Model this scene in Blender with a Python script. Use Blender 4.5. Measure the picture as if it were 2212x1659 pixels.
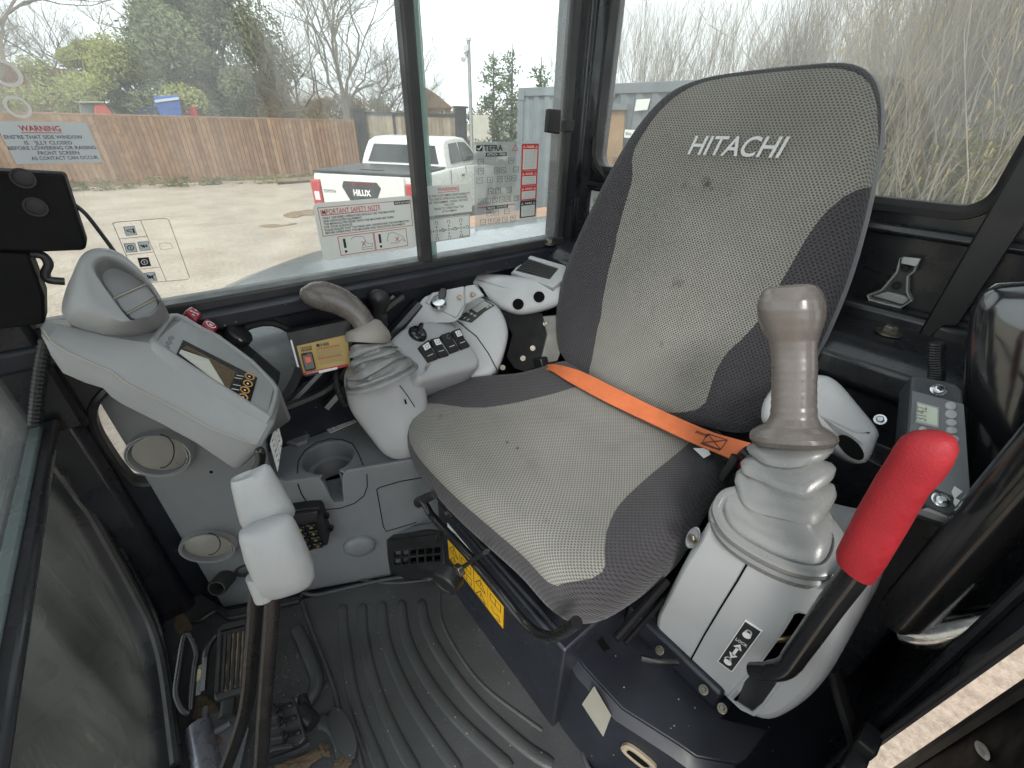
import bpy, bmesh, math, random
from mathutils import Vector as V, Matrix, geometry
import mathutils
for o in list(bpy.data.objects): bpy.data.objects.remove(o)
sc = bpy.context.scene
COL = sc.collection
R = math.radians
rnd = random.Random(7)

# ------------------------------------------------------------------ camera, sky, sun, exposure
FPX = 427.0; PITCH = R(31.5); ROLL = R(-1.5); HEAD = R(39.5)
CAM = V((0, 0, 1.05))          # cab frame: +X operator's right, +Y forward, floor z = 0
_d = V((math.cos(HEAD)*math.cos(PITCH), -math.sin(HEAD)*math.cos(PITCH), -math.sin(PITCH)))
_r = _d.cross(V((0, 0, 1))).normalized(); _u = _r.cross(_d)
_c, _s = math.cos(ROLL), math.sin(ROLL)
CR = _c*_r - _s*_u; CU = _s*_r + _c*_u; CD = _d
cam = bpy.data.cameras.new('camera'); cam.sensor_width = 36; cam.lens = FPX/1024*36
cam.clip_start = .02; cam.clip_end = 500
camo = bpy.data.objects.new('camera', cam); COL.objects.link(camo)
M3 = Matrix((CR, CU, -CD)).transposed()
camo.matrix_world = Matrix.Translation(CAM) @ M3.to_4x4()
sc.camera = camo

SUN_EL, SUN_AZ = R(50), R(200)
w = bpy.data.worlds.new('World'); sc.world = w; w.use_nodes = True
nt = w.node_tree; bg = nt.nodes['Background']
sky = nt.nodes.new('ShaderNodeTexSky'); sky.sky_type = 'NISHITA'; sky.sun_disc = False
sky.sun_elevation = SUN_EL; sky.sun_rotation = SUN_AZ; sky.air_density = 1.2; sky.dust_density = 4.0
hs = nt.nodes.new('ShaderNodeHueSaturation'); hs.inputs['Saturation'].default_value = .12
mx = nt.nodes.new('ShaderNodeMix'); mx.data_type = 'RGBA'; mx.inputs[0].default_value = .78
mx.inputs[7].default_value = (9.4, 9.7, 10.0, 1)       # even cloud layer
nt.links.new(sky.outputs[0], hs.inputs['Color']); nt.links.new(hs.outputs[0], mx.inputs[6])
nt.links.new(mx.outputs[2], bg.inputs['Color']); bg.inputs['Strength'].default_value = .13
sun = bpy.data.lights.new('sun', 'SUN'); sun.energy = 1.5; sun.angle = R(15); sun.color = (1, .97, .92)
suno = bpy.data.objects.new('sun', sun); COL.objects.link(suno)
# light from the door side, behind the camera, high up
sdir = V((math.sin(SUN_AZ)*math.cos(SUN_EL), math.cos(SUN_AZ)*math.cos(SUN_EL), math.sin(SUN_EL)))
sdir = V((-.56, .52, .645)).normalized()
sky.sun_elevation = math.asin(sdir.z); sky.sun_rotation = math.atan2(sdir.x, sdir.y)
suno.rotation_euler = (-sdir).to_track_quat('-Z', 'Y').to_euler()
sc.view_settings.view_transform = 'Standard'; sc.view_settings.look = 'None'
sc.view_settings.exposure = .8; sc.view_settings.gamma = 1
sc.view_settings.use_curve_mapping = False
sc.render.engine = 'CYCLES'
sc.cycles.max_bounces = 10; sc.cycles.transparent_max_bounces = 24
sc.cycles.diffuse_bounces = 5; sc.cycles.glossy_bounces = 4

# ------------------------------------------------------------------ projection helper (pixel grid 2212 x 1659 -> place)
PS = 1024/2212.
def ray(x, y): return CD + CR*((x*PS-512)/FPX) - CU*((y*PS-384)/FPX)
def pln(a, v):
    n = V((0, 0, 0)); n['XYZ'.index(a)] = 1; p = V((0, 0, 0)); p['XYZ'.index(a)] = v; return (p, n)
def U(x, y, pl):
    p, n = pl; v = ray(x, y); return CAM + v*((p-CAM).dot(n)/v.dot(n))
def UL(pts, pl): return [U(x, y, pl) for x, y in pts]
def plane(p, n):
    n = V(n).normalized(); p = V(p)
    if n.dot(CAM-p) < 0: n = -n
    return (p, n)
def shift(pl, k): return (pl[0]+pl[1]*k, pl[1])

# ------------------------------------------------------------------ mesh builder
class MB:
    def __init__(s): s.v = []; s.f = []; s.uv = None
    def add(s, vs, fs):
        b = len(s.v); s.v += [V(p) for p in vs]; s.f += [[b+i for i in f] for f in fs]; return s
    def box(s, c, h, rot=None):
        c = V(c); q = []
        for dz in (-1, 1):
            for dx, dy in ((-1, -1), (1, -1), (1, 1), (-1, 1)):
                p = V((dx*h[0], dy*h[1], dz*h[2]))
                if rot: p = rot @ p
                q.append(c+p)
        return s.add(q, [(3, 2, 1, 0), (4, 5, 6, 7), (0, 1, 5, 4), (1, 2, 6, 5), (2, 3, 7, 6), (3, 0, 4, 7)])
    def bb(s, a, b):
        a = V(a); b = V(b); return s.box((a+b)/2, [abs(x)/2 for x in (b-a)])
    def rings(s, rs, cap0=True, cap1=True, closed=True):
        n = len(rs[0]); vs = [p for r in rs for p in r]; fs = []
        for k in range(len(rs)-1):
            for i in range(n if closed else n-1):
                j = (i+1) % n; fs.append((k*n+i, k*n+j, (k+1)*n+j, (k+1)*n+i))
        if cap0: fs.append(tuple(range(n))[::-1])
        if cap1: m = (len(rs)-1)*n; fs.append(tuple(range(m, m+n)))
        return s.add(vs, fs)
    def tube(s, pts, r, n=10, caps=True, flat=1.0):
        pts = [V(p) for p in pts]; rs = []; up = None
        for i, p in enumerate(pts):
            t = (pts[min(i+1, len(pts)-1)]-pts[max(i-1, 0)]).normalized()
            if up is None: up = V((0, 0, 1)) if abs(t.z) < .9 else V((1, 0, 0))
            a = t.cross(up).normalized(); up = a.cross(t).normalized()
            rr = r[i] if isinstance(r, (list, tuple)) else r
            rs.append([p + a*(math.cos(2*math.pi*k/n)*rr) + up*(math.sin(2*math.pi*k/n)*rr*flat) for k in range(n)])
        return s.rings(rs, caps, caps)
    def lathe(s, prof, o, ax, n=24, ell=1.0):
        ax = V(ax).normalized(); a = ax.orthogonal().normalized(); b = ax.cross(a); o = V(o)
        return s.rings([[o + ax*h + a*(max(r, 1e-5)*math.cos(2*math.pi*k/n)) + b*(max(r, 1e-5)*ell*math.sin(2*math.pi*k/n)) for k in range(n)] for r, h in prof])
    def plate(s, outer, holes, n, th):
        """flat polygon with holes, its face on the given points, th thick against the normal"""
        n = V(n).normalized(); loops = [outer]+list(holes)
        tris = geometry.tessellate_polygon([[V(p) for p in l] for l in loops])
        allp = [V(p) for l in loops for p in l]; N = len(allp)
        b = allp + [p-n*th for p in allp]; fs = []
        for t in tris:
            e = (allp[t[1]]-allp[t[0]]).cross(allp[t[2]]-allp[t[0]])
            t = tuple(t) if e.dot(n) > 0 else tuple(t)[::-1]
            fs.append(t); fs.append(tuple(i+N for i in t[::-1]))
        k = 0
        for l in loops:
            m = len(l)
            for i in range(m):
                j = (i+1) % m; fs.append((k+i, k+j, N+k+j, N+k+i))
            k += m
        return s.add(b, fs)
    def build(s, name, m, parent=None, smooth=35, bevel=0, seg=2, sub=0, fix=True):
        me = bpy.data.meshes.new(name); me.from_pydata([tuple(p) for p in s.v], [], s.f)
        if s.uv:
            l = me.uv_layers.new(name='UVMap')
            for lp in me.loops: l.data[lp.index].uv = s.uv[lp.vertex_index]
        if fix:
            b = bmesh.new(); b.from_mesh(me); bmesh.ops.recalc_face_normals(b, faces=b.faces); b.to_mesh(me); b.free()
        return mk(name, me, m, parent, smooth, bevel, seg, sub)
def mk(name, me, m, parent=None, smooth=35, bevel=0, seg=2, sub=0):
    if m is not None and not me.materials: me.materials.append(m)
    o = bpy.data.objects.new(name, me); COL.objects.link(o)
    if parent is None:
        co = [v.co for v in me.vertices]
        if co:
            lo = V([min(c[i] for c in co) for i in range(3)]); hi = V([max(c[i] for c in co) for i in range(3)])
            L = V(((lo.x+hi.x)/2, (lo.y+hi.y)/2, lo.z)); me.transform(Matrix.Translation(-L)); o.location = L
    else: adopt(o, parent)
    if smooth:
        me.polygons.foreach_set('use_smooth', [True]*len(me.polygons))
        if smooth < 180: me.set_sharp_from_angle(angle=R(smooth))
    if bevel:
        b = o.modifiers.new('bevel', 'BEVEL'); b.width = bevel; b.segments = seg; b.limit_method = 'ANGLE'; b.angle_limit = R(30)
    if sub:
        d = o.modifiers.new('sub', 'SUBSURF'); d.levels = sub; d.render_levels = sub
    return o
def world_loc(o):
    l = V((0, 0, 0))
    while o: l = l + o.location; o = o.parent
    return l
def adopt(o, p):
    o.parent = p; o.location = -world_loc(p) + (o.location if False else V((0, 0, 0)))
def tag(o, label=None, cat=None, group=None, kind=None):
    if label: o['label'] = label
    if cat: o['category'] = cat
    if group: o['group'] = group
    if kind: o['kind'] = kind
    return o
def thing(name, label, cat, loc=(0, 0, 0), group=None):
    o = bpy.data.objects.new(name, None); COL.objects.link(o); o.location = loc; o.empty_display_size = .05
    return tag(o, label, cat, group)
def copy_tree(o, parent=None):
    c = o.copy(); COL.objects.link(c); c.parent = parent
    for ch in [q for q in o.children]: copy_tree(ch, c)
    return c

# ------------------------------------------------------------------ outline helpers
def smoothpts(pts, n, closed=True):
    """Catmull-Rom through the points, resampled to n evenly spaced"""
    P = [V(p) for p in pts]; m = len(P); out = []
    segs = m if closed else m-1
    for i in range(segs):
        g = (lambda k: P[k % m]) if closed else (lambda k: P[max(0, min(m-1, k))])
        a, b, c, d = g(i-1), g(i), g(i+1), g(i+2)
        for k in range(12):
            t = k/12.
            out.append(.5*((2*b)+(c-a)*t+(2*a-5*b+4*c-d)*t*t+(3*b-a-3*c+d)*t**3))
    if not closed: out.append(P[-1])
    return resample(out, n, closed)
def resample(P, n, closed=True):
    Q = P+[P[0]] if closed else P
    L = [0]
    for i in range(len(Q)-1): L.append(L[-1]+(Q[i+1]-Q[i]).length)
    out = []; k = 0
    for i in range(n):
        s = L[-1]*i/(n if closed else n-1)
        while k < len(L)-2 and L[k+1] < s: k += 1
        e = L[k+1]-L[k]; t = (s-L[k])/e if e > 1e-9 else 0
        out.append(Q[k].lerp(Q[k+1], min(1, max(0, t))))
    return out
def centroid(P): return sum(P, V((0, 0, 0)))/len(P)
def pillow(outline, n, prof, cap0=True, cap1=True, c=None):
    n = V(n).normalized(); c = V(c) if c else centroid(outline)
    mb = MB(); mb.rings([[c+(p-c)*s+n*o for p in outline] for s, o in prof], cap0, cap1); return mb
def inset_profile(outline, n, steps, caps=False):
    """rings moved inwards by a fixed distance (steps = list of (inset, offset))"""
    n = V(n).normalized(); m = len(outline); c = centroid(outline); rs = []
    nor = []
    for i in range(m):
        t = (outline[(i+1) % m]-outline[i-1]).normalized(); q = t.cross(n).normalized()
        nor.append(q)
    s = sum((outline[i]-c).dot(nor[i]) for i in range(m))
    if s < 0: nor = [-q for q in nor]
    for ins, off in steps: rs.append([outline[i]-nor[i]*ins+n*off for i in range(m)])
    if caps:
        o_ = steps[-1][1]
        for s_ in (.7, .4, .02): rs.append([(c+n*o_)+(p-(c+n*o_))*s_ for p in rs[len(steps)-1]])
    mb = MB(); mb.rings(rs, caps, caps); return mb
def sring(c, a, b, e=2.0, n=24):
    """superellipse ring"""
    out = []
    for k in range(n):
        t = 2*math.pi*k/n; ct, st = math.cos(t), math.sin(t)
        out.append(V(c)+V(a)*math.copysign(abs(ct)**(2/e), ct)+V(b)*math.copysign(abs(st)**(2/e), st))
    return out
def stack(rows, pl, depth=.85, e=2.3, n=24, caps=True):
    """rings whose left/right ends sit at the given picture points in a plane, with real depth along its normal"""
    rs = []
    for row in rows:
        xl, yl, xr, yr = row[:4]; dp = row[4] if len(row) > 4 else depth; ee = row[5] if len(row) > 5 else e
        a = U(xl, yl, pl); b = U(xr, yr, pl); h = (b-a)/2
        nn = pl[1] - h.normalized()*pl[1].dot(h.normalized())
        rs.append(sring((a+b)/2, h, nn*h.length*dp, ee, n))
    mb = MB(); mb.rings(rs, caps, caps); return mb
class Fr:
    """flat frame: origin at the lower left, a to the right, b up, c out of the face"""
    def __init__(s, o, ux, uy): s.o = V(o); s.x = V(ux).normalized(); s.y = V(uy).normalized(); s.n = s.x.cross(s.y).normalized()
    def __call__(s, a, b, c=0): return s.o+s.x*a+s.y*b+s.n*c
    def rect(s, a0, b0, a1, b1, c=0): return [s(a0, b0, c), s(a1, b0, c), s(a1, b1, c), s(a0, b1, c)]
    def rrect(s, a0, b0, a1, b1, r, c=0, k=4):
        out = []
        for cx, cy, t0 in ((a1-r, b0+r, -90), (a1-r, b1-r, 0), (a0+r, b1-r, 90), (a0+r, b0+r, 180)):
            for i in range(k+1):
                t = R(t0+90*i/k); out.append(s(cx+r*math.cos(t), cy+r*math.sin(t), c))
        return out
    def slab(s, a0, b0, a1, b1, c0, c1, mb=None, r=0):
        mb = mb or MB()
        P = s.rrect(a0, b0, a1, b1, r, c1) if r else s.rect(a0, b0, a1, b1, c1)
        return mb.plate(P, [], s.n, c1-c0)
    def sheet(s, a0, b0, a1, b1, c=0, r=0):
        P = s.rrect(a0, b0, a1, b1, r, c) if r else s.rect(a0, b0, a1, b1, c)
        return MB().add(P, [tuple(range(len(P)))])
    def line(s, pts, wd, c0, c1, mb=None):
        mb = mb or MB()
        for (a, b), (a2, b2) in zip(pts[:-1], pts[1:]):
            d = V((a2-a, b2-b, 0)); L = d.length
            if L < 1e-7: continue
            d /= L; q = V((-d.y, d.x, 0))*wd/2; e = d*wd*.3
            P = [s(a-e.x+q.x, b-e.y+q.y, c1), s(a-e.x-q.x, b-e.y-q.y, c1), s(a2+e.x-q.x, b2+e.y-q.y, c1), s(a2+e.x+q.x, b2+e.y+q.y, c1)]
            mb.plate(P, [], s.n, c1-c0)
        return mb
_tc = {}
def text_geo(t, bold=0., res=2):
    key = (t, bold, res)
    if key not in _tc:
        cu = bpy.data.curves.new('t', 'FONT'); cu.body = t; cu.size = 1; cu.offset = bold; cu.resolution_u = res
        o = bpy.data.objects.new('t', cu); COL.objects.link(o)
        dg = bpy.context.evaluated_depsgraph_get(); me = bpy.data.meshes.new_from_object(o.evaluated_get(dg))
        _tc[key] = ([v.co.copy() for v in me.vertices], [tuple(p.vertices) for p in me.polygons])
        bpy.data.objects.remove(o); bpy.data.curves.remove(cu); bpy.data.meshes.remove(me)
    return _tc[key]
def text(fr, t, a, b, h, width=None, c=.0008, bold=.0, mb=None, align='l', shear=0., res=2, maxw=None):
    """lettering with cap height h, squeezed to the given width; (a, b) is the left end of the base line"""
    vs, fs = text_geo(t, bold, res); mb = mb or MB()
    if not vs: return mb
    x0 = min(v.x for v in vs); x1 = max(v.x for v in vs); k = h/.69
    sx = width/(x1-x0) if width else k
    if maxw and sx*(x1-x0) > maxw: sx = maxw/(x1-x0)
    W = sx*(x1-x0); off = {'l': 0, 'c': -W/2, 'r': -W}[align]
    mb.add([fr(a+off+(v.x-x0)*sx+v.y*k*shear, b+v.y*k, c) for v in vs], fs); return mb

# ------------------------------------------------------------------ materials
def lin(r, g, b):
    f = lambda c: ((c/255+.055)/1.055)**2.4 if c > 10 else c/255/12.92
    return (f(r), f(g), f(b), 1)
def mat(name, col, rough=.5, metal=0., var=.15, vscale=6., bump=0., bscale=200., dirt=0., dcol=(.25, .21, .16, 1), dscale=9., coat=0., spec=.5, trans=0., rvar=.12, sheen=0., speck=0.):
    m = bpy.data.materials.new(name); m.use_nodes = True; t = m.node_tree; N = t.nodes; L = t.links
    p = N['Principled BSDF']; p.inputs['Metallic'].default_value = metal; p.inputs['Specular IOR Level'].default_value = spec
    p.inputs['Coat Weight'].default_value = coat; p.inputs['Coat Roughness'].default_value = .08
    p.inputs['Transmission Weight'].default_value = trans
    if sheen: p.inputs['Sheen Weight'].default_value = sheen
    tc = N.new('ShaderNodeTexCoord'); geo = N.new('ShaderNodeNewGeometry')
    pos = geo.outputs['Position']
    n1 = N.new('ShaderNodeTexNoise'); n1.inputs['Scale'].default_value = vscale; n1.inputs['Detail'].default_value = 6; n1.inputs['Roughness'].default_value = .65
    L.new(pos, n1.inputs['Vector'])
    mr = N.new('ShaderNodeMapRange'); mr.inputs[1].default_value = .3; mr.inputs[2].default_value = .7; mr.inputs[3].default_value = 1-var; mr.inputs[4].default_value = 1+var
    L.new(n1.outputs['Fac'], mr.inputs[0])
    mu = N.new('ShaderNodeMix'); mu.data_type = 'RGBA'; mu.blend_type = 'MULTIPLY'; mu.inputs[0].default_value = 1
    mu.inputs[6].default_value = col; L.new(mr.outputs[0], mu.inputs[7]); c = mu.outputs[2]
    rr = N.new('ShaderNodeMapRange'); rr.inputs[1].default_value = .3; rr.inputs[2].default_value = .7; rr.inputs[3].default_value = max(.03, rough-rvar); rr.inputs[4].default_value = min(1, rough+rvar)
    n3 = N.new('ShaderNodeTexNoise'); n3.inputs['Scale'].default_value = vscale*3.1; n3.inputs['Detail'].default_value = 5; L.new(pos, n3.inputs['Vector'])
    L.new(n3.outputs['Fac'], rr.inputs[0]); rout = rr.outputs[0]
    if dirt:
        n2 = N.new('ShaderNodeTexNoise'); n2.inputs['Scale'].default_value = dscale; n2.inputs['Detail'].default_value = 9; n2.inputs['Roughness'].default_value = .72
        L.new(pos, n2.inputs['Vector'])
        dm = N.new('ShaderNodeMapRange'); dm.inputs[1].default_value = .62-.22*dirt; dm.inputs[2].default_value = .80-.12*dirt; dm.inputs[4].default_value = min(1, .35+.6*dirt)
        L.new(n2.outputs['Fac'], dm.inputs[0])
        mm = N.new('ShaderNodeMix'); mm.data_type = 'RGBA'; L.new(dm.outputs[0], mm.inputs[0]); L.new(c, mm.inputs[6]); mm.inputs[7].default_value = dcol; c = mm.outputs[2]
        rm = N.new('ShaderNodeMix'); rm.data_type = 'FLOAT'; L.new(dm.outputs[0], rm.inputs[0]); L.new(rout, rm.inputs[2]); rm.inputs[3].default_value = .9; rout = rm.outputs[0]
    if speck:
        vo = N.new('ShaderNodeTexVoronoi'); vo.inputs['Scale'].default_value = 130; L.new(pos, vo.inputs['Vector'])
        ra = N.new('ShaderNodeMath'); ra.operation = 'LESS_THAN'; L.new(vo.outputs['Distance'], ra.inputs[0]); ra.inputs[1].default_value = .16
        wn = N.new('ShaderNodeTexWhiteNoise'); L.new(vo.outputs['Position'], wn.inputs[0])
        g = N.new('ShaderNodeMath'); g.operation = 'GREATER_THAN'; L.new(wn.outputs[0], g.inputs[0]); g.inputs[1].default_value = 1-speck
        ml = N.new('ShaderNodeMath'); ml.operation = 'MULTIPLY'; L.new(ra.outputs[0], ml.inputs[0]); L.new(g.outputs[0], ml.inputs[1])
        ms = N.new('ShaderNodeMix'); ms.data_type = 'RGBA'; L.new(ml.outputs[0], ms.inputs[0]); L.new(c, ms.inputs[6]); ms.inputs[7].default_value = (.35, .32, .28, 1); c = ms.outputs[2]
    L.new(c, p.inputs['Base Color']); L.new(rout, p.inputs['Roughness'])
    if bump:
        nb = N.new('ShaderNodeTexNoise'); nb.inputs['Scale'].default_value = bscale; nb.inputs['Detail'].default_value = 3; L.new(pos, nb.inputs['Vector'])
        b = N.new('ShaderNodeBump'); b.inputs['Strength'].default_value = bump; b.inputs['Distance'].default_value = .002
        L.new(nb.outputs['Fac'], b.inputs['Height']); L.new(b.outputs[0], p.inputs['Normal'])
    return m
def fabric(name, col, pitch, dot, dotcol, stain=.0):
    m = mat(name, col, .85, var=.12, vscale=9, sheen=.15, rvar=.05); t = m.node_tree; N = t.nodes; L = t.links; p = N['Principled BSDF']
    def M(op, a, b=None):
        n = N.new('ShaderNodeMath'); n.operation = op
        for i, x in enumerate((a, b)):
            if x is None: continue
            if isinstance(x, (int, float)): n.inputs[i].default_value = x
            else: L.new(x, n.inputs[i])
        return n.outputs[0]
    uv = N.new('ShaderNodeUVMap'); uv.uv_map = 'UVMap'; sx = N.new('ShaderNodeSeparateXYZ'); L.new(uv.outputs[0], sx.inputs[0])
    vv = M('MULTIPLY', sx.outputs[1], 1/(pitch*.62)); row = M('FLOOR', vv); uu = M('ADD', M('MULTIPLY', sx.outputs[0], 1/pitch), M('MULTIPLY', M('MODULO', row, 2.0), .5))
    fu = M('SUBTRACT', M('FRACT', uu), .5); fv = M('MULTIPLY', M('SUBTRACT', M('FRACT', vv), .5), .8)
    d = M('SQRT', M('ADD', M('MULTIPLY', fu, fu), M('MULTIPLY', fv, fv)))
    mr = N.new('ShaderNodeMapRange'); mr.inputs[1].default_value = dot*.7; mr.inputs[2].default_value = dot*1.5; L.new(d, mr.inputs[0])
    old = p.inputs['Base Color'].links[0].from_socket
    mm = N.new('ShaderNodeMix'); mm.data_type = 'RGBA'; L.new(mr.outputs[0], mm.inputs[0]); mm.inputs[6].default_value = dotcol; L.new(old, mm.inputs[7]); out = mm.outputs[2]
    if stain:
        g = N.new('ShaderNodeNewGeometry'); n2 = N.new('ShaderNodeTexNoise'); n2.inputs['Scale'].default_value = 8; n2.inputs['Detail'].default_value = 7; n2.inputs['Roughness'].default_value = .7; L.new(g.outputs['Position'], n2.inputs[0])
        r2 = N.new('ShaderNodeMapRange'); r2.inputs[1].default_value = .58; r2.inputs[2].default_value = .75; r2.inputs[4].default_value = stain; L.new(n2.outputs['Fac'], r2.inputs[0])
        m2 = N.new('ShaderNodeMix'); m2.data_type = 'RGBA'; L.new(r2.outputs[0], m2.inputs[0]); L.new(out, m2.inputs[6]); m2.inputs[7].default_value = (.07, .055, .04, 1); out = m2.outputs[2]
    L.new(out, p.inputs['Base Color'])
    b = N.new('ShaderNodeBump'); b.inputs['Strength'].default_value = .8; b.inputs['Distance'].default_value = .0016; L.new(mr.outputs[0], b.inputs['Height']); L.new(b.outputs[0], p.inputs['Normal'])
    return m
def glass(name, tint=(.93, .97, .96, 1), haze=.05, dscale=3., hazecol=(.8, .82, .82, 1), stretch=(1, 1, .25), lo=.4, hi=.75, hmax=.15):  # haze: faint dirt and window glare, painted on as a pale film
    m = bpy.data.materials.new(name); m.use_nodes = True; t = m.node_tree; N = t.nodes; L = t.links
    N.remove(N['Principled BSDF']); out = N['Material Output']
    tr = N.new('ShaderNodeBsdfTransparent'); tr.inputs[0].default_value = tint
    gl = N.new('ShaderNodeBsdfGlossy'); gl.inputs['Roughness'].default_value = .02
    fr = N.new('ShaderNodeFresnel'); fr.inputs[0].default_value = 1.35
    m1 = N.new('ShaderNodeMixShader'); L.new(fr.outputs[0], m1.inputs[0]); L.new(tr.outputs[0], m1.inputs[1]); L.new(gl.outputs[0], m1.inputs[2])
    df = N.new('ShaderNodeBsdfDiffuse'); df.inputs[0].default_value = hazecol
    tl = N.new('ShaderNodeBsdfTranslucent'); tl.inputs[0].default_value = hazecol
    ad = N.new('ShaderNodeMixShader'); L.new(df.outputs[0], ad.inputs[1]); L.new(tl.outputs[0], ad.inputs[2])
    g = N.new('ShaderNodeNewGeometry'); mp = N.new('ShaderNodeMapping'); mp.inputs['Scale'].default_value = stretch; L.new(g.outputs['Position'], mp.inputs[0])
    n = N.new('ShaderNodeTexNoise'); n.inputs['Scale'].default_value = dscale; n.inputs['Detail'].default_value = 8; n.inputs['Roughness'].default_value = .7; L.new(mp.outputs[0], n.inputs[0])
    r = N.new('ShaderNodeMapRange'); r.inputs[1].default_value = lo; r.inputs[2].default_value = hi; r.inputs[3].default_value = haze; r.inputs[4].default_value = hmax; L.new(n.outputs['Fac'], r.inputs[0])
    m2 = N.new('ShaderNodeMixShader'); L.new(r.outputs[0], m2.inputs[0]); L.new(m1.outputs[0], m2.inputs[1]); L.new(ad.outputs[0], m2.inputs[2])
    L.new(m2.outputs[0], out.inputs[0]); return m

BLK = mat('cab_paint_black', (.017, .018, .022, 1), .32, var=.3, dirt=.12, dcol=(.09, .08, .07, 1), dscale=14, coat=.25, bump=.03, bscale=90)
NAVY = mat('steel_paint_navy', (.014, .016, .023, 1), .42, var=.25, dirt=.12, dcol=(.11, .1, .09, 1), dscale=11, coat=.1, speck=.03)
SATIN = mat('black_plastic', (.014, .014, .015, 1), .45, var=.2, dirt=.08, dcol=(.12, .11, .1, 1), bump=.1, bscale=500)
GLOSSBLK = mat('black_gloss', (.012, .012, .013, 1), .22, var=.2, coat=.4)
RUB = mat('black_rubber', (.032, .032, .033, 1), .45, var=.25, dirt=.25, dcol=(.1, .09, .08, 1), bump=.2, bscale=250)
MATR = mat('mat_rubber', (.050, .051, .053, 1), .42, var=.3, vscale=4, dirt=.3, dcol=(.09, .083, .075, 1), dscale=6, bump=.35, bscale=420, speck=.05)
GRD = mat('grey_plastic_dark', lin(116, 118, 121), .4, var=.08, dirt=.12, dcol=(.2, .18, .15, 1), bump=.25, bscale=700)
GRM = mat('grey_plastic', lin(148, 149, 150), .4, var=.06, dirt=.08, dcol=(.28, .26, .22, 1), bump=.22, bscale=700)
GRL = mat('grey_plastic_light', lin(166, 167, 169), .4, var=.05, dirt=.1, dcol=(.4, .37, .32, 1), bump=.15, bscale=800)
GRIPG = mat('lever_grip_grey', lin(176, 177, 178), .45, var=.06, vscale=20, dirt=.16, dcol=(.38, .37, .35, 1), dscale=40, bump=.3, bscale=300)
BOOT = mat('boot_rubber_grey', lin(124, 124, 123), .26, var=.08, dirt=.15, dcol=(.24, .21, .17, 1), bump=.1, bscale=300)
JOY = mat('joystick_grip', lin(98, 92, 88), .25, var=.12, vscale=20, dirt=.1, dcol=(.12, .1, .085, 1), bump=.06, bscale=500)
RED = mat('lever_red', (.27, .013, .019, 1), .62, spec=.35, var=.12, vscale=30, dirt=.1, dcol=(.12, .02, .02, 1), bump=.25, bscale=500)
ORG = mat('belt_orange', (.60, .155, .055, 1), .75, var=.12, vscale=25, dirt=.12, dcol=(.4, .12, .05, 1), bump=.3, bscale=900)
STEEL = mat('bolt_zinc', (.24, .22, .18, 1), .42, 1., var=.3, vscale=60)
CHROME = mat('chrome', (.62, .63, .65, 1), .2, 1., var=.1, vscale=30)
RODB = mat('rod_brown_black', (.018, .016, .016, 1), .3, var=.4, vscale=12, dirt=.12, dcol=(.10, .075, .055, 1))
PAPER = mat('sticker_white', lin(224, 225, 222), .4, var=.05, dirt=.08, dcol=(.5, .48, .44, 1), spec=.4)
PAPERG = mat('sticker_grey', lin(184, 190, 194), .45, var=.05)
def paper(name, col, tr=.6):
    m = mat(name, col, .45, var=.04, dirt=.06, dcol=(.5, .48, .44, 1)); t = m.node_tree; N = t.nodes; L = t.links; p = N['Principled BSDF']
    tl = N.new('ShaderNodeBsdfTranslucent'); L.new(p.inputs['Base Color'].links[0].from_socket, tl.inputs[0])
    mx = N.new('ShaderNodeMixShader'); mx.inputs[0].default_value = tr; L.new(p.outputs[0], mx.inputs[1]); L.new(tl.outputs[0], mx.inputs[2]); L.new(mx.outputs[0], N['Material Output'].inputs[0]); return m
VINYL = paper('window_vinyl_white', lin(226, 226, 222)); VINYLG = paper('window_vinyl_grey', lin(205, 211, 214))
INKB = mat('ink_black', (.02, .02, .025, 1), .5, var=.05)
INKN = mat('ink_navy', (.03, .035, .08, 1), .5, var=.05)
INKR = mat('ink_red', (.45, .02, .03, 1), .5, var=.05)
INKG = mat('ink_grey', (.2, .2, .2, 1), .5, var=.05)
INKW = mat('ink_white', (.8, .8, .78, 1), .5, var=.05)
FABG = fabric('seat_fabric_grey', lin(140, 138, 131), .0068, .26, lin(82, 80, 76), .25)
FABD = fabric('seat_fabric_dark', lin(62, 59, 63), .0085, .24, lin(32, 31, 33), .12)
PIPE = mat('seat_trim', lin(96, 97, 103), .85, var=.1, vscale=60, sheen=.3, bump=.4, bscale=700)
GLASS = glass('window_glass')
GEDGE = mat('glass_edge', (.35, .55, .5, 1), .12, var=.1, spec=.6)
HOLE = mat('dark_recess', (.006, .006, .006, 1), .9, spec=.05)
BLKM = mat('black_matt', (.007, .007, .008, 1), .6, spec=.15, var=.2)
# ================================================================== CAB SHELL
cab = thing('excavator_cab', 'black painted steel cab shell with large windows around the operator seat', 'excavator cab', (.5, -.4, 0))
X0 = -.16; YF = .27; YB = -1.10
def part(mb, name, m=BLK, parent=None, **k): return mb.build(name, m, parent or cab, **k)
# floor pan and roof
part(MB().bb((X0, YB-.06, -.06), (1.04, YF+.05, -.002)), 'floor_pan', NAVY)
rf = MB(); z = 1.60
rf.plate([V((X0-.02, YB-.08, z)), V((1.06, YB-.08, z)), V((1.06, YF+.1, z)), V((X0-.02, YF+.1, z))][::-1], [[V((.05, -.85, z)), V((.9, -.85, z)), V((.9, .12, z)), V((.05, .12, z))]], (0, 0, -1), .05)
part(rf, 'roof')
part(MB().bb((.05, -.85, 1.63), (.9, .12, 1.636)), 'roof_hatch_pane', glass('hatch_poly', (.86, .9, .9, 1), .06))  # out of view; hatch made large so more daylight enters the cab
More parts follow.
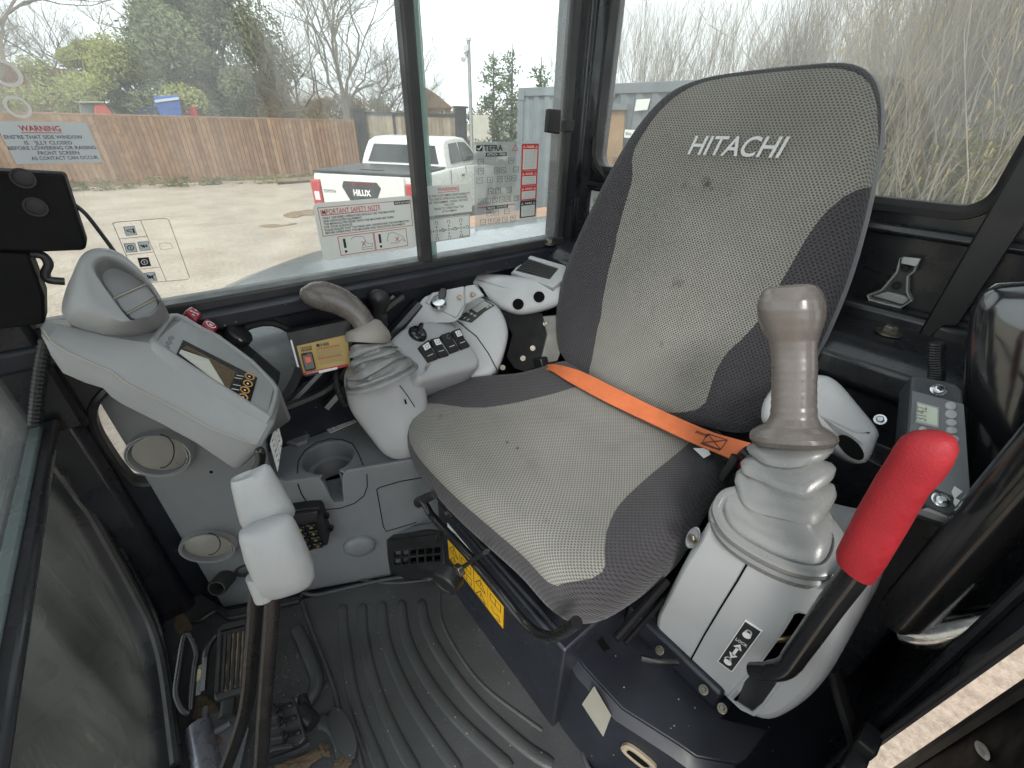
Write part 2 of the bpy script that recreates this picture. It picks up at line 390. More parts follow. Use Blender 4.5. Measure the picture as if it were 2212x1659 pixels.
# ---- right wall below the sill, with its low window
def yz(Y, Z, X): return V((X, Y, Z))
def rr_yz(y0, y1, z0, z1, r, X, k=6):
    f = Fr((X, 0, 0), (0, -1, 0), (0, 0, 1)); return f.rrect(-y1, z0, -y0, z1, r, 0, k)
WX = .985
LWH = smoothpts(UL([(207, 884), (210, 920), (233, 965), (281, 1030), (318, 1042), (450, 1000), (600, 880), (650, 790), (640, 735), (600, 705), (560, 702), (515, 718), (300, 800), (230, 850)], pln('X', WX)), 60)
wall = MB().plate([yz(YF, 0, WX), yz(YB, 0, WX), yz(YB, .735, WX), yz(YF, .735, WX)], [LWH], (-1, 0, 0), .035)
part(wall, 'side_panel', NAVY, bevel=.003)
part(MB().plate(rr_yz(-.24, .23, .355, .69, .09, WX+.02), [], (-1, 0, 0), .005), 'low_window_pane', glass('tinted_low_glass', (.74, .77, .77, 1), .05))
seal = inset_profile(LWH, (-1, 0, 0), [(-.012, 0), (-.010, .006), (-.004, .010), (.002, .006), (.004, -.02)])
part(seal, 'low_window_seal', RUB)
# sill rail: stepped box along the window
part(MB().bb((.945, YB, .69), (1.045, YF, .728)), 'sill_rail', NAVY, bevel=.008, seg=3)
part(MB().bb((.972, YB+.1, .724), (1.03, YF, .748)), 'sill_seal', RUB, bevel=.005)
# slanted braces under the sill
for a, b, r in (((705, 880), (905, 655), .016), ((610, 890), (850, 640), .012)):
    part(MB().tube([U(*a, pln('X', .965)), U(*b, pln('X', .965))], r, 8), 'brace', BLK)
part(MB().tube(smoothpts(UL([(560, 905), (620, 880), (700, 845), (745, 800), (800, 700), (870, 640)], pln('X', .955)), 24, False), .012, 8), 'wiring_harness', SATIN)
# ---- right window: two sliding panes, divider, tracks
GX = 1.0
ydiv = U(891, 200, pln('X', GX)).y
front_pane = part(MB().bb((GX+.004, ydiv-.035, .742), (GX+.009, YF, 1.56)), 'sliding_pane', glass('dust_glare_glass', (.93, .97, .96, 1), .06, 2.4, (.8, .82, .82, 1), (1, 2.2, .3), .42, .72, .2))  # pale streaks: dirt plus window glare painted into the pane
rear_pane = part(MB().bb((GX-.014, -.995, .742), (GX-.009, ydiv+.01, 1.56)), 'sliding_pane', GLASS)
part(MB().bb((GX-.0145, ydiv-.002, .742), (GX-.0085, ydiv+.004, 1.56)), 'pane_edge', GEDGE)
dv = UL([(858, 0), (902, 547)], pln('X', GX-.01)); dw = UL([(888, 0), (924, 543)], pln('X', GX-.01))
ya = (dv[0].y+dv[1].y)/2; yb = (dw[0].y+dw[1].y)/2
part(MB().bb((GX-.03, yb, .742), (GX+.003, ya, 1.56)), 'window_divider', RUB, bevel=.006, seg=3)
part(MB().bb((GX+.0095, yb-.030, .742), (GX+.0145, yb-.012, 1.56)), 'pane_edge', GEDGE)
part(MB().bb((.96, YB, 1.55), (1.05, YF+.05, 1.61)), 'top_rail', BLK, bevel=.01)
# ---- rear right corner post
pp = [(.992, -.985), (1.05, -.985), (1.06, -1.15), (.968, -1.15), (.968, -1.085), (.985, -1.06), (.978, -1.035), (.985, -1.02)]
part(MB().rings([[V((x, y, zz)) for x, y in pp] for zz in (0, 1.6)]), 'corner_post', BLK, bevel=.006, seg=3)
part(MB().bb((.976, -.998, .742), (.999, -.972, 1.56)), 'window_seal', RUB, bevel=.004)
# latch on the sliding pane
lt = MB().plate(UL([(1186, 235), (1213, 237), (1210, 290), (1182, 286)], pln('X', .965)), [], (-1, 0, 0), .014)
lt.bb((.955, -.985, 1.03), (.98, -.955, 1.06))
part(lt, 'window_latch', SATIN, bevel=.003)
# ---- rear wall
wbl = U(1284, 362, pln('Y', YB)); wbr = U(2130, 452, pln('Y', YB)); zw = (wbl.z+wbr.z)/2
f = Fr((0, YB, 0), (-1, 0, 0), (0, 0, 1))
rw = MB().plate([V((1.05, YB, 0)), V((X0, YB, 0)), V((X0, YB, 1.6)), V((1.05, YB, 1.6))], [f.rrect(-wbl.x, zw, -wbr.x, 1.52, .035, 0, 5)], (0, 1, 0), .05)
part(rw, 'rear_panel', BLK, bevel=.002)
part(MB().bb((wbr.x-.03, YB-.03, zw-.03), (wbl.x+.03, YB-.025, 1.55)), 'rear_window_pane', GLASS if False else glass('rear_glass', (.93, .96, .95, 1), .075, 2.2, stretch=(1, 1, .12), lo=.4, hi=.8, hmax=.22))
part(inset_profile(f.rrect(-wbl.x, zw, -wbr.x, 1.52, .035, 0, 5), (0, 1, 0), [(-.02, 0), (-.018, .012), (-.006, .014), (.004, .006), (.004, -.02)]), 'rear_window_seal', RUB)
# pressed ledges of the rear wall
for z0, z1, d in ((.885, .905, .03), (.715, .76, .05)):
    part(MB().bb((X0, YB, z0), (.97, YB+d, z1)), 'pressed_ledge', BLK, bevel=.012, seg=3)
part(MB().tube(smoothpts([V((.955, YB+.03, 1.02)), V((.945, YB+.035, .97)), V((.90, YB+.03, .92)), V((.85, YB+.03, .905))], 12, False), .006, 8), 'drain_tube', SATIN)
# shelf behind the seat
sh = []
prof = [(YB, .735), (-.955, .732), (-.925, .722), (-.905, .70), (-.90, .66), (-.915, .645), (-.93, .64), (-.93, .55), (-.90, .535), (-.895, .50), (-.895, 0), (YB, 0)]
part(MB().rings([[V((x, y, zz)) for y, zz in prof] for x in (-.12, .985)]), 'rear_shelf', BLK, bevel=.006, seg=3)
def bolt(p, n, r, m=STEEL, parent=None, washer=1.7, name='bolt'):
    mb = MB(); mb.lathe([(r*washer, 0), (r*washer, r*.28), (r*1.5, r*.4)], p, n, 20); mb.lathe([(r, r*.3), (r, r*1.1), (r*.75, r*1.3)], p, n, 6)
    return mb.build(name, m, parent or cab, smooth=30)
for q in ((1918, 720), (1187, 527)):
    bolt(U(*q, pln('Z', .735)), (0, 0, 1), .012)
for q in ((1972, 734),): bolt(U(*q, pln('Y', YB+.05)), (0, 1, 0), .005, SATIN)
# left rear strap and curved corner trim
yp = YB+.055
sq = UL([(2212, 322), (1977, 733), (2006, 742), (2018, 720), (2035, 706), (2065, 706), (2330, 305)], pln('Y', yp))
part(MB().plate(sq, [], (0, 1, 0), .03), 'rear_post', SATIN, bevel=.003)
part(stack([(2085, 1330, 2340, 1280, .6), (2082, 1100, 2350, 1050, .6), (2080, 900, 2350, 850, .6), (2086, 740, 2345, 700, .58), (2098, 670, 2335, 640, .54), (2118, 632, 2320, 612, .45), (2150, 612, 2290, 602, .3)], pln('Y', -.86), .6, 2.4, 40), 'corner_trim', mat('trim_gloss', (.014, .015, .018, 1), .14, var=.2, coat=1., spec=1.), smooth=60)
# door jamb (leaning edge), its bead, and the gap to the open door beyond
jx = -.145; pj = pln('X', jx)
a = U(1845, 1646, pj); b = U(2212, 1380, pj); dr = (b-a)/(b.z-a.z)
e0 = a+dr*(-.12-a.z); e1 = a+dr*(1.6-a.z)
ez = a+dr*(.80-a.z)
part(MB().plate([e0, e1, e1-V((0, .07, 0)), ez-V((0, .09, 0)), V((jx, -1.02, .80)), V((jx, -1.02, 1.6)), V((jx, -1.15, 1.6)), V((jx, -1.15, -.12))], [], (1, 0, 0), .003), 'door_jamb', BLK)
part(MB().bb((jx-.008, -1.03, .79), (jx-.004, -.45, 1.6)), 'quarter_window_pane', GLASS)
a2 = U(1765, 1700, pj); b2 = U(2212, 1293, pj)
part(MB().tube([a2+(a2-b2)*.3+V((.006, 0, 0)), b2+(b2-a2)*.8+V((.006, 0, 0))], .007, 8), 'door_seal', BLK)
part(MB().tube([e0+V((.002, -.004, 0)), e1+V((.002, -.004, 0))], .004, 8), 'jamb_edge', RUB)
for q in ((1875, 1600), (1842, 1655)):
    part(MB().box(U(*q, pln('X', jx+.012)), (.012, .02, .012)), 'striker_plate', SATIN, bevel=.003)
# grab handle on the jamb
gp = pln('Y', -.66)
g0 = U(1946, 1342, gp); g1 = U(2212, 1042, gp)
gd = (g1-g0).normalized()
gh = thing('grab_handle', 'black tubular grab handle with bright metal end on the door post at lower right', 'grab handle', g0)
MB().tube([g0, g0+gd*.02, g0+gd*.3, g0+gd*.75], [.026, .030, .030, .030], 20).build('bar', GLOSSBLK, gh, smooth=60)
MB().tube(smoothpts([g0+gd*.004+V((-.004, .006, -.01)), g0+gd*.03+V((-.03, .004, -.012)), g0+gd*.07+V((-.052, .0, -.006)), g0+gd*.10+V((-.066, -.004, 0))], 12, False), [.02, .022, .023, .023, .023, .022, .021, .02, .019, .018, .017, .016], 14).build('end_bracket', CHROME, gh, smooth=60)
# black arm below the handle
ar = UL([(1800, 1440), (1815, 1500), (1838, 1570), (1856, 1632)], pln('Y', -.60))
o = MB().tube(ar, [.014, .015, .015, .017], 10, flat=.6).build('door_release_arm', SATIN)
tag(o, 'black release arm hanging beside the door sill below the grab handle', 'lever')
# ---- front frame: cross bar, lower pane, right post
FY = .275
hole_px = [(97, 965), (129, 1029), (181, 1100), (242, 1207), (296, 1307), (322, 1363), (345, 1450), (371, 1656)]
hp = smoothpts(UL(hole_px, pln('Y', FY)), 24, False)
ext = hp[-1]+(hp[-1]-hp[-2]).normalized()*.5
left = [V((ext.x, FY, max(ext.z, .02))), V((-.1, FY, .05)), V((-.1, FY, .56)), V((hp[0].x, FY, .56))]
fr = MB().plate([V((1.04, FY, 0)), V((1.04, FY, .60)), V((-.16, FY, .60)), V((-.16, FY, 0))], [hp+left[1:]], (0, -1, 0), .03)
part(fr, 'front_frame', BLK, bevel=.004)
part(MB().bb((-.12, FY+.015, .0), (.99, FY+.02, .57)), 'front_lower_pane', glass('front_glass', (.88, .93, .92, 1), .025, 7., (.42, .43, .41, 1), (2.5, 1, .35), .42, .72, .13))
part(MB().tube([p+V((0, -.006, 0)) for p in hp], .009, 8), 'front_pane_seal', RUB)
part(MB().tube([p+V((.028, -.012, .0)) for p in hp], .006, 8), 'front_frame_bead', BLK)
ba = UL([(95, 905), (33, 1659)], pln('Y', .245))
zb = .575
part(MB().bb((-.12, .230, zb+.008), (.955, .30, zb+.022)), 'windscreen_rail', BLK, bevel=.006)
part(MB().bb((-.12, .246, zb+.02), (.93, .262, zb+.0275)), 'rail_facing', mat('rail_grey', lin(100, 110, 110), .3, var=.08), bevel=.003)
part(MB().bb((-.12, .262, zb+.02), (.97, .268, 1.55)), 'windscreen_pane', GLASS)
part(MB().bb((.955, .20, .56), (1.05, .32, 1.6)), 'front_post', BLK, bevel=.01)
pp0 = part(MB().rings([[V((.955, .215, z)), V((.98, .205, z)), V((1.0, .28, z)), V((.955, .28, z))] for z in (0, .62)]), 'front_post_cover', BLK, bevel=.012, seg=3)
# corrugated conduit down the post
hz = thing('corrugated_conduit', 'black corrugated conduit beside the monitor housing', 'conduit', U(80, 900, pln('X', .90)))
cv = smoothpts(UL([(100, 735), (90, 790), (82, 850), (76, 915)], pln('X', .90)), 40, False)
MB().tube(cv, [.0092 if k % 2 else .0078 for k in range(40)], 12).build('corrugated_tube', SATIN, hz, smooth=0)
# wiper motor box at the front post
wb = thing('wiper_motor_box', 'matt black box with two round screws at the front post', 'wiper motor', U(90, 690, pln('X', .95)))
MB().plate(UL([(-60, 366), (138, 377), (188, 530), (182, 541), (62, 546), (-60, 540)], pln('X', .93)), [], (-1, 0, 0), .05).build('box_cover', BLKM, wb, bevel=.004)
MB().plate(UL([(-60, 540), (60, 546), (96, 640), (97, 700), (-60, 720)], pln('X', .935)), [], (-1, 0, 0), .05).build('lower_cover', BLKM, wb, bevel=.004)
for q in ((50, 385), (77, 447)): MB().lathe([(.013, 0), (.013, .002), (.0105, .002), (.0105, .0005), (.009, .001), (.002, .0012)], U(*q, pln('X', .93)), (-1, 0, 0), 20).build('screw_cap', SATIN, wb)
MB().tube(smoothpts(UL([(66, 548), (92, 552), (105, 570), (98, 590), (105, 604), (140, 608)], pln('X', .95)), 30, False), .006, 10).build('hose', RUB, wb, smooth=60)
MB().tube(smoothpts(UL([(158, 440), (185, 462), (215, 500), (248, 545)], pln('X', .97)), 20, False), .006, 8, flat=.5).build('cable', RUB, wb, smooth=60)
# white rings on the glass near the top left
for q, r in (((12, 158), .016), ((38, 231), .0135)):
    c = U(*q, pln('X', .988)); fq = Fr(c, (0, -1, 0), (0, 0, 1))
    o = MB().rings([[fq(math.cos(t)*r*k_, math.sin(t)*r*k_) for t in [k*math.pi/14 for k in range(28)]] for k_ in (1, .72)], False, False).build('window_ring', VINYL)
    tag(o, 'white ring on the side window, ' + ('upper one at the picture edge' if r > .015 else 'lower one above the warning sticker'), 'ring')
# ================================================================== OPERATOR SEAT
def split_mesh(vs, fs, sd):
    """cut every face along sd = 0; returns (outside, inside) as (verts, faces, source weights)"""
    res = []
    for sgn in (-1, 1):
        V2, F2, ix = [], [], {}
        def gv(key, p, uv):
            if key not in ix: ix[key] = len(V2); V2.append((p, uv))
            return ix[key]
        for f in fs:
            out = []
            for k in range(len(f)):
                i, j = f[k], f[(k+1) % len(f)]; a, b = sd[i]*sgn, sd[j]*sgn
                if a >= 0: out.append(gv((i,), vs[i][0], vs[i][1]))
                if (a >= 0) != (b >= 0):
                    t = a/(a-b); key = (min(i, j), max(i, j))
                    out.append(gv(key, vs[i][0].lerp(vs[j][0], t), vs[i][1].lerp(vs[j][1], t)))
            if len(out) >= 3: F2.append(out)
        res.append((V2, F2))
    return res
def piece(VF, name, m, parent, smooth=60, keep=None):
    V2, F2 = VF; mb = MB()
    if keep: F2 = [f for f in F2 if keep(centroid([V2[i][0] for i in f]))]
    used = sorted({i for f in F2 for i in f}); mp = {o: n for n, o in enumerate(used)}
    mb.v = [V2[i][0] for i in used]; mb.uv = [tuple(V2[i][1][:2]) for i in used]; mb.f = [[mp[i] for i in f] for f in F2]
    return mb.build(name, m, parent, smooth=smooth, fix=False)
def sd_poly(P, x, y):
    """signed distance to polygon, inside positive"""
    d = 1e9; ins = False; n = len(P)
    for i in range(n):
        ax, ay = P[i]; bx, by = P[(i+1) % n]
        ex, ey = bx-ax, by-ay; wx, wy = x-ax, y-ay
        t = max(0, min(1, (wx*ex+wy*ey)/(ex*ex+ey*ey+1e-12))); d = min(d, (wx-ex*t)**2+(wy-ey*t)**2)
        if (ay > y) != (by > y) and x < (bx-ax)*(y-ay)/(by-ay)+ax: ins = not ins
    return math.sqrt(d)*(1 if ins else -1)
def ringmesh(rs, uvf):
    vs = []; fs = []; n = len(rs[0])
    for r in rs:
        for p in r: vs.append((p, V(uvf(p)+(0,))))
    for k in range(len(rs)-1):
        for i in range(n):
            j = (i+1) % n; fs.append((k*n+i, k*n+j, (k+1)*n+j, (k+1)*n+i))
    return vs, fs

seat = thing('operator_seat', 'grey and charcoal fabric operator seat with tall backrest in the middle of the cab', 'seat', (.5, -.6, .2))
# ---- cushion
opx = [(1120, 801, .455), (1010, 815, .45), (930, 850, .44), (888, 890, .43), (877, 925, .42), (888, 985, .405), (927, 1040, .40), (987, 1110, .39), (1060, 1176, .39),
       (1126, 1240, .385), (1183, 1304, .385), (1232, 1338, .385), (1275, 1343, .385), (1330, 1326, .385), (1410, 1268, .39), (1480, 1195, .40), (1525, 1110, .41)]
o2 = [U(x, y, pln('Z', z)) for x, y, z in opx]; o2 = [V((p.x, p.y, 0)) for p in o2]
o2 += [V((.215, -.74, 0)), V((.235, -.85, 0)), V((.36, -.90, 0)), V((.52, -.905, 0)), V((.68, -.895, 0)), V((.765, -.84, 0))]
o2 = smoothpts(o2, 120); cc = centroid(o2)
prof = [(.86, .345), (.93, .347), (.972, .36), (.993, .38), (1.0, .402), (.994, .425), (.975, .445), (.945, .458), (.90, .465), (.84, .468), (.76, .467), (.66, .464), (.55, .461), (.43, .459), (.3, .458), (.16, .458), (.0005, .458)]
rs = [[V((cc.x+(p.x-cc.x)*s, cc.y+(p.y-cc.y)*s, z)) for p in o2] for s, z in prof]
vs, fs = ringmesh(rs, lambda p: (p.x+(.465-p.z)*.4, p.y+(.465-p.z)*1.1))
fs.append(tuple(range(120))[::-1])
ppx = [(902, 874), (950, 876), (1010, 881), (1060, 877), (1120, 866), (1190, 850), (1260, 832), (1330, 845), (1470, 905), (1500, 940), (1460, 982), (1400, 1030), (1345, 1082), (1318, 1125), (1305, 1180), (1308, 1232),
       (1290, 1244), (1256, 1250), (1199, 1243), (1150, 1227), (1093, 1194), (1028, 1137), (970, 1076), (917, 1010), (893, 965), (881, 925), (884, 890)]
pp2 = [U(x, y, pln('Z', .463)) for x, y in ppx]; pp2 = [(p.x, p.y) for p in smoothpts([V((p.x, p.y, 0)) for p in pp2], 90)]
sd = []
for p, uv in vs:
    s = sd_poly(pp2, p.x, p.y)
    sd.append(min(s, p.z-.430 if s > 0 else s))
dark, light = split_mesh(vs, fs, sd)
cu = piece(dark, 'cushion', FABD, seat); tag(cu, 'charcoal cushion sides and bolsters')
piece(light, 'cushion_panel', FABG, cu)['label'] = 'light grey perforated centre of the cushion'
# small burn holes in the cushion
for q, r in (((1091, 1048), .0055), (((1118, 968)), .003), ((1096, 955), .003)):
    c = U(*q, pln('Z', .463)); MB().lathe([(r, 0), (r*.9, .0015), (r*.3, .001)], c-V((0, 0, .001)), (0, 0, 1), 10).build('burn_hole', mat('burn', (.09, .06, .03, 1), .9), cu)
# ---- backrest
al = R(13); bn = V((0, math.cos(al), math.sin(al))); bt = V((0, -math.sin(al), math.cos(al)))
PB = (V((.5, -.815, .5)), bn)
bpx = [(1213, 735), (1215, 650), (1240, 560), (1290, 450), (1345, 345), (1400, 262), (1460, 202), (1530, 172), (1640, 155), (1750, 144), (1830, 140), (1880, 157), (1906, 205), (1909, 290), (1893, 390),
       (1868, 500), (1835, 610), (1790, 720), (1745, 810), (1690, 890), (1630, 930), (1570, 930), (1480, 905), (1380, 865), (1290, 820), (1235, 785)]
ob = smoothpts(UL(bpx, shift(PB, -.035)), 130); cb = centroid(ob)
prof = [(.0005, -.115), (.5, -.115), (.82, -.112), (.93, -.10), (.975, -.08), (.995, -.055), (1.0, -.035), (.994, -.018), (.978, -.006), (.95, .002), (.90, .006), (.82, .006), (.72, .003), (.6, -.001), (.46, -.004), (.3, -.006), (.15, -.006), (.0005, -.006)]
rs = [[cb+(p-cb)*s+bn*(o+.035) for p in ob] for s, o in prof]
vs, fs = ringmesh(rs, lambda p: (p.x, (p-PB[0]).dot(bt)-(p-PB[0]).dot(bn)*.6))
ppx = [(1368, 338), (1384, 305), (1425, 245), (1480, 197), (1545, 172), (1650, 158), (1760, 148), (1822, 149), (1866, 166), (1888, 208), (1893, 290), (1884, 392), (1846, 412), (1800, 445), (1750, 505), (1700, 590), (1640, 690), (1590, 745), (1545, 800), (1515, 880),
       (1400, 885), (1280, 835), (1283, 770), (1292, 700), (1308, 610), (1326, 530), (1350, 445), (1366, 395), (1371, 365)]
pb2 = smoothpts(UL(ppx, PB), 150); co = lambda p: (p.x, (p-PB[0]).dot(bt)); pb2 = [co(p) for p in pb2]
sd = []
for p, uv in vs:
    h = (p-PB[0]).dot(bn); s = sd_poly(pb2, *co(p)); sd.append(min(s, (h+.028)*1.0) if s > 0 else s)
dark, light = split_mesh(vs, fs, sd)
sdr = [(p-PB[0]).dot(bn)+.022 for p, uv in dark[0]]
rim, dk = split_mesh(dark[0], dark[1], sdr)
bk = piece(rim, 'backrest', PIPE, seat); tag(bk, 'blue grey piped edge and back of the backrest')
piece(light, 'backrest_panel', FABG, bk)['label'] = 'light grey perforated backrest panel with embroidered name'
xm = cb.x
for sgn in (1, -1):
    piece(dk, 'backrest_bolster', FABD, bk, keep=lambda c: (c.x-xm)*sgn > 0)
# embroidered name
fl = U(1486, 333, shift(PB, .006)); fR = U(1686, 341, shift(PB, .006))
fr = Fr(fl, (-1, 0, 0), bt)
fr = Fr(fl, (fR-fl), bt)
mb = text(fr, 'HITACHI', 0, 0, .0335, (fR-fl).length*.985, .0022, .012, shear=.18, res=4)
mb.build('embroidered_lettering', mat('thread_silver', lin(205, 205, 205), .45, var=.1, vscale=200), bk, smooth=0)
for q in ((1520, 393, .012), (1530, 405, .007), (1570, 418, .005), (1480, 400, .005)):
    pass
def smudges(m, spots):
    t = m.node_tree; N = t.nodes; L = t.links; p = N['Principled BSDF']; g = N.new('ShaderNodeNewGeometry')
    n = N.new('ShaderNodeTexNoise'); n.inputs['Scale'].default_value = 120; n.inputs['Detail'].default_value = 5; L.new(g.outputs['Position'], n.inputs[0])
    for pos, r, k in spots:
        vm = N.new('ShaderNodeVectorMath'); vm.operation = 'DISTANCE'; L.new(g.outputs['Position'], vm.inputs[0]); vm.inputs[1].default_value = pos
        a = N.new('ShaderNodeMapRange'); a.inputs[1].default_value = 0; a.inputs[2].default_value = r; a.inputs[3].default_value = .62; a.inputs[4].default_value = 0; L.new(vm.outputs['Value'], a.inputs[0])
        b = N.new('ShaderNodeMath'); b.operation = 'ADD'; L.new(a.outputs[0], b.inputs[0]); L.new(n.outputs['Fac'], b.inputs[1])
        c = N.new('ShaderNodeMapRange'); c.inputs[1].default_value = .82; c.inputs[2].default_value = 1.05; c.inputs[4].default_value = k; L.new(b.outputs[0], c.inputs[0])
        mx = N.new('ShaderNodeMix'); mx.data_type = 'RGBA'; L.new(c.outputs[0], mx.inputs[0]); L.new(p.inputs['Base Color'].links[0].from_socket, mx.inputs[6]); mx.inputs[7].default_value = (.04, .035, .03, 1); L.new(mx.outputs[2], p.inputs['Base Color'])
smudges(FABG, [(U(1525, 396, PB), .03, .75), (U(1570, 420, PB), .018, .6), (U(1478, 402, PB), .02, .4), (U(1460, 610, PB), .035, .4), (U(1425, 745, PB), .02, .35), (U(955, 905, pln('Z', .46)), .03, .4), (U(1180, 1130, pln('Z', .46)), .02, .3)])
# ---- lap belt
belt = thing('seat_belt', 'orange lap belt lying across the back of the seat cushion', 'seat belt', (.5, -.78, .5))
top = smoothpts(UL([(1176, 792), (1192, 786), (1250, 800), (1330, 838), (1420, 882), (1530, 930), (1575, 944), (1622, 957)], shift(PB, .045)), 40, False)
bot = smoothpts(UL([(1180, 798), (1190, 800), (1232, 826), (1310, 868), (1400, 911), (1500, 958), (1550, 978), (1592, 997)], shift(PB, .085)), 40, False)
nn = (top[20]-top[19]).cross(bot[20]-top[20]).normalized(); nn = nn if nn.z > 0 else -nn
MB().rings([top, bot, [p-nn*.0025 for p in bot], [p-nn*.0025 for p in top], top], False, False, closed=False).build('webbing', ORG, belt, smooth=40)
def bp(u, v): k = u*39; i = min(38, int(k)); a = top[i].lerp(top[i+1], k-i); b = bot[i].lerp(bot[i+1], k-i); return a.lerp(b, v)+nn*.0008
st = MB()
zz = [(.80+.004*k, .15 if k % 2 else .5) for k in range(14)]
for pts in ([(.86, .2), (.93, .2), (.93, .8), (.86, .8), (.86, .2)], [(.86, .2), (.93, .8)], [(.86, .8), (.93, .2)], [(.82+.0035*k, .25 if k % 2 else .42) for k in range(14)], [(.855+.005*k, .82 if k % 2 else .88) for k in range(16)]):
    st.tube([bp(*p) for p in pts], .0009, 5)
st.build('stitching', INKB, belt)
MB().box(U(1168, 786, shift(PB, .03)), (.022, .014, .02), Matrix.Rotation(.4, 3, 'Y')).build('belt_anchor', SATIN, belt, bevel=.004)
bk2 = smoothpts(UL([(1590, 985), (1580, 1005), (1567, 1022), (1560, 1034)], shift(PB, .09)), 10, False)
MB().tube(bk2, [.009, .011, .009, .007], 10).build('buckle_tongue', SATIN, belt) if False else MB().tube(bk2, .009, 10).build('buckle_tongue', SATIN, belt)
MB().box(U(1608, 1000, shift(PB, .06)), (.02, .012, .028), Matrix.Rotation(-.3, 3, 'Y')).build('buckle', SATIN, belt, bevel=.004)
MB().box(U(1604, 1003, shift(PB, .075)), (.013, .005, .010), Matrix.Rotation(-.3, 3, 'Y')).build('release_button', RED, belt, bevel=.002)
MB().plate(UL([(1497, 968), (1520, 990), (1535, 982), (1528, 968)], shift(PB, .07)), [], bn, .001).build('care_tag', PAPER, belt)
# ---- seat frame below the cushion
SF = -.315
fp = pln('Y', SF)
fb = MB(); fb.bb((.225, -.80, .0), (.645, SF, .30)); fb.bb((.26, -.80, .28), (.68, SF-.04, .345))
fb.build('seat_frame', NAVY, seat, bevel=.005)
# brackets between the frame and the cushion
for q in ((1170, 1350), (1195, 1325), (970, 1105)):
    bolt(U(*q, pln('Y', SF-.002 if q[0] < 1000 else SF-.06)), (0, 1, 0), .008, STEEL, seat)
MB().tube(UL([(946, 1076), (1056, 1195), (1203, 1358)], pln('Y', SF-.001)), .004, 8).build('frame_lip', BLK, seat)
bar = smoothpts(UL([(912, 1080), (920, 1092), (933, 1114), (976, 1161), (1028, 1217), (1081, 1281), (1122, 1333), (1155, 1364), (1190, 1376), (1216, 1367), (1246, 1344)], pln('Y', SF+.035)), 60, False)
hb = MB().tube(bar, .0085, 12).build('slide_handle', GLOSSBLK, seat, smooth=60)
MB().tube(UL([(938, 1068), (918, 1078), (905, 1085)], pln('Y', SF+.03)), [.008, .011, .013], 12).build('handle_cap', SATIN, hb, smooth=60)
kn = U(968, 1250, pln('Y', SF+.07))
kb = MB(); kdir = (V((-.35, .9, -.1))).normalized()
kb.lathe([(.026, -.014), (.031, -.012), (.031, .012), (.028, .016), (.024, .016), (.023, .013), (.012, .013), (.0, .015)], kn, kdir, 28)
for k in range(10): pass
ko = kb.build('weight_knob', SATIN, seat, smooth=40, bevel=.0015)
MB().tube(UL([(976, 1240), (1050, 1192)], pln('Y', SF+.05)), .008, 8, flat=.5).build('knob_shaft', SATIN, ko)
MB().box(U(992, 1231, pln('Y', SF+.062)), (.011, .006, .009), Matrix.Rotation(.5, 3, 'Y')).build('shaft_clip', STEEL, ko, bevel=.0015)
# decals on the seat frame front
YEL = mat('decal_yellow', (.72, .40, .015, 1), .45, var=.06, dirt=.1, dcol=(.3, .2, .05, 1))
dl = U(967, 1120, pln('Y', SF+.001)); dR = U(1041, 1204, pln('Y', SF+.001)); dB = U(968, 1140, pln('Y', SF+.001))
fr = Fr(dB, dR-dl, V((0, 0, 1))); fr = Fr(U(968, 1143, pln('Y', SF+.001)), V((-1, 0, 0)), V((0, 0, 1)))
W = (dl.x-dR.x); H = .022
s1 = thing('white_name_decal', 'narrow white decal with black lettering along the seat frame', 'sticker', fr.o)
fr.slab(0, 0, W, H, 0, .0008).build('backing', PAPER, s1)
text(fr, 'HITACHI', W*.18, H*.45, H*.4, W*.5, .0013, .02).build('lettering', INKB, s1, smooth=0)
text(fr, 'CONSTRUCTION MACHINERY UK', W*.08, H*.14, H*.16, W*.8, .0013).build('small_lettering', INKR, s1, smooth=0)
y0 = U(968, 1170, pln('Y', SF+.001)); y1 = U(1089, 1306, pln('Y', SF+.001)); y2 = U(1087, 1367, pln('Y', SF+.001))
fr = Fr(V((y0.x, SF+.001, y2.z)), V((-1, 0, 0)), V((0, 0, 1))); W = y0.x-y1.x; H = y0.z-y2.z
H = min(H, .085); fr.o.z = (y0.z+y1.z)/2-H+.004
s2 = thing('yellow_warning_decal', 'yellow decal with warning triangles and manual symbols on the seat frame', 'sticker', fr.o)
for k in range(2):
    for j in range(2):
        a0, b0 = W*.505*k, H*.505*j; a1, b1 = a0+W*.49, b0+H*.49
        fr.slab(a0, b0, a1, b1, 0, .0008).build('decal_panel', YEL, s2)
        mb = fr.line([(a0+W*.03, b0+H*.06), (a0+W*.2, b0+H*.06), (a0+W*.115, b0+H*.4), (a0+W*.03, b0+H*.06)], .0018, 0, .0013)
        mb = fr.line([(a0+W*.115, b0+H*.28), (a0+W*.115, b0+H*.16)], .002, 0, .0013, mb)
        mb = fr.line([(a0+W*.24, b0+H*.04), (a0+W*.24, b0+H*.46)], .0006, 0, .0013, mb)
        if (k+j) % 2 == 0 or j == 1:
            mb = fr.line([(a0+W*.28, b0+H*.1), (a0+W*.45, b0+H*.1), (a0+W*.45, b0+H*.38), (a0+W*.28, b0+H*.38), (a0+W*.28, b0+H*.1)], .0014, 0, .0013, mb)
            mb = fr.line([(a0+W*.365, b0+H*.1), (a0+W*.365, b0+H*.38)], .0014, 0, .0013, mb)
        else:
            mb = fr.line([(a0+W*.3, b0+H*.35), (a0+W*.34, b0+H*.2), (a0+W*.42, b0+H*.3), (a0+W*.44, b0+H*.12), (a0+W*.38, b0+H*.08)], .0014, 0, .0013, mb)
        mb.build('symbol', INKB, s2, smooth=0)

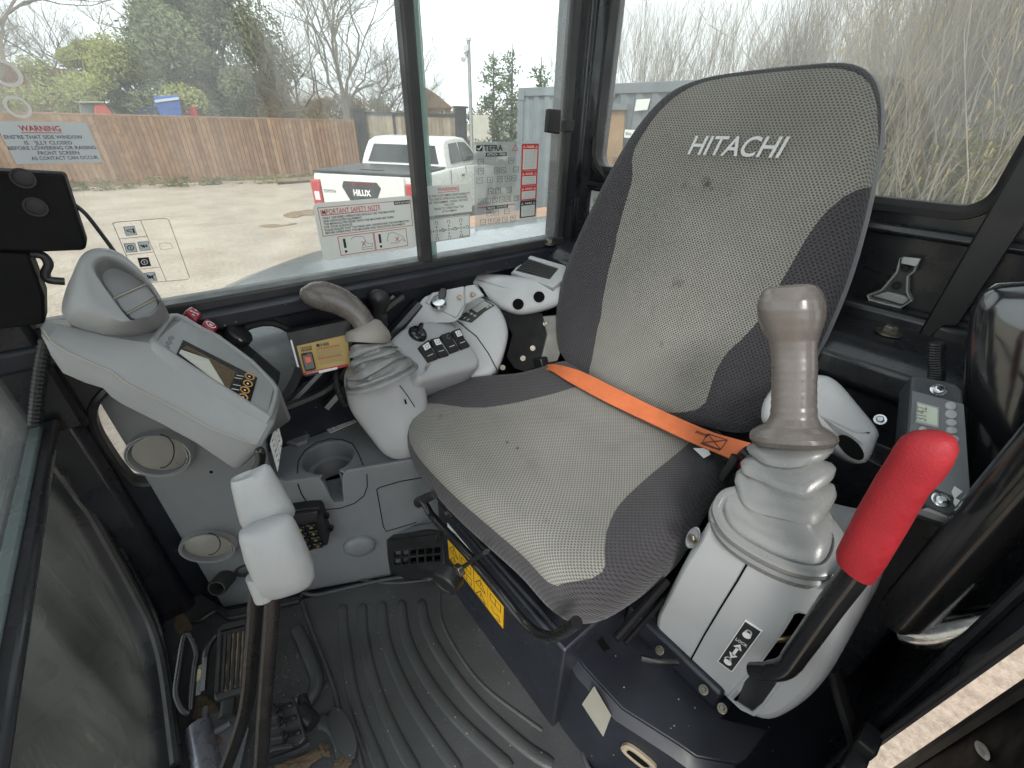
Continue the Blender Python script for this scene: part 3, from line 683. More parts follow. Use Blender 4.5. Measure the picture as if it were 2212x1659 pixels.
# ---- steel platform the seat stands on
plat = thing('seat_platform', 'dark navy steel platform under the seat with a folded front', 'seat platform', (.3, -.45, 0))
PZ = .22
tp = [(1228, 1385), (1262, 1440), (1345, 1530), (1465, 1606), (1505, 1634), (1592, 1650), (1612, 1642), (1662, 1575), (1560, 1552), (1440, 1480), (1346, 1424), (1300, 1388)]
tq = UL(tp, pln('Z', PZ))
slot = UL([(1268, 1352), (1283, 1350), (1318, 1402), (1304, 1408)], pln('Z', PZ))
tpl = tq[0:9]+[V((.02, -.60, PZ)), V((.05, -.85, PZ)), V((.27, -.85, PZ))]
MB().plate(tpl, [], (0, 0, 1), .006).build('top_plate', NAVY, plat, bevel=.002)
MB().plate([p+V((0, 0, .0012)) for p in slot], [], (0, 0, 1), .001).build('slot', HOLE, plat)
# folded front under the plate edge
fe = [p-V((0, 0, .006)) for p in tq[0:6]]
ft = [V((p.x+.004, p.y+.012, p.z)) for p in fe]; fbm = [V((p.x, p.y+.03, .0)) for p in fe]
MB().rings([fe, [V((p.x, p.y+.016, p.z-.012)) for p in fe], fbm], False, False, closed=False).build('folded_front', NAVY, plat, smooth=20)
# pale rectangle and cable grommet on the front
def on_front(x, y):
    best = None
    for i in range(0, len(fe)-1):
        a, b = fe[i]+V((0, .016, 0)), fe[i+1]+V((0, .016, 0)); n = (b-a).cross(V((0, .014, -.2))).normalized()
        if n.dot(CAM-a) < 0: n = -n
        p = U(x, y, (a, n)); t = (p-a).dot(b-a)/(b-a).length_squared
        if -.05 <= t <= 1.05: best = (p, n)
    return best or (U(x, y, pln('Y', SF+.02)), V((0, 1, 0)))
q4 = [on_front(x, y) for x, y in ((1284, 1482), (1321, 1545), (1304, 1590), (1258, 1520))]
MB().plate([p+n*.0015 for p, n in q4], [], q4[0][1], .001).build('blank_label', mat('label_pale', lin(150, 147, 136), .5, dirt=.3), plat)
p, n = on_front(1380, 1632); sx = n.cross(V((0, 0, 1))).normalized(); sy = sx.cross(n)
og = sring(p+n*.002, sx*.028+sy*.006, sy*.017-sx*.006, 3, 24)
inset_profile(og, n, [(0, -.002), (0, .003), (.003, .005), (.009, .004), (.010, -.004)]).build('grommet', mat('grommet_tan', lin(150, 138, 118), .6), plat)
MB().plate([p+n*.0045+(q-p)*.62 for q in og], [], n, .002).build('grommet_hole', HOLE, plat)
# suspension clutter in the gap between seat and left console
for a, b, r in (((1350, 1390), (1500, 1220), .005), ((1372, 1415), (1510, 1250), .004), ((1330, 1380), (1440, 1255), .007)):
    MB().tube(UL([a, b], pln('X', .17)), r, 8).build('suspension_link', BLKM, plat)
MB().bb((.03, -.82, PZ), (.22, -.48, PZ+.05)).build('slide_rail', NAVY, plat, bevel=.006)
MB().tube(UL([(1385, 1421), (1420, 1430), (1465, 1432)], pln('Z', .27)), .005, 8).build('cable', GLOSSBLK, plat)
for q in ((1425, 1405), (1520, 1490), (1560, 1530)): bolt(U(*q, pln('Z', .26)), (.1, .5, .8), .0045, STEEL, plat)

# ================================================================== FLOOR MAT
fm = thing('floor_mat', 'black ribbed rubber floor mat in front of the seat', 'floor mat', (.45, -.1, 0))
mo = [(652, 1292), (690, 1285), (850, 1250), (935, 1250), (975, 1268), (1010, 1310), (1090, 1400), (1180, 1505), (1250, 1580), (1262, 1640), (1290, 1700), (1290, 1800), (900, 1860), (800, 1700), (770, 1610), (738, 1545), (725, 1500), (716, 1470)]
mq = UL(mo, pln('Z', .010))
MB().plate(mq, [], (0, 0, 1), .009).build('sheet', MATR, fm, bevel=.003)
MB().tube([p+V((0, 0, .002)) for p in smoothpts(mq, 160)], .005, 8).build('raised_edge', MATR, fm, smooth=60)
S = 900/2074/1.157; g = lambda q: (691.4+q[0]*S, 1037.2+q[1]*S)
ribs = [[(125, 715), (140, 900), (185, 1200), (255, 1430), (370, 1700)], [(240, 710), (252, 900), (300, 1130), (395, 1390), (560, 1700)], [(352, 698), (372, 880), (425, 1060), (560, 1330), (800, 1680)],
        [(467, 690), (495, 890), (600, 1120), (790, 1370), (1100, 1660)], [(580, 685), (615, 850), (715, 1040), (890, 1270), (1160, 1520), (1340, 1640)]]
for rb in ribs:
    P = smoothpts(UL([g(q) for q in rb], pln('Z', .010)), 40, False)
    MB().tube(P, [.004]+[.0125]*38+[.010], 12, flat=.42).build('rib', MATR, fm, smooth=60)
for rb in ([(690, 640), (700, 800), (800, 1000), (960, 1200), (1280, 1440)], [(150, 560), (400, 590), (640, 570)]):
    P = smoothpts(UL([g(q) for q in rb], pln('Z', .010)), 30, False)
    MB().tube(P, .004, 8, flat=.6).build('fine_rib', MATR, fm, smooth=60)
MB().tube(smoothpts(UL([(745, 1640), (735, 1600), (722, 1572), (700, 1558), (688, 1560)], pln('Z', .012)), 16, False), .014, 10, flat=.4).build('heel_pad', MATR, fm, smooth=60)
# ================================================================== RIGHT SIDE: TRAY CONSOLE WITH COLUMN
A1 = V((.92, .16, 0)); B1 = V((.739, -.213, 0)); t1 = B1-A1
P1 = plane(A1, V((t1.y, -t1.x, 0)).normalized()+V((.0, 0, .1)) if False else (V((-.9, .437, .1))))
TZ = .352
PT = pln('Z', TZ)
tray = thing('side_console', 'dark grey moulded console with cup holder along the right wall', 'console', (.85, -.05, 0))
ck = lambda x, y: (484+x*.2084, 933.4+y*.2084)
e_l = [ck(610, 512), ck(740, 508), ck(900, 470), ck(985, 470)]
slot = [ck(1040, 540), ck(1110, 690), ck(1135, 735), ck(1240, 722), ck(1225, 600), ck(1228, 450)]
e_r = [ck(1270, 400), ck(1820, 310)]
face = [(170, 770), (187, 827), (226, 890), (262, 949), (330, 1060), (384, 1152), (430, 1225), (482, 1313), (560, 1298), (700, 1270), (850, 1243), (1010, 1215), (1010, 1010), (893, 992)] + e_r[::-1] + slot[::-1] + e_l[::-1] + [(585, 1025), (575, 960), (520, 860), (300, 740)]
fo = MB().plate(UL(face, P1), [], P1[1], .012).build('face_panel', GRM if False else GRD, tray, bevel=.004, seg=3)
# tray top with the cup opening running into the slot
cupc = (U(653, 996, PT)+U(764, 979, PT))/2; cr = (U(653, 996, PT)-U(764, 979, PT)).length/2*1.0
sl = U(*slot[0], P1); sr = U(*slot[-1], P1)
ang0 = math.atan2(sl.y-cupc.y, sl.x-cupc.x); ang1 = math.atan2(sr.y-cupc.y, sr.x-cupc.x)
da = (ang1-ang0) % (2*math.pi)
if da < math.pi: da -= 2*math.pi
arc = [V((cupc.x+cr*math.cos(ang0+da*k/28), cupc.y+cr*math.sin(ang0+da*k/28), TZ)) for k in range(29)]
fl2 = lambda p: V((p.x, p.y, TZ))
nb = -P1[1]*.001
ol = [fl2(U(*q, P1)+nb) for q in e_l]; orr = [fl2(U(*q, P1)+nb) for q in e_r]
tp = [V((.985, .02, TZ)), fl2(U(585, 1025, P1)+nb)]+ol+arc+orr+[fl2(U(893, 990, P1)+nb), V((.76, -.42, TZ)), V((.985, -.42, TZ))]
MB().plate(tp, [], (0, 0, 1), .008).build('tray_top', GRD, tray, bevel=.003, seg=3)
# cup well
cw = MB(); rs = []
for zz, k in ((TZ-.004, 1.0), (TZ-.045, .97), (TZ-.047, .80), (TZ-.10, .78)):
    rs.append([V((cupc.x+(p.x-cupc.x)*k, cupc.y+(p.y-cupc.y)*k, zz)) for p in arc])
cw.rings(rs, False, False, closed=False)
for aa, bb in ((sl, arc[0]), (sr, arc[-1])):
    cw.add([V((aa.x, aa.y, TZ-.004)), V((bb.x, bb.y, TZ-.004)), V((bb.x, bb.y, TZ-.1)), V((aa.x, aa.y, TZ-.1))], [(0, 1, 2, 3)])
cw.build('cup_well', GRD, tray, smooth=50)
MB().lathe([(.001, 0), (.05, 0)], V((cupc.x, cupc.y, TZ-.099)), (0, 0, 1), 28).build('cup_well_floor', mat('cup_floor', lin(104, 100, 92), .5, dirt=.4, dcol=(.1, .08, .06, 1), dscale=25), tray)
sf = [U(*slot[2], P1), U(*slot[3], P1)]
MB().add([sf[0], sf[1], V((cupc.x+.02, cupc.y-.04, TZ-.098)), V((cupc.x+.04, cupc.y+.03, TZ-.098))], [(0, 1, 2, 3)]).build('cup_slot_floor', GRD, tray)
# joint line of the removable cup insert
jl = [ck(x, y) for x, y in ((905, 785), (860, 730), (800, 640), (765, 540), (760, 420), (770, 300), (840, 190), (960, 110), (1100, 72), (1230, 80), (1330, 120), (1390, 220), (1440, 340), (1480, 440), (1485, 560), (1450, 660), (1350, 740), (1200, 790), (1020, 806))]
def wrap(x, y, off=.0008):
    a = U(x, y, PT); d = (a-P1[0]).dot(P1[1])
    return a+V((0, 0, off)) if d < 0 else U(x, y, shift(P1, off))
MB().tube([wrap(*q) for q in jl], .0011, 5).build('insert_joint', HOLE, tray)
# glove panel joint, pads, bolt plates
MB().tube(UL([ck(2060, 470), ck(1825, 512), ck(1620, 572), ck(1582, 595), ck(1590, 640), ck(1650, 980), ck(1680, 1030), ck(1820, 990), (900, 1128)], shift(P1, .001)), .0011, 5).build('hatch_joint', HOLE, tray)
def disc(q, rx, ry, rot, pl, prof, name, m, parent, n=36):
    """round item given by its picture centre and radii, laid on a plane"""
    c = U(*q, pl); o = []
    for k in range(n):
        t = 2*math.pi*k/n; dx, dy = rx*math.cos(t), ry*math.sin(t); o.append(U(q[0]+dx*math.cos(rot)-dy*math.sin(rot), q[1]+dx*math.sin(rot)+dy*math.cos(rot), pl))
    return pillow(o, pl[1], prof, c=c).build(name, m, parent, smooth=40)
disc((777, 1177), 36, 21, -.15, P1, [(1, 0), (.97, .006), (.85, .011), (.6, .015), (.3, .017), (.02, .0175)], 'round_pad', GRD, tray)
disc((908, 1152), 24, 8, -.2, P1, [(1, 0), (.9, .006), (.5, .010), (.02, .011)], 'hatch_pull', GRD, tray)
# round air outlets on the column
def outlet(q, rx, ry, rot, s=1):
    o = disc(q, rx, ry, rot, P1, [(1.03, 0), (1.0, .012), (.97, .018), (.93, .018), (.92, .013), (.89, .013), (.885, .019), (.86, .019), (.84, .004)], 'air_outlet', GRM, tray)
    disc((q[0]-2, q[1]), rx*.83, ry*.83, rot, shift(P1, .012), [(1, 0), (.97, .006), (.7, .010), (.3, .0105), (.01, .0105)], 'outlet_disc', mat('outlet_warm', lin(132, 128, 122), .35, bump=.2, bscale=600), o)
    c = q; arc = [(c[0]+rx*.83*(-.05+.9*math.sin(t)*.55), c[1]+ry*.8*(-math.cos(t))) for t in [math.pi*k/12 for k in range(13)]]
    MB().tube(UL(arc, shift(P1, .0225)), .0009, 5).build('outlet_split', HOLE, o)
outlet((349, 975), 74, 45, .06); outlet((453, 1175), 62, 29, .0)
# cable grommet and pipe at the foot of the column
disc((541, 1230), 36, 14, -.2, P1, [(1, 0), (.98, .003), (.8, .002), (.7, -.004)], 'cable_opening', RUB, tray)
ps = plane(U(478, 1262, P1)+P1[1]*.03, (-.75, .5, .3))
pc = U(476, 1262, ps); px_ = V((.5, .75, 0)).normalized(); py_ = ps[1].cross(px_)
MB().lathe([(.021, -.06), (.021, .012), (.019, .016), (.0165, .016), (.0155, .0), (.015, -.03), (.0, -.032)], pc, ps[1], 24).build('air_pipe', RUB, tray)
# bolted triangular bracket on the tray
bz = pln('Z', TZ+.012)
MB().plate(UL([(600, 890), (625, 905), (668, 934), (664, 952), (640, 960), (612, 952)], bz), [], (0, 0, 1), .012).build('bracket', GRD, tray, bevel=.003)
bolt(U(632, 935, bz), (0, 0, 1), .008, STEEL, tray)
MB().plate(UL([(650, 928), (735, 850), (758, 866), (692, 902)], pln('Z', TZ+.02)), [], (0, 0, 1), .01).build('bracket', GRD, tray, bevel=.003)
# small screw holes
for q in ((456, 1020), (538, 1143)): disc(q, 4, 3, 0, shift(P1, .0006), [(1, 0), (.5, .0005), (.02, .0005)], 'screw_hole', HOLE, tray, 10)
# ---- lower vent at the seat end
vent = thing('floor_vent', 'black slotted floor vent beside the seat frame', 'air vent', U(890, 1250, pln('Z', 0)))
PV = plane(U(890, 1200, P1)+P1[1]*.035, (-.55, .8, .12))
vq = UL([(832, 1168), (846, 1160), (925, 1147), (950, 1150), (956, 1245), (846, 1256)], PV)
gx = lambda x, y: (691.4+x*.375, 1037.2+y*.375)
cells = []
for j in range(2):
    for i in range(6):
        x0, x1 = 425+i*46, 425+i*46+37; y0 = 412+j*46-i*4.5
        cells.append(UL([gx(x0, y0), gx(x1, y0-4), gx(x1+2, y0+30), gx(x0+2, y0+34)], PV))
MB().plate(vq, cells, PV[1], .008).build('grille', SATIN, vent, bevel=.0015)
MB().plate([p-PV[1]*.03 for p in vq], [], PV[1], .004).build('back', HOLE, vent)
MB().rings([vq, [p-PV[1]*.05+V((0, 0, .0)) for p in vq]], False, False).build('housing', GRD, vent)
MB().plate([p+PV[1]*.004 for p in UL([(840, 1166), (946, 1152), (947, 1168), (842, 1182)], PV)], [], PV[1], .004).build('panel_lip', SATIN, vent, bevel=.002)
# ---- relay / terminal block
rel = thing('relay_block', 'black terminal block with eight gold contacts on the console face', 'relay block', U(680, 1190, P1))
rq = UL([ck(600, 830), ck(880, 790), ck(985, 785), ck(1015, 820), ck(1090, 1080), ck(1075, 1170), ck(940, 1215), ck(850, 1250), ck(640, 1290)], shift(P1, .028))
MB().plate(rq, [], P1[1], .028).build('body', SATIN, rel, bevel=.004)
for i in range(4):
    for j in range(2):
        q = ck(798+j*112+i*23, 992-j*25+i*64)
        c = U(*q, shift(P1, .028)); fq = Fr(c, P1[1].cross(V((0, 0, 1))) * -1, V((0, 0, 1)))
        b = fq.slab(-.010, -.0085, .010, .0085, 0, .007).build('contact_housing', GLOSSBLK, rel, bevel=.002)
        MB().lathe([(.004, 0), (.004, .001), (.0025, .001), (.0025, .0002), (.0, .0002)], c+P1[1]*.007, P1[1], 12).build('contact', mat('brass', (.6, .48, .2, 1), .35, 1.), b)
for q in (ck(1060, 870), ck(1105, 1000)):
    c = U(*q, shift(P1, .012)); MB().lathe([(.007, -.004), (.007, .004), (.004, .004), (.003, -.004)], c, P1[1], 14).build('lug', SATIN, rel)
MB().plate([p+P1[1]*.012 for p in UL([ck(640, 832), ck(985, 787), ck(1005, 860), ck(650, 915)], shift(P1, .028))], [], P1[1], .012).build('cap', SATIN, rel, bevel=.006, seg=3)

# ================================================================== MONITOR HOUSING ON THE COLUMN
p0_ = U(98, 717, pln('X', .86)); p5_ = U(554, 962, pln('X', .71))
PN = plane(p0_, (p5_-p0_).cross(V((.25, 0, 1))))
mon = thing('monitor_console', 'grey monitor housing with air vent dome on top at the front right', 'monitor console', U(400, 1000, PN))
st = [  # lower, crease, top near, top far (picture), at stations along the housing
    ((96, 735), (93, 712), (100, 694), (118, 690)), ((110, 768), (110, 738), (128, 700), (170, 690)), ((136, 806), (142, 758), (175, 712), (230, 695)), ((184, 827), (190, 781), (232, 727), (300, 690)), ((223, 839), (240, 801), (292, 737), (345, 678)),
    ((240, 857), (268, 824), (322, 741), (370, 678)), ((262, 872), (300, 841), (345, 757), (402, 687)), ((350, 916), (375, 880), (415, 803), (474, 723)), ((423, 956), (455, 925), (490, 849), (547, 777)),
    ((492, 1003), (540, 957), (566, 893), (590, 820)), ((505, 1011), (556, 960), (585, 905), (603, 838))]
rs = []
for l, c, t, f in st:
    L = U(*l, shift(PN, -.012)); C_ = U(*c, PN); T = U(*t, shift(PN, -.022)); F_ = U(*f, shift(PN, -.14))
    up = V((0, 0, .0))
    rs.append([L, L.lerp(C_, .5)+PN[1]*.004, C_-PN[1]*.001, C_+PN[1]*.004, C_.lerp(T, .4)+PN[1]*.008, T, F_, F_-PN[1]*.01+V((0, 0, -.07)), L-PN[1]*.13+V((0, 0, .0))])
dA_ = (centroid(rs[-1])-centroid(rs[-2])).normalized(); cE = centroid(rs[-1]); rs.append([cE+(p-cE)*.93+dA_*.007 for p in rs[-1]]); rs.append([cE+(p-cE)*.8+dA_*.010 for p in rs[-2]])
hb_ = MB(); hb_.rings(rs); ho = hb_.build('housing', GRM, mon, smooth=50, bevel=.009, seg=4)
MB().tube([U(c[0], c[1], shift(PN, .0045)) for l, c, t, f in st], .0009, 6).build('moulding_line', mat('dust_crease', lin(178, 172, 158), .8), ho)
# screen recess: raised rim, sunk panel
T0 = U(337, 747, shift(PN, -.022)); T1 = U(583, 900, shift(PN, -.022)); T2 = U(490, 738, shift(PN, -.14))
PSn = (T1-T0).cross(T2-T0).normalized(); PSn = PSn if PSn.dot(CAM-T0) > 0 else -PSn
PSC = (T0, PSn)
rim = smoothpts(UL([(326, 735), (334, 720), (362, 682), (380, 677), (402, 686), (438, 707), (474, 726), (547, 780), (594, 830), (602, 850), (590, 895), (583, 905), (570, 897), (450, 822), (350, 757)], shift(PSC, .002)), 60)
rims = inset_profile(rim, PSn, [(-.002, -.02), (0, .0), (.003, .003), (.007, .003), (.009, .0), (.010, -.012)])
rims.build('screen_rim', GRM, mon, smooth=60)
PQ = shift(PSC, .001)
c4 = lambda x, y: (x*.3647, 518.6+y*.3647)
def quad(pts, pl, th, name, m, parent, **k): return MB().plate(UL(pts, pl), [], pl[1], th).build(name, m, parent, **k)
scr = quad([(336, 735), (402, 683), (592, 830), (578, 893)], PQ, .003, 'screen_panel', GRM, mon)
fr_ = quad([c4(1085, 590), c4(1525, 815), c4(1483, 965), c4(1040, 688)], shift(PQ, .002), .002, 'screen_frame', GLOSSBLK, scr)
LCD = mat('lcd_pale', lin(198, 198, 188), .3, var=.03, spec=.5); LCDB = mat('lcd_brown', (.10, .07, .035, 1), .25, var=.1, vscale=20)
quad([c4(1062, 668), c4(1072, 648), c4(1235, 705), c4(1330, 862), c4(1318, 862)], shift(PQ, .003), .001, 'display', LCD, fr_)
quad([c4(1085, 640), c4(1105, 622), c4(1398, 780), c4(1357, 882), c4(1330, 862), c4(1235, 705)], shift(PQ, .0028), .0006, 'display_graphics', LCDB, fr_)
for x, y in ((1478, 808), (1468, 850), (1450, 888), (1440, 930)):
    q = c4(x, y); o = disc(q, 11, 7, .4, shift(PQ, .002), [(1, 0), (1, .001), (.82, .001), (.8, .0002), (.01, .0002)], 'button', mat('button_ring', (.55, .3, .1, 1), .4), fr_, 20)
    disc(q, 8, 5, .4, shift(PQ, .0026), [(1, 0), (.01, .0003)], 'button_face', GLOSSBLK, o, 16)
    disc(q, 2.6, 1.8, .4, shift(PQ, .003), [(1, 0), (.01, .0003)], 'button_mark', INKW, o, 6)
for x, y in ((1400, 800), (1390, 815), (1380, 855), (1372, 880)):
    MB().tube(UL([c4(x, y), c4(x+45, y+8)], shift(PQ, .0025)), .0006, 4).build('print_line', INKW, fr_)
for x, y in ((1012, 578), (1000, 603), (985, 632)):
    quad([c4(x-16, y-2), c4(x+8, y-14), c4(x+22, y+4), c4(x-4, y+18)], shift(PQ, .001), .001, 'indicator_icon', GRD, scr)
# ---- dome with the louvred outlet
PD = plane(U(245, 660, shift(PN, -.04)), PN[1]*.75+V((-.1, -.35, .45)))
dm = smoothpts(UL([(133, 664), (142, 625), (158, 590), (182, 556), (219, 543), (258, 550), (294, 577), (330, 617), (355, 656), (354, 676), (330, 702), (290, 717), (240, 720), (195, 711), (157, 699), (138, 685)], PD), 64)
dop = smoothpts(UL([c4(560, 150), c4(590, 115), c4(650, 105), c4(760, 155), c4(870, 245), c4(940, 345), c4(946, 400), c4(900, 455), c4(800, 482), c4(760, 465), c4(700, 395), c4(610, 270), c4(565, 195)], shift(PD, .04)), 64)
# line the two outlines up
def align(a, b):
    ca, cb = centroid(a), centroid(b); k = min(range(len(b)), key=lambda i: (b[i]-cb).normalized().dot(-(a[0]-ca).normalized()))
    b = b[k:]+b[:k]
    if ((a[5]-ca)-(a[0]-ca)).dot((b[5]-cb)-(b[0]-cb)) < 0: b = [b[0]]+b[1:][::-1]
    return b
dop = align(dm, dop); cd_ = centroid(dm); co_ = centroid(dop)
rs = [[p-PD[1]*.10 for p in dm], [p-PD[1]*.03 for p in dm], dm, [p.lerp(q, .3)+PD[1]*.018 for p, q in zip(dm, dop)], [p.lerp(q, .62)+PD[1]*.020 for p, q in zip(dm, dop)], [p.lerp(q, .9)+PD[1]*.010 for p, q in zip(dm, dop)],
      [q+PD[1]*.004 for q in dop], [co_+(q-co_)*.97-PD[1]*.004 for q in dop], [co_+(q-co_)*.96-PD[1]*.035 for q in dop]]
dome = MB(); dome.rings(rs, True, True); dome.build('vent_dome', GRM, mon, smooth=50)
PL = shift(PD, .022)
def insub(P, y0, y1):  # strip of the opening between two picture rows slanted like the louvres
    return P
lv = [[c4(575, 150), c4(600, 122), c4(655, 116), c4(755, 162), c4(865, 255), c4(672, 342), c4(615, 265), c4(580, 195)],
      [c4(680, 350), c4(872, 263), c4(925, 335), c4(748, 435), c4(720, 410)], [c4(755, 440), c4(930, 345), c4(942, 390), c4(898, 448), c4(800, 474), c4(770, 460)]]
for k, P in enumerate(lv):
    MB().plate(UL(P, shift(PL, -.012*(k == 0)-.002)), [], PD[1]+V((0, 0, .0)), .006).build('louvre', GRM, mon, bevel=.0025, seg=3)
for a, b in (((672, 345), (868, 258)), ((750, 438), (928, 342))):
    MB().tube(UL([c4(*a), c4(*b)], shift(PL, .001)), .0009, 5).build('louvre_gap', mat('dust_line', lin(196, 186, 168), .8), mon)
# ---- switch strip behind the housing
strip = thing('switch_strip', 'black switch strip with two red rocker switches behind the monitor', 'switch panel', U(480, 760, shift(PN, -.19)))
PW = plane(U(480, 740, shift(PN, -.17)), PSn)
quad([c4(1050, 395), c4(1100, 358), c4(1340, 515), c4(1480, 620), c4(1665, 780), c4(1650, 860), c4(1600, 830), c4(1300, 580)], PW, .03, 'strip_body', SATIN, strip, bevel=.004)
quad([c4(1052, 398), c4(1098, 360), c4(1130, 378), c4(1100, 412)], shift(PW, .004), .004, 'blank_cover', GRM, strip)
REDP = mat('rocker_red', (.28, .012, .03, 1), .25, var=.1, coat=.4)
for pts, ic in (([(1098, 415), (1135, 385), (1205, 437), (1170, 475)], 'fan'), ([(1198, 492), (1228, 456), (1302, 510), (1272, 547)], 'key')):
    b = quad([c4(*p) for p in pts], shift(PW, .028), .028, 'rocker', REDP, strip, bevel=.004)
    cx = sum(p[0] for p in pts)/4; cy = sum(p[1] for p in pts)/4
    ln = MB()
    if ic == 'fan':
        for dx, dy in ((-18, -8), (0, 0), (18, 8), (-6, 14), (8, -14)): ln.tube(UL([c4(cx+dx-7, cy+dy-3), c4(cx+dx+7, cy+dy+5)], shift(PW, .0285)), .0009, 4)
    else:
        ln.tube([U(*c4(cx+26*math.cos(t)+3*math.sin(t), cy+16*math.sin(t)+10*math.cos(t)), shift(PW, .0285)) for t in [k*.52 for k in range(12)]], .0009, 4)
        ln.tube(UL([c4(cx-8, cy-6), c4(cx+10, cy+8)], shift(PW, .0285)), .0012, 4)
    ln.build('symbol', INKW, b)
MB().lathe([(.024, 0), (.024, .012), (.021, .016), (.01, .017), (.0, .017)], U(*c4(1405, 580), shift(PW, .01)), PW[1], 24).build('dial', SATIN, strip)
text(Fr(U(*c4(1405, 600), shift(PW, .0285)), U(*c4(1440, 625), PW)-U(*c4(1405, 600), PW), U(*c4(1425, 570), PW)-U(*c4(1405, 600), PW)), '*', 0, 0, .012).build('dial_mark', INKW, strip, smooth=0)
quad([c4(1490, 700), c4(1520, 665), c4(1660, 785), c4(1640, 850), c4(1590, 830)], shift(PW, .01), .02, 'socket_cover', SATIN, strip, bevel=.003)
# hook and clip under the housing
o = MB().tube(smoothpts(UL([(558, 968), (564, 985), (560, 1005), (548, 1022), (535, 1030)], shift(PN, .0)), 16, False), [.005]+[.008]*14+[.007], 10).build('cable_clip', GLOSSBLK, mon, smooth=60)
# ================================================================== RIGHT CONTROL CONSOLE
c2 = lambda x, y: (588+x*.3647, 518.6+y*.3647)
rc = thing('right_control_console', 'light grey right control console with rocker switches beside the seat', 'console', (.85, -.45, .3))
dA = U(938, 690, pln('X', .935)); dB_ = U(1030, 788, pln('X', .80)); dC = U(902, 798, pln('X', .80))
dn = (dB_-dA).cross(dC-dA).normalized(); dn = dn if dn.dot(CAM-dA) > 0 else -dn
DK = (dA, dn)
# front pod under the joystick
PP = plane(U(830, 880, pln('X', .805)), (-.83, .30, .45))
po = smoothpts(UL([(742, 812), (746, 850), (756, 885), (776, 915), (800, 946), (822, 974), (840, 988), (862, 994), (900, 985), (918, 940), (925, 880), (918, 825), (903, 790), (880, 762), (850, 738), (800, 745), (760, 775)], shift(PP, -.03)), 72)
pillow(po, PP[1], [(.9, -.2), (1, -.16), (1.0, -.02), (.985, .004), (.95, .018), (.88, .028), (.75, .036), (.5, .042), (.2, .044), (.01, .044)]).build('front_pod', GRL, rc, smooth=60)
# deck
do = smoothpts(UL([(846, 745), (862, 716), (885, 703), (935, 690), (965, 691), (985, 705), (1005, 728), (1030, 762), (1037, 778), (1028, 792), (970, 806), (925, 818), (905, 820), (890, 800)], DK), 72)
inset_profile(do, dn, [(.02, -.16), (.0, -.14), (-.001, -.014), (.001, -.006), (.005, -.001), (.011, .001), (.03, .001)], True).build('deck', GRL, rc, smooth=50)
MB().tube(UL([c2(755, 862), c2(800, 920), c2(845, 990)], shift(PP, .028)), .0011, 5).build('panel_joint', HOLE, rc)
quad([c2(780, 945), c2(790, 942), c2(800, 970), c2(788, 973)], shift(PP, .034), .001, 'clip_slot', HOLE, rc)
# rear section
D2 = plane(U(1040, 720, pln('X', .885)), (-.62, .42, .66))
ro = smoothpts(UL([(905, 655), (931, 633), (1000, 618), (1030, 636), (1070, 655), (1090, 684), (1098, 720), (1088, 765), (1072, 800), (1045, 815), (1005, 815), (985, 760), (960, 705)], D2), 60)
inset_profile(ro, D2[1], [(.01, -.14), (.0, -.12), (.0, -.01), (.004, -.003), (.012, .0), (.03, .0)], True).build('rear_section', GRL, rc, smooth=50)
MB().tube(UL([c2(1085, 470), c2(1210, 570), c2(1280, 670), c2(1335, 775)], shift(D2, .003)), .0013, 5).build('panel_joint', HOLE, rc)
# upright key panel
PK = plane(U(965, 650, pln('X', .925)), (-.80, .40, .40))
kp = UL([c2(905, 372), c2(945, 312), c2(1140, 272), c2(1142, 385), c2(1090, 465)], PK)
MB().plate(kp, [], PK[1], .02).build('key_panel', GRL, rc, bevel=.004, seg=3)
MB().plate(UL([c2(1142, 272), c2(1200, 262), c2(1260, 330), c2(1142, 385)], PK), [], PK[1], .02).build('key_panel', GRL, rc, bevel=.004)
pillow(smoothpts(UL([(905, 655), (930, 636), (1004, 622), (1006, 660), (985, 694), (940, 698), (890, 710), (866, 722)], shift(PK, -.004)), 40), PK[1], [(.95, -.08), (1, -.07), (1, -.006), (.97, 0), (.5, .001), (.01, .001)]).build('side_skirt', GRL, rc, smooth=50)
kc = U(*c2(985, 378), shift(PK, .003)); kn_ = (PK[1]+V((0, 0, .9))).normalized()
ks = MB().lathe([(.021, -.004), (.021, .006), (.018, .010), (.0165, .012), (.0165, .016), (.012, .017), (0, .017)], kc, kn_, 24).build('ignition_switch', CHROME, rc)
MB().tube(UL([c2(992, 372), c2(1000, 345)], shift(PK, .015)), .004, 8, flat=.4).build('key_blade', CHROME, ks)
stack([c2(990, 350)+c2(1018, 352)+(.3,), c2(982, 330)+c2(1030, 335)+(.25,), c2(988, 300)+c2(1034, 305)+(.25,), c2(1002, 284)+c2(1030, 288)+(.25,)], shift(PK, .016), .25, 3).build('key_head', SATIN, ks, smooth=60)
for q in ((1108, 340), (1187, 325)): bolt(U(*c2(*q), shift(PK, .001)), PK[1], .0055, STEEL, rc, 1.5)
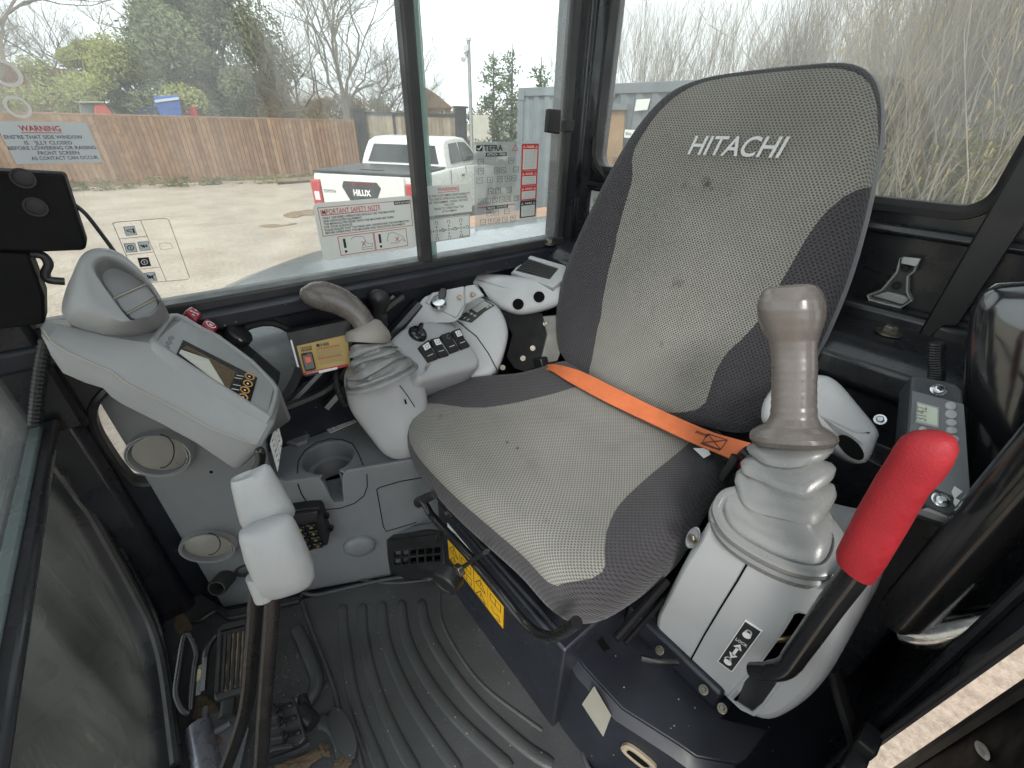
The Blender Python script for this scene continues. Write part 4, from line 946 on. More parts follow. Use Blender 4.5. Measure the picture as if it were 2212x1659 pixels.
# radio / climate display
DR = shift(D2, .004)
rd = quad([c2(1085, 465), c2(1262, 352), c2(1318, 385), c2(1262, 420), c2(1180, 488)], DR, .004, 'climate_panel', SATIN, rc, bevel=.002)
quad([c2(1180, 408), c2(1255, 360), c2(1290, 378), c2(1212, 428)], shift(DR, .001), .001, 'climate_display', mat('lcd_grey', lin(150, 152, 146), .3), rd)
for q in ((1160, 425), (1180, 437), (1200, 448), (1275, 397), (1292, 388)): disc(c2(*q), 3.6, 2.6, 0, DR, [(1, 0), (.9, .002), (.01, .0022)], 'key_button', GRM, rd, 12)
for q in ((1120, 452), (1140, 462), (1160, 472)): quad([c2(q[0]-9, q[1]), c2(q[0]+6, q[1]-9), c2(q[0]+10, q[1]-4), c2(q[0]-5, q[1]+5)], shift(DR, .002), .002, 'key_button', GRM, rd)
# rotary throttle dial and four rockers on the deck
dc = U(*c2(860, 560), DK)
dial = MB().lathe([(.024, 0), (.024, .004), (.021, .010), (.018, .012), (.0, .012)], dc, dn, 30).build('throttle_dial', GLOSSBLK, rc)
fx = (U(*c2(875, 500), DK)-U(*c2(850, 600), DK)).normalized(); fs_ = fx.cross(dn)
MB().rings([[dc+dn*h+fx*(a*.019)+fs_*(b*w) for a, b in ((-1, -1), (1, -1), (1.1, 0), (1, 1), (-1, 1))] for h, w in ((.010, .007), (.026, .0045))]).build('dial_grip', GLOSSBLK, dial, bevel=.002)
rk = [[(858, 645), (918, 603), (980, 708), (920, 730)], [(925, 601), (980, 588), (1045, 688), (985, 705)], [(987, 576), (1042, 556), (1108, 657), (1050, 679)], [(1050, 553), (1102, 535), (1168, 635), (1115, 656)]]
for i, P in enumerate(rk):
    Q = UL([c2(*p) for p in P], shift(DK, .001)); top = [q+dn*.011 for q in Q]
    mid = [Q[0].lerp(Q[3], .55)+dn*.006, Q[1].lerp(Q[2], .55)+dn*.006]
    mb = MB(); c = centroid(Q); s = .94; tt = [c+(q-c)*s for q in Q]
    mb.add(Q+[tt[0]+dn*.012, tt[1]+dn*.012, tt[2]+dn*.007, tt[3]+dn*.007, tt[0].lerp(tt[3], .52)+dn*.005, tt[1].lerp(tt[2], .52)+dn*.005],
           [(3, 2, 1, 0), (0, 1, 5, 4), (2, 3, 7, 6), (1, 2, 6, 9, 5), (3, 0, 4, 8, 7), (4, 5, 9, 8), (8, 9, 6, 7)])
    ro_ = mb.build('rocker_switch', SATIN, rc, smooth=0, bevel=.0012)
    ic = [tt[0].lerp(tt[1], a).lerp(tt[3].lerp(tt[2], a), b)+dn*(.0122-.0135*b*.52/.52*.52+.0015) for a, b in ((.22, .10), (.8, .10), (.8, .40), (.22, .40))]
    if i != 2:
        MB().plate(ic, [], dn, .0006).build('symbol_plate', INKW, ro_)
        cc_ = centroid(ic); MB().tube([cc_+(ic[k]-cc_)*.5+dn*.0006 for k in (3, 2, 1, 0, 3)], .0007, 4).build('symbol', INKB, ro_)
    else:
        MB().tube([centroid(ic)+dn*.0004+(ic[1]-ic[0])*.25*math.cos(t)+(ic[3]-ic[0])*.35*math.sin(t) for t in [k*.6 for k in range(10)]], .0006, 4).build('symbol', INKG, ro_)
    ln = [tt[0].lerp(tt[3], .72)+dn*.0072, tt[1].lerp(tt[2], .72)+dn*.0072]
    MB().tube([ln[0].lerp(ln[1], .2), ln[0].lerp(ln[1], .75)], .0008, 4).build('position_mark', INKW, ro_)

# ================================================================== JOYSTICKS
def boot(base, top, ax, ay, r0, r1, folds, e=3.0, n=40, m=BOOT, name='bellows', parent=None, twist=.0):
    """rubber bellows: rings between base and top; ax, ay span the base plane"""
    rs = []
    for t, k, pinch in folds:
        c = base.lerp(top, t); r = r0+(r1-r0)*t; ring = []
        for i in range(n):
            a = 2*math.pi*i/n; ct, s_ = math.cos(a), math.sin(a)
            x = math.copysign(abs(ct)**(2/e), ct); y = math.copysign(abs(s_)**(2/e), s_)
            w_ = 1+pinch*math.cos(2*a+twist)
            w_ *= 1+(.05*math.sin(5*a+t*11)*(1 if .26 < t < .9 else 0)); ring.append(c+ax*(x*r*k*w_)+ay*(y*r*k*w_)+(top-base).normalized()*((.0045*math.cos(2*a+t*5)+.003*math.sin(3*a+t*14))*(0 if t < .24 else 1)))
        rs.append(ring)
    return MB().rings(rs).build(name, m, parent, smooth=55)
FOLDS = [(0, 1.0, 0), (.0, 1.06, 0), (.05, 1.08, 0), (.09, 1.06, 0), (.10, .97, 0), (.15, .96, 0), (.16, 1.04, 0), (.21, 1.05, 0), (.25, 1.02, 0), (.27, .90, .02), (.33, .87, .03), (.36, .98, .02), (.42, 1.0, .02), (.47, .95, .02), (.49, .80, .06), (.56, .78, .07), (.60, .92, .04), (.65, .93, .04),
         (.69, .86, .04), (.71, .74, .05), (.77, .74, .05), (.80, .90, .02), (.86, .92, .0), (.91, .88, 0), (.93, .80, 0), (1.0, .80, 0)]
# right joystick
jr = thing('right_joystick', 'brown grey curved joystick leaning forward on the right console', 'joystick', U(826, 826, pln('X', .84)))
PJ = plane(U(790, 740, pln('X', .84)), (-.88, .25, .40))
b0 = U(*c2(652, 815), shift(PJ, -.01)); b1 = U(*c2(562, 600), PJ)
axr = (b1-b0).normalized(); ex = (U(*c2(870, 735), PJ)-U(*c2(430, 850), PJ)).normalized(); ex = (ex-axr*ex.dot(axr)).normalized(); ey = axr.cross(ex)
boot(b0, b1, ex, ey*.95, .077, .047, FOLDS, 2.8, parent=jr, twist=.6)
stack([c2(435, 600)+c2(690, 610), c2(430, 570)+c2(706, 575), c2(440, 545)+c2(690, 535), c2(470, 530)+c2(640, 475), c2(500, 520)+c2(610, 466)], shift(PJ, .004), .95, 2.2).build('collar', mat('collar_grey', lin(140, 134, 128), .4), jr, smooth=60)
gp_ = [(575, 590), (560, 540), (530, 470), (480, 415), (420, 375), (350, 345), (280, 328), (225, 322), (185, 318), (165, 314)]
gr_ = [.0245, .0235, .0235, .0245, .0265, .0285, .030, .030, .025, .010]
gpts = smoothpts(UL([c2(*q) for q in gp_], shift(PJ, .008)), 30, False)
rad = [gr_[min(8, int(k/29*9))]*(1-(k/29*9-min(8, int(k/29*9))))+gr_[min(9, int(k/29*9)+1)]*(k/29*9-min(8, int(k/29*9))) for k in range(30)]
MB().tube(gpts, rad, 20, flat=.9).build('grip', JOY, jr, smooth=60)
tb = U(*c2(316, 286), shift(PJ, .022)); 
MB().lathe([(.0095, -.004), (.0095, .003), (.007, .004), (.006, .003), (.0, .003)], tb, (-.5, .1, .85), 20).build('thumb_button', GRD, jr)
MB().tube([U(*c2(x, y), shift(PJ, .035)) for x, y in ((190, 300), (240, 345), (330, 375))], .0006, 5).build('grip_seam', GRD, jr)
# small black lever behind it
PLV = pln('X', .93)
lv_ = thing('blade_lever', 'small black knobbed lever behind the right joystick', 'lever', U(840, 700, PLV))
stack([c2(590, 500)+c2(680, 500), c2(596, 420)+c2(668, 420), c2(590, 400)+c2(680, 395), c2(575, 370)+c2(692, 360), c2(570, 335)+c2(694, 330), c2(585, 305)+c2(678, 303), c2(605, 292)+c2(660, 291)], PLV, .95).build('knob', SATIN, lv_, smooth=60)
MB().tube(UL([c2(640, 430), c2(640, 560), c2(650, 640)], PLV), .016, 12).build('stem', RUB, lv_)

# ================================================================== ARMREST BRACKET, REAR VENT
arm = thing('right_armrest_bracket', 'light grey armrest bracket with two round holes beside the backrest', 'armrest', U(1120, 790, pln('X', .88)))
PA = plane(U(1130, 640, pln('X', .87)), (-.72, .55, .42))
outl = smoothpts(UL([(1004, 596), (1012, 588), (1060, 590), (1171, 601), (1206, 611), (1218, 632), (1210, 657), (1171, 672), (1128, 680), (1098, 674), (1073, 662), (1050, 645), (1022, 627), (1007, 612)], shift(PA, -.03)), 60)
inset_profile(outl, PA[1], [(.01, -.07), (0, -.06), (0, -.01), (.004, .002), (.010, .006), (.02, .007)], True).build('cover', GRL, arm, smooth=50)
hl = [[U(1120+13*math.cos(t), 656+13*math.sin(t), shift(PA, .0)) for t in [k*math.pi/12 for k in range(24)]], [U(1166+13*math.cos(t), 640+13*math.sin(t), shift(PA, .0)) for t in [k*math.pi/12 for k in range(24)]]]
fo_ = UL([(1044, 619), (1062, 612), (1140, 612), (1205, 616), (1215, 632), (1208, 655), (1170, 669), (1128, 677), (1099, 671), (1076, 660), (1056, 643)], shift(PA, .0))
for h in hl:
    MB().plate([p-PA[1]*.0225 for p in h], [], PA[1], .002).build('round_hole', HOLE, arm)
    inset_profile(h, PA[1], [(-.003, -.025), (-.0015, -.021), (.0005, -.021), (.001, -.024)]).build('hole_rim', GRL, arm)
for a in ([(1008, 604), (1022, 612), (1036, 634), (1022, 626)], [(1030, 612), (1042, 622), (1056, 645), (1044, 638)]):
    quad(a, shift(PA, -.0215), .001, 'slot', HOLE, arm, bevel=0)
mb = MB().plate(UL([c2(1345, 420), c2(1600, 430), c2(1640, 520), c2(1600, 720), c2(1520, 790), c2(1430, 760), c2(1385, 690), c2(1420, 560)], shift(PA, -.05)), [], PA[1], .03)
mb.build('pivot_bracket', BLKM, arm, bevel=.003)
MB().plate(UL([c2(1600, 450), c2(1715, 440), c2(1735, 600), c2(1690, 720), c2(1580, 740), c2(1625, 560)], shift(PA, -.045)), [], PA[1], .02).build('side_bracket', mat('bracket_grey', lin(96, 96, 92), .45, .4, spec=.3), arm, bevel=.003)
for q in ((1620, 495), (1543, 640), (1485, 700), (1365, 755)): bolt(U(*c2(*q), shift(PA, -.048)), PA[1], .0052, STEEL, arm, 1.4)
vt = thing('rear_air_vent', 'light grey rear air vent with black louvres beside the corner post', 'air vent', U(1170, 640, pln('X', .95)))
PVt = plane(U(1165, 580, pln('X', .90)), (-.42, .42, .80))
vo = UL([(1104, 588), (1139, 549), (1222, 573), (1231, 592), (1196, 622)], PVt)
vh = UL([(1113, 584), (1140, 557), (1207, 579), (1187, 603)], PVt)
inset_profile(vo, PVt[1], [(.004, -.09), (0, -.08), (0, -.004), (.004, 0)]).build('housing', GRL, vt, smooth=40)
MB().plate([centroid(vo)+(p-centroid(vo))*.985 for p in vo], [vh], PVt[1], .006).build('bezel', GRL, vt, bevel=.002)
MB().plate([p-PVt[1]*.012 for p in vh], [], PVt[1], .002).build('vent_back', HOLE, vt)
for k in range(7):
    t = (k+.5)/7; a = vh[0].lerp(vh[1], t); b = vh[3].lerp(vh[2], t)
    MB().tube([a-PVt[1]*.004, b-PVt[1]*.004], .0028, 6).build('louvre', SATIN, vt)
# ================================================================== COUPLER BOX
cx_ = thing('coupler_control_box', 'black control box with a yellow printed label below the side window', 'control box', U(700, 820, pln('X', .90)))
PC = plane(U(700, 765, pln('X', .90)), (-.93, .25, .25))
quad([c2(85, 552), c2(100, 545), c2(460, 470), c2(480, 560), c2(470, 745), c2(200, 812), c2(180, 800), c2(105, 610)], PC, .05, 'case', SATIN, cx_, bevel=.006, seg=3)
TAN = mat('label_tan', lin(186, 158, 92), .45, var=.08, dirt=.1, dcol=(.3, .22, .1, 1))
l0, l1, l2, l3 = [U(*c2(*q), shift(PC, .0015)) for q in ((188, 800), (462, 745), (445, 560), (145, 628))]
MB().plate([l0, l1, l2, l3], [], PC[1], .001).build('label_plate', TAN, cx_)
frc = Fr(l0, (l1-l0)-((l1-l0).dot(PC[1]))*PC[1], PC[1].cross((l1-l0)))
Wc = (l1-l0).length; Hc = (l3-l0).length
shx = (l3-l0).dot(frc.x)/Hc
frc2 = Fr(l0, l1-l0, l3-l0); frc2.y = (l3-l0).normalized(); frc2.n = PC[1]
frc2.slab(0, 0, Wc, Hc*.09, 0, .0008).build('red_band', INKR, cx_)
text(frc2, 'Hill', Wc*.48, Hc*.85, Hc*.1, Wc*.17, .0014, .03).build('brand_lettering', mat('ink_green', (.02, .06, .05, 1), .5), cx_, smooth=0)
frc2.slab(Wc*.39, Hc*.85, Wc*.46, Hc*.95, 0, .0008).build('brand_mark', INKB, cx_)
mb = text(frc2, 'COUPLER', Wc*.06, Hc*.88, Hc*.055, Wc*.24, .0014, .02); text(frc2, 'RELEASE', Wc*.07, Hc*.80, Hc*.055, Wc*.22, .0014, .03, mb)
mb.build('lettering', INKB, cx_, smooth=0)
mb = text(frc2, 'COUPLER RELEASE PROCEDURE', Wc*.36, Hc*.76, Hc*.045, Wc*.5, .0014, .02); text(frc2, 'COUPLER LOCKING PROCEDURE', Wc*.36, Hc*.42, Hc*.045, Wc*.5, .0014, .02, mb)
mb.build('red_lettering', INKR, cx_, smooth=0)
mb = MB()
for k, tx in enumerate(('PLACE COUPLER ON GROUND, FULLY', 'CURL THE BUCKET AND HOLD FOR', 'FIVE SECONDS THEN PRESS SWITCH', 'CHECK PIN IS DISENGAGED', 'BEFORE MOVING BUCKET')): text(frc2, tx, Wc*.36, Hc*(.69-.053*k), Hc*.035, Wc*(.54-.05*(k % 3)), .0014, .0, mb, res=1)
for k, tx in enumerate(('SWITCH OFF, CURL BUCKET FULLY', 'CHECK THE LOCKING BAR POSITION', 'TEST ON THE GROUND BEFORE USE')): text(frc2, tx, Wc*.36, Hc*(.35-.053*k), Hc*.035, Wc*(.54-.05*(k % 2)), .0014, .0, mb, res=1)
mb.build('small_lettering', INKG, cx_, smooth=0)
text(frc2, 'READ THE OPERATING MANUAL PRIOR TO USE', Wc*.06, Hc*.022, Hc*.045, Wc*.5, .0014, .02).build('band_lettering', INKW, cx_, smooth=0)
sw = frc2.slab(Wc*.05, Hc*.14, Wc*.28, Hc*.74, 0, .010).build('switch', GLOSSBLK, cx_, bevel=.003)
frc2.slab(Wc*.11, Hc*.42, Wc*.23, Hc*.62, .009, .013).build('red_guard', mat('switch_orange', (.75, .15, .08, 1), .4), sw, bevel=.001)
quad([c2(106, 595), c2(116, 590), c2(160, 755), c2(148, 750)], shift(PC, .001), .001, 'side_label', INKW, cx_)
quad([c2(275, 775), c2(385, 752), c2(386, 765), c2(278, 790)], shift(PC, .003), .001, 'paper_tag', INKW, cx_)
cb_ = MB().tube(smoothpts(UL([c2(375, 770), c2(385, 850), c2(405, 920), c2(440, 980)], shift(PC, -.02)), 40, False), [.009 if k % 2 else .0075 for k in range(40)], 8).build('cable', SATIN, cx_, smooth=0)

# ================================================================== LEFT CONSOLE WITH JOYSTICK AND RED LOCK LEVER
c5 = lambda x, y: (1382.9+x*.3751, 1037.2+y*.3751)
c6 = lambda x, y: (1210+x*.4533, 562+y*.4533)
lc = thing('left_control_console', 'light grey left console pod with a lock sticker and lever slot', 'console', U(1640, 1560, pln('Y', -.5)))
LP = pln('Y', -.492)
lpx = [(1545, 1085), (1512, 1145), (1470, 1215), (1432, 1290), (1410, 1340), (1414, 1385), (1440, 1412), (1500, 1462), (1560, 1512), (1605, 1548), (1640, 1566), (1672, 1567), (1715, 1545), (1760, 1505), (1796, 1450), (1816, 1400), (1826, 1340), (1832, 1270), (1836, 1222), (1815, 1258), (1775, 1264), (1720, 1250), (1655, 1222), (1600, 1186), (1560, 1140)]
lo_ = smoothpts(UL(lpx, LP), 90)
ncy = V((0, 1, 0))
lcen = centroid(lo_)
hole = UL([c5(872, 800), c5(885, 772), c5(915, 762), c5(955, 772), c5(975, 800), c5(960, 850), c5(880, 1000), c5(800, 1150), c5(700, 1290), c5(650, 1345), c5(580, 1310), c5(515, 1255), c5(600, 1160), c5(700, 1050), c5(780, 940), c5(830, 870)], shift(LP, .0))
fro = inset_profile(lo_, ncy, [(0, 0)]).v
ins = lambda k, o: [p for p in inset_profile(lo_, ncy, [(k, o)]).v]
scl = lambda s, o: [lcen+(p-lcen)*s+ncy*o for p in lo_]
sh_ = MB(); sh_.rings([scl(.95, -.2), scl(1, -.17), scl(1, -.03), scl(.99, -.018), scl(.965, -.008), scl(.93, -.002), scl(.885, .0)], True, False)
fpl = scl(.885, .0)
tri = MB(); tri.plate(fpl, [hole], ncy, .003)
sh_.add(tri.v, tri.f)
shell = sh_.build('shell', GRL, lc, smooth=45)
inset_profile(hole, ncy, [(0, .0005), (-.003, .0015), (-.0035, -.001)]).build('slot_rim', GRL, lc)
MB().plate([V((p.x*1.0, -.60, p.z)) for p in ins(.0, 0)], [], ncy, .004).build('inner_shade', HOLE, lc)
MB().tube(UL([c5(640, 440), c5(560, 580), c5(460, 740), c5(370, 890), c5(268, 1078)], shift(LP, .0006)), .0014, 6).build('panel_joint', HOLE, lc)
MB().lathe([(.006, 0), (.006, .03), (.008, .03), (.008, .038), (.0, .038)], U(*c5(880, 905), shift(LP, -.04)), (.6, .6, -.3), 12).build('brass_fitting', mat('brass2', (.5, .4, .2, 1), .4, 1.), lc)
disc(c5(305, 330), 14, 24, .35, shift(LP, .004), [(1, 0), (.95, .002), (.8, .001), (.7, -.003)], 'bolt_pocket', GRD, lc)
bolt(U(*c5(312, 332), shift(LP, .002)), (.3, .9, .3), .006, STEEL, lc, 1.2)
# lock sticker
k0, k1, k3 = [U(*c5(*q), shift(LP, .001)) for q in ((445, 1042), (530, 1105), (605, 805))]
s3 = thing('lock_sticker', 'black sticker with white padlocks, arrow and the word LOCK', 'sticker', k0)
fk = Fr(k0, k1-k0, k3-k0); fk.y = (k3-k0).normalized(); fk.n = ncy; Wk = (k1-k0).length; Hk = (k3-k0).length
fk.slab(0, 0, Wk, Hk, -.001, .0008).build('backing', INKW, s3)
fk.slab(Wk*.05, Hk*.018, Wk*.95, Hk*.982, 0, .0012).build('black_field', INKB, s3)
text(fk, 'LOCK', Wk*.5, Hk*.60, Hk*.05, Wk*.7, .0018, .01, align='c').build('lettering', INKW, s3, smooth=0)
mb = fk.line([(Wk*.5, Hk*.32), (Wk*.5, Hk*.5)], Wk*.17, .0012, .0018)
for b, s in ((.58, -1), (.24, 1)):
    P = [fk(Wk*.5, Hk*b, .0018), fk(Wk*.25, Hk*(b+s*.1), .0018), fk(Wk*.75, Hk*(b+s*.1), .0018)]; mb.plate(P, [], fk.n, .0005)
for b, op in ((.74, 0), (.08, 1)):
    mb.plate([fk(Wk*(.5+.24*math.cos(t)), Hk*(b+.05)+Hk*.052*math.sin(t), .0018) for t in [k*math.pi/8 for k in range(16)]], [], fk.n, .0005)
    mb = fk.line([(Wk*(.5+.16*math.cos(t)-(.08 if op else 0)), Hk*(b+.09)+Hk*.06*math.sin(t)) for t in [k*math.pi/8 for k in range(9)]], Wk*.09, .0012, .0018, mb)
mb.build('symbols', INKW, s3, smooth=0)
# left joystick
jl_ = thing('left_joystick', 'brown grey upright joystick on the left console in front of the seat', 'joystick', U(1690, 1190, pln('Y', -.57)))
PJL = plane(U(1690, 1180, pln('Y', -.56)), (0, 1, .28))
PFl = plane(U(1700, 1246, pln('Y', -.482)), (.05, .46, .88))
fl0 = smoothpts(UL([(1531, 1098), (1537, 1135), (1560, 1170), (1600, 1202), (1660, 1236), (1720, 1259), (1770, 1266), (1806, 1257), (1829, 1230), (1838, 1195), (1830, 1160), (1790, 1115), (1700, 1072), (1610, 1052), (1555, 1062)], PFl), 60)
inset_profile(fl0, PFl[1], [(.006, -.03), (.001, -.02), (-.001, -.012), (.001, -.004), (.006, -.002), (.0065, .004), (.004, .009), (.006, .015), (.012, .018), (.018, .017), (.022, .008)], True).build('base_ring', mat('boot_ring', lin(116, 116, 115), .3, dirt=.2, dcol=(.2, .17, .13, 1)), jl_, smooth=40)
lA = inset_profile(fl0, PFl[1], [(.021, .010)]).v
a_, b_ = U(*c6(905, 866), PJL), U(*c6(1308, 880), PJL); h_ = (b_-a_)/2; nn_ = PJL[1]-h_.normalized()*PJL[1].dot(h_.normalized())
lB = align(lA, sring((a_+b_)/2, h_*.92, nn_*h_.length*.62, 2.5, 60))
cA_, cB_ = centroid(lA), centroid(lB); axl = (cB_-cA_).normalized()
FB_ = [(0, 1.0), (.03, 1.03), (.10, 1.05), (.17, 1.02), (.20, .88), (.26, .80), (.30, .82), (.33, .98), (.40, 1.02), (.47, .98), (.50, .84), (.55, .74), (.59, .76), (.62, 1.0), (.69, 1.06), (.74, 1.0), (.77, .84), (.81, .80), (.84, .98), (.90, 1.08), (.95, 1.06), (.98, .96), (1.0, .9)]
rs = []
for k, (t, m_) in enumerate(FB_):
    c = cA_.lerp(cB_, t); w_ = math.sin(math.pi*min(1, max(0, t)))**.7; ring = []
    for i2 in range(60):
        th = 2*math.pi*i2/60; q = (lA[i2]-cA_).lerp(lB[i2]-cB_, t**.8)
        ring.append(c+q*(m_*(1+w_*(.055*math.sin(2*th+t*4.0)+.045*math.sin(5*th+t*9))))+axl*(w_*(.008*math.sin(th*2+.6+t*2)+.004*math.sin(3*th+t*7))))
    rs.append(ring)
MB().rings(rs).build('bellows', BOOT, jl_, smooth=50)
grows = [(930, 865, 1310, 890, .8, 2.4), (914, 840, 1326, 868, .85, 2.3), (912, 815, 1322, 850, .85, 2.3), (930, 795, 1290, 822, .85, 2.3), (985, 770, 1245, 795, .9, 2.3), (1005, 740, 1226, 755, .9, 2.3), (1010, 690, 1222, 695, .9, 2.4), (1012, 600, 1222, 600, .9, 2.4), (1012, 520, 1226, 515, .9, 2.4),
         (1010, 440, 1224, 435, .9, 2.4), (1000, 390, 1228, 385, .92, 2.4), (975, 340, 1245, 335, .95, 2.5), (957, 290, 1258, 285, .97, 2.6), (951, 245, 1263, 240, 1.0, 2.7), (955, 205, 1258, 195, 1.0, 2.8), (968, 170, 1248, 158, .98, 2.9), (985, 145, 1228, 128, .92, 3.4), (1000, 134, 1206, 116, .8, 3.6)]
gd2 = []
for r, q in zip(grows[:-1], grows[1:]):
    for k in range(6): gd2.append([r[j]+(q[j]-r[j])*k/6 for j in range(6)])
gd2.append(list(grows[-1]))
for r in gd2:
    if 445 < r[1] < 730: w_ = 1.3*math.sin(r[1]/37*2*math.pi); r[0] -= w_; r[2] += w_
stack([c6(r[0], r[1])+c6(r[2], r[3])+(r[4], r[5]) for r in gd2], shift(PJL, .012), n=40).build('grip', JOY, jl_, smooth=38)
for k in range(7):
    y = 505+k*37
    q = UL([c6(1014, y), c6(1035, y+7), c6(1118, y+10), c6(1205, y+6), c6(1222, y)], shift(PJL, .012)); h = .049
    pts = []
    # shallow finger ribs round the front
# red lever
rl = thing('lock_lever', 'black lever with thick red grip rising from the left console', 'lever', U(1700, 1450, pln('Y', -.47)))
PR = pln('Y', -.452)
rod = smoothpts(UL([c5(650, 1100), c5(770, 1098), c5(845, 1072), c5(900, 1000), c5(1000, 860), c5(1110, 705), c5(1220, 560), c5(1275, 480)], PR), 50, False)
MB().tube(rod, [.011]*6+[.0125]*8+[.0132]*36, 18).build('rod', GLOSSBLK, rl, smooth=60)
rg = [(1809, 1198, 1890, 1258), (1808, 1185, 1900, 1245), (1815, 1170, 1915, 1225), (1850, 1100, 1960, 1150), (1893, 1025, 2010, 1065), (1916, 990, 2040, 1035), (1930, 965, 2060, 1005), (1945, 945, 2072, 975), (1965, 935, 2066, 953), (1990, 931, 2045, 938)]
stack([r for r in rg], PR, .85, 2.3, 32).build('grip', RED, rl, smooth=60)
# left armrest bracket
la = thing('left_armrest_bracket', 'light grey armrest bracket behind the left joystick', 'armrest', U(1800, 1000, pln('Y', -.72)))
PLA = plane(U(1790, 900, pln('Y', -.72)), (-.15, .8, .55))
lao = smoothpts(UL([c6(985, 640), c6(1060, 560), c6(1230, 540), c6(1320, 570), c6(1420, 680), c6(1520, 805), c6(1515, 860), c6(1480, 945), c6(1440, 970), c6(1380, 950), c6(1250, 870), c6(1050, 800), c6(965, 770), c6(960, 700)], PLA), 60)
inset_profile(lao, PLA[1], [(.01, -.10), (0, -.09), (0, -.012), (.004, -.003), (.012, .0), (.03, .0)], True).build('cover', GRL, la, smooth=50)
disc(c6(1385, 893), 36, 17, .75, shift(PLA, .0008), [(1, 0), (.97, .0006), (.02, .0006)], 'opening', HOLE, la, 28)
# heater timer unit
tm = thing('heater_control_unit', 'grey control unit with small display and round keys behind the red lever', 'control unit', U(2030, 1090, pln('X', .0)) if False else (.03, -.62, .5))
c7 = lambda x, y: (1815+x*.3906, 389+y*.3906)
PTm = plane(U(2020, 950, pln('Y', -.74)), (-.1, .55, .85))
to = UL([c7(395, 1080), c7(430, 1075), c7(640, 1125), c7(680, 1165), c7(682, 1230), c7(720, 1830), c7(560, 1800), c7(340, 1500)], PTm)
quad([c7(395, 1080), c7(430, 1075), c7(640, 1125), c7(680, 1165), c7(684, 1235), c7(735, 1860), c7(700, 1890), c7(345, 1740)], PTm, .05, 'case', mat('unit_grey', lin(66, 68, 71), .5, bump=.2, bscale=600, dirt=.1), tm, bevel=.006, seg=3)
pf = quad([c7(400, 1165), c7(683, 1240), c7(722, 1790), c7(370, 1640)], shift(PTm, .002), .002, 'face_plate', mat('unit_face', lin(112, 115, 118), .4), tm)
LCG = mat('lcd_green', lin(196, 204, 186), .3)
quad([c7(425, 1225), c7(545, 1258), c7(545, 1370), c7(418, 1340)], shift(PTm, .0035), .0015, 'display_frame', GRL, pf)
dsp = quad([c7(432, 1235), c7(537, 1265), c7(537, 1358), c7(426, 1330)], shift(PTm, .0045), .001, 'display', LCG, pf)
fd = Fr(U(*c7(475, 1335), shift(PTm, .005)), U(*c7(478, 1270), PTm)-U(*c7(475, 1335), PTm), U(*c7(430, 1300), PTm)-U(*c7(490, 1310), PTm))
text(fd, '3142', 0, 0, .012, .022, .0005, .0).build('digits', INKG, dsp, smooth=0)
for q, rx, ry in (((608, 1250), 12, 9), ((610, 1297), 13, 9.5), ((612, 1343), 12, 7.5), ((614, 1385), 12, 7.5), ((455, 1382), 9, 7), ((628, 1430), 11, 6)):
    disc(c7(*q), rx, ry, .2, shift(PTm, .002), [(1, 0), (.95, .002), (.5, .0028), (.01, .003)], 'round_key', GRL, pf, 20)
for q in ((543, 1160), (668, 1830) if False else (540, 1163),): bolt(U(*c7(*q), shift(PTm, .001)), PTm[1], .0048, CHROME, tm, 1.9)
bolt(U(2032, 1080, shift(PTm, .001)), PTm[1], .005, CHROME, tm, 1.9)
mb = fd.line([(0, 0), (.0001, 0)], .001, 0, .001)
quad([(2062, 1050), (2080, 1062), (2062, 1078), (2056, 1062)], shift(PTm, .0035), .001, 'warning_sign', PAPER, pf)
quad([(2062, 1075), (2084, 1085), (2066, 1098), (2060, 1086)], shift(PTm, .0035), .001, 'warning_sign', PAPER, pf)
quad([c7(420, 1230), c7(426, 1225), c7(400, 1330), c7(396, 1330)], shift(PTm, .003), .0005, 'print_line', INKG, pf)
quad([(2010, 1095), (2098, 1118), (2096, 1135), (1990, 1100)], shift(PTm, -.006), .02, 'mount_flange', GRM, tm)
cvs = smoothpts(UL([c7(535, 900), c7(530, 980), c7(535, 1050), c7(530, 1100)], pln('Y', -.86)), 30, False)
o = MB().tube(cvs, [.011 if k % 2 else .0095 for k in range(30)], 10).build('cable_conduit', SATIN, tm, smooth=0)
# coat hook on the rear panel
hk = thing('coat_hook', 'pale plastic coat hook screwed to the rear panel behind the seat', 'coat hook', U(1935, 655, pln('Y', YB+.01)))
PH = pln('Y', YB+.004); HKM = mat('hook_plastic', lin(168, 170, 166), .4, var=.1, dirt=.1)
hq = UL([c7(340, 425), c7(448, 432), c7(425, 500), c7(390, 525), c7(385, 610), c7(410, 660), c7(345, 702), c7(170, 658), c7(160, 628), c7(235, 600), c7(270, 560), c7(320, 500)], PH)
hi_ = UL([c7(350, 460), c7(405, 470), c7(388, 515), c7(365, 530), c7(360, 610), c7(385, 655), c7(345, 680), c7(190, 645), c7(250, 610), c7(290, 565), c7(335, 500)], PH)
MB().plate(hq, [], (0, 1, 0), .003).build('back_plate', mat('hook_dark', lin(84, 85, 86), .4), hk)
inset_profile(hq, (0, 1, 0), [(0, -.002), (0, .016), (.0015, .017), (.003, .016), (.004, 0)]).build('raised_rim', HKM, hk, smooth=30)
quad([c7(175, 640), c7(255, 618), c7(350, 640), c7(385, 660), c7(345, 690)], shift(PH, .012), .01, 'hook_lip', HKM, hk, bevel=.003)
quad([c7(345, 425), c7(445, 435), c7(420, 480), c7(330, 460)], shift(PH, .02), .006, 'clip', mat('clip_clear', lin(200, 203, 200), .2), hk, bevel=.002)
for q in ((368, 485), (315, 583)): bolt(U(*c7(*q), shift(PH, .003)), (0, 1, 0), .0055, SATIN, hk, 1.4)
o = bolt(U(*c7(220, 1325), pln('Y', -.88)), (0, .8, .6), .006, CHROME, cab, 1.3)
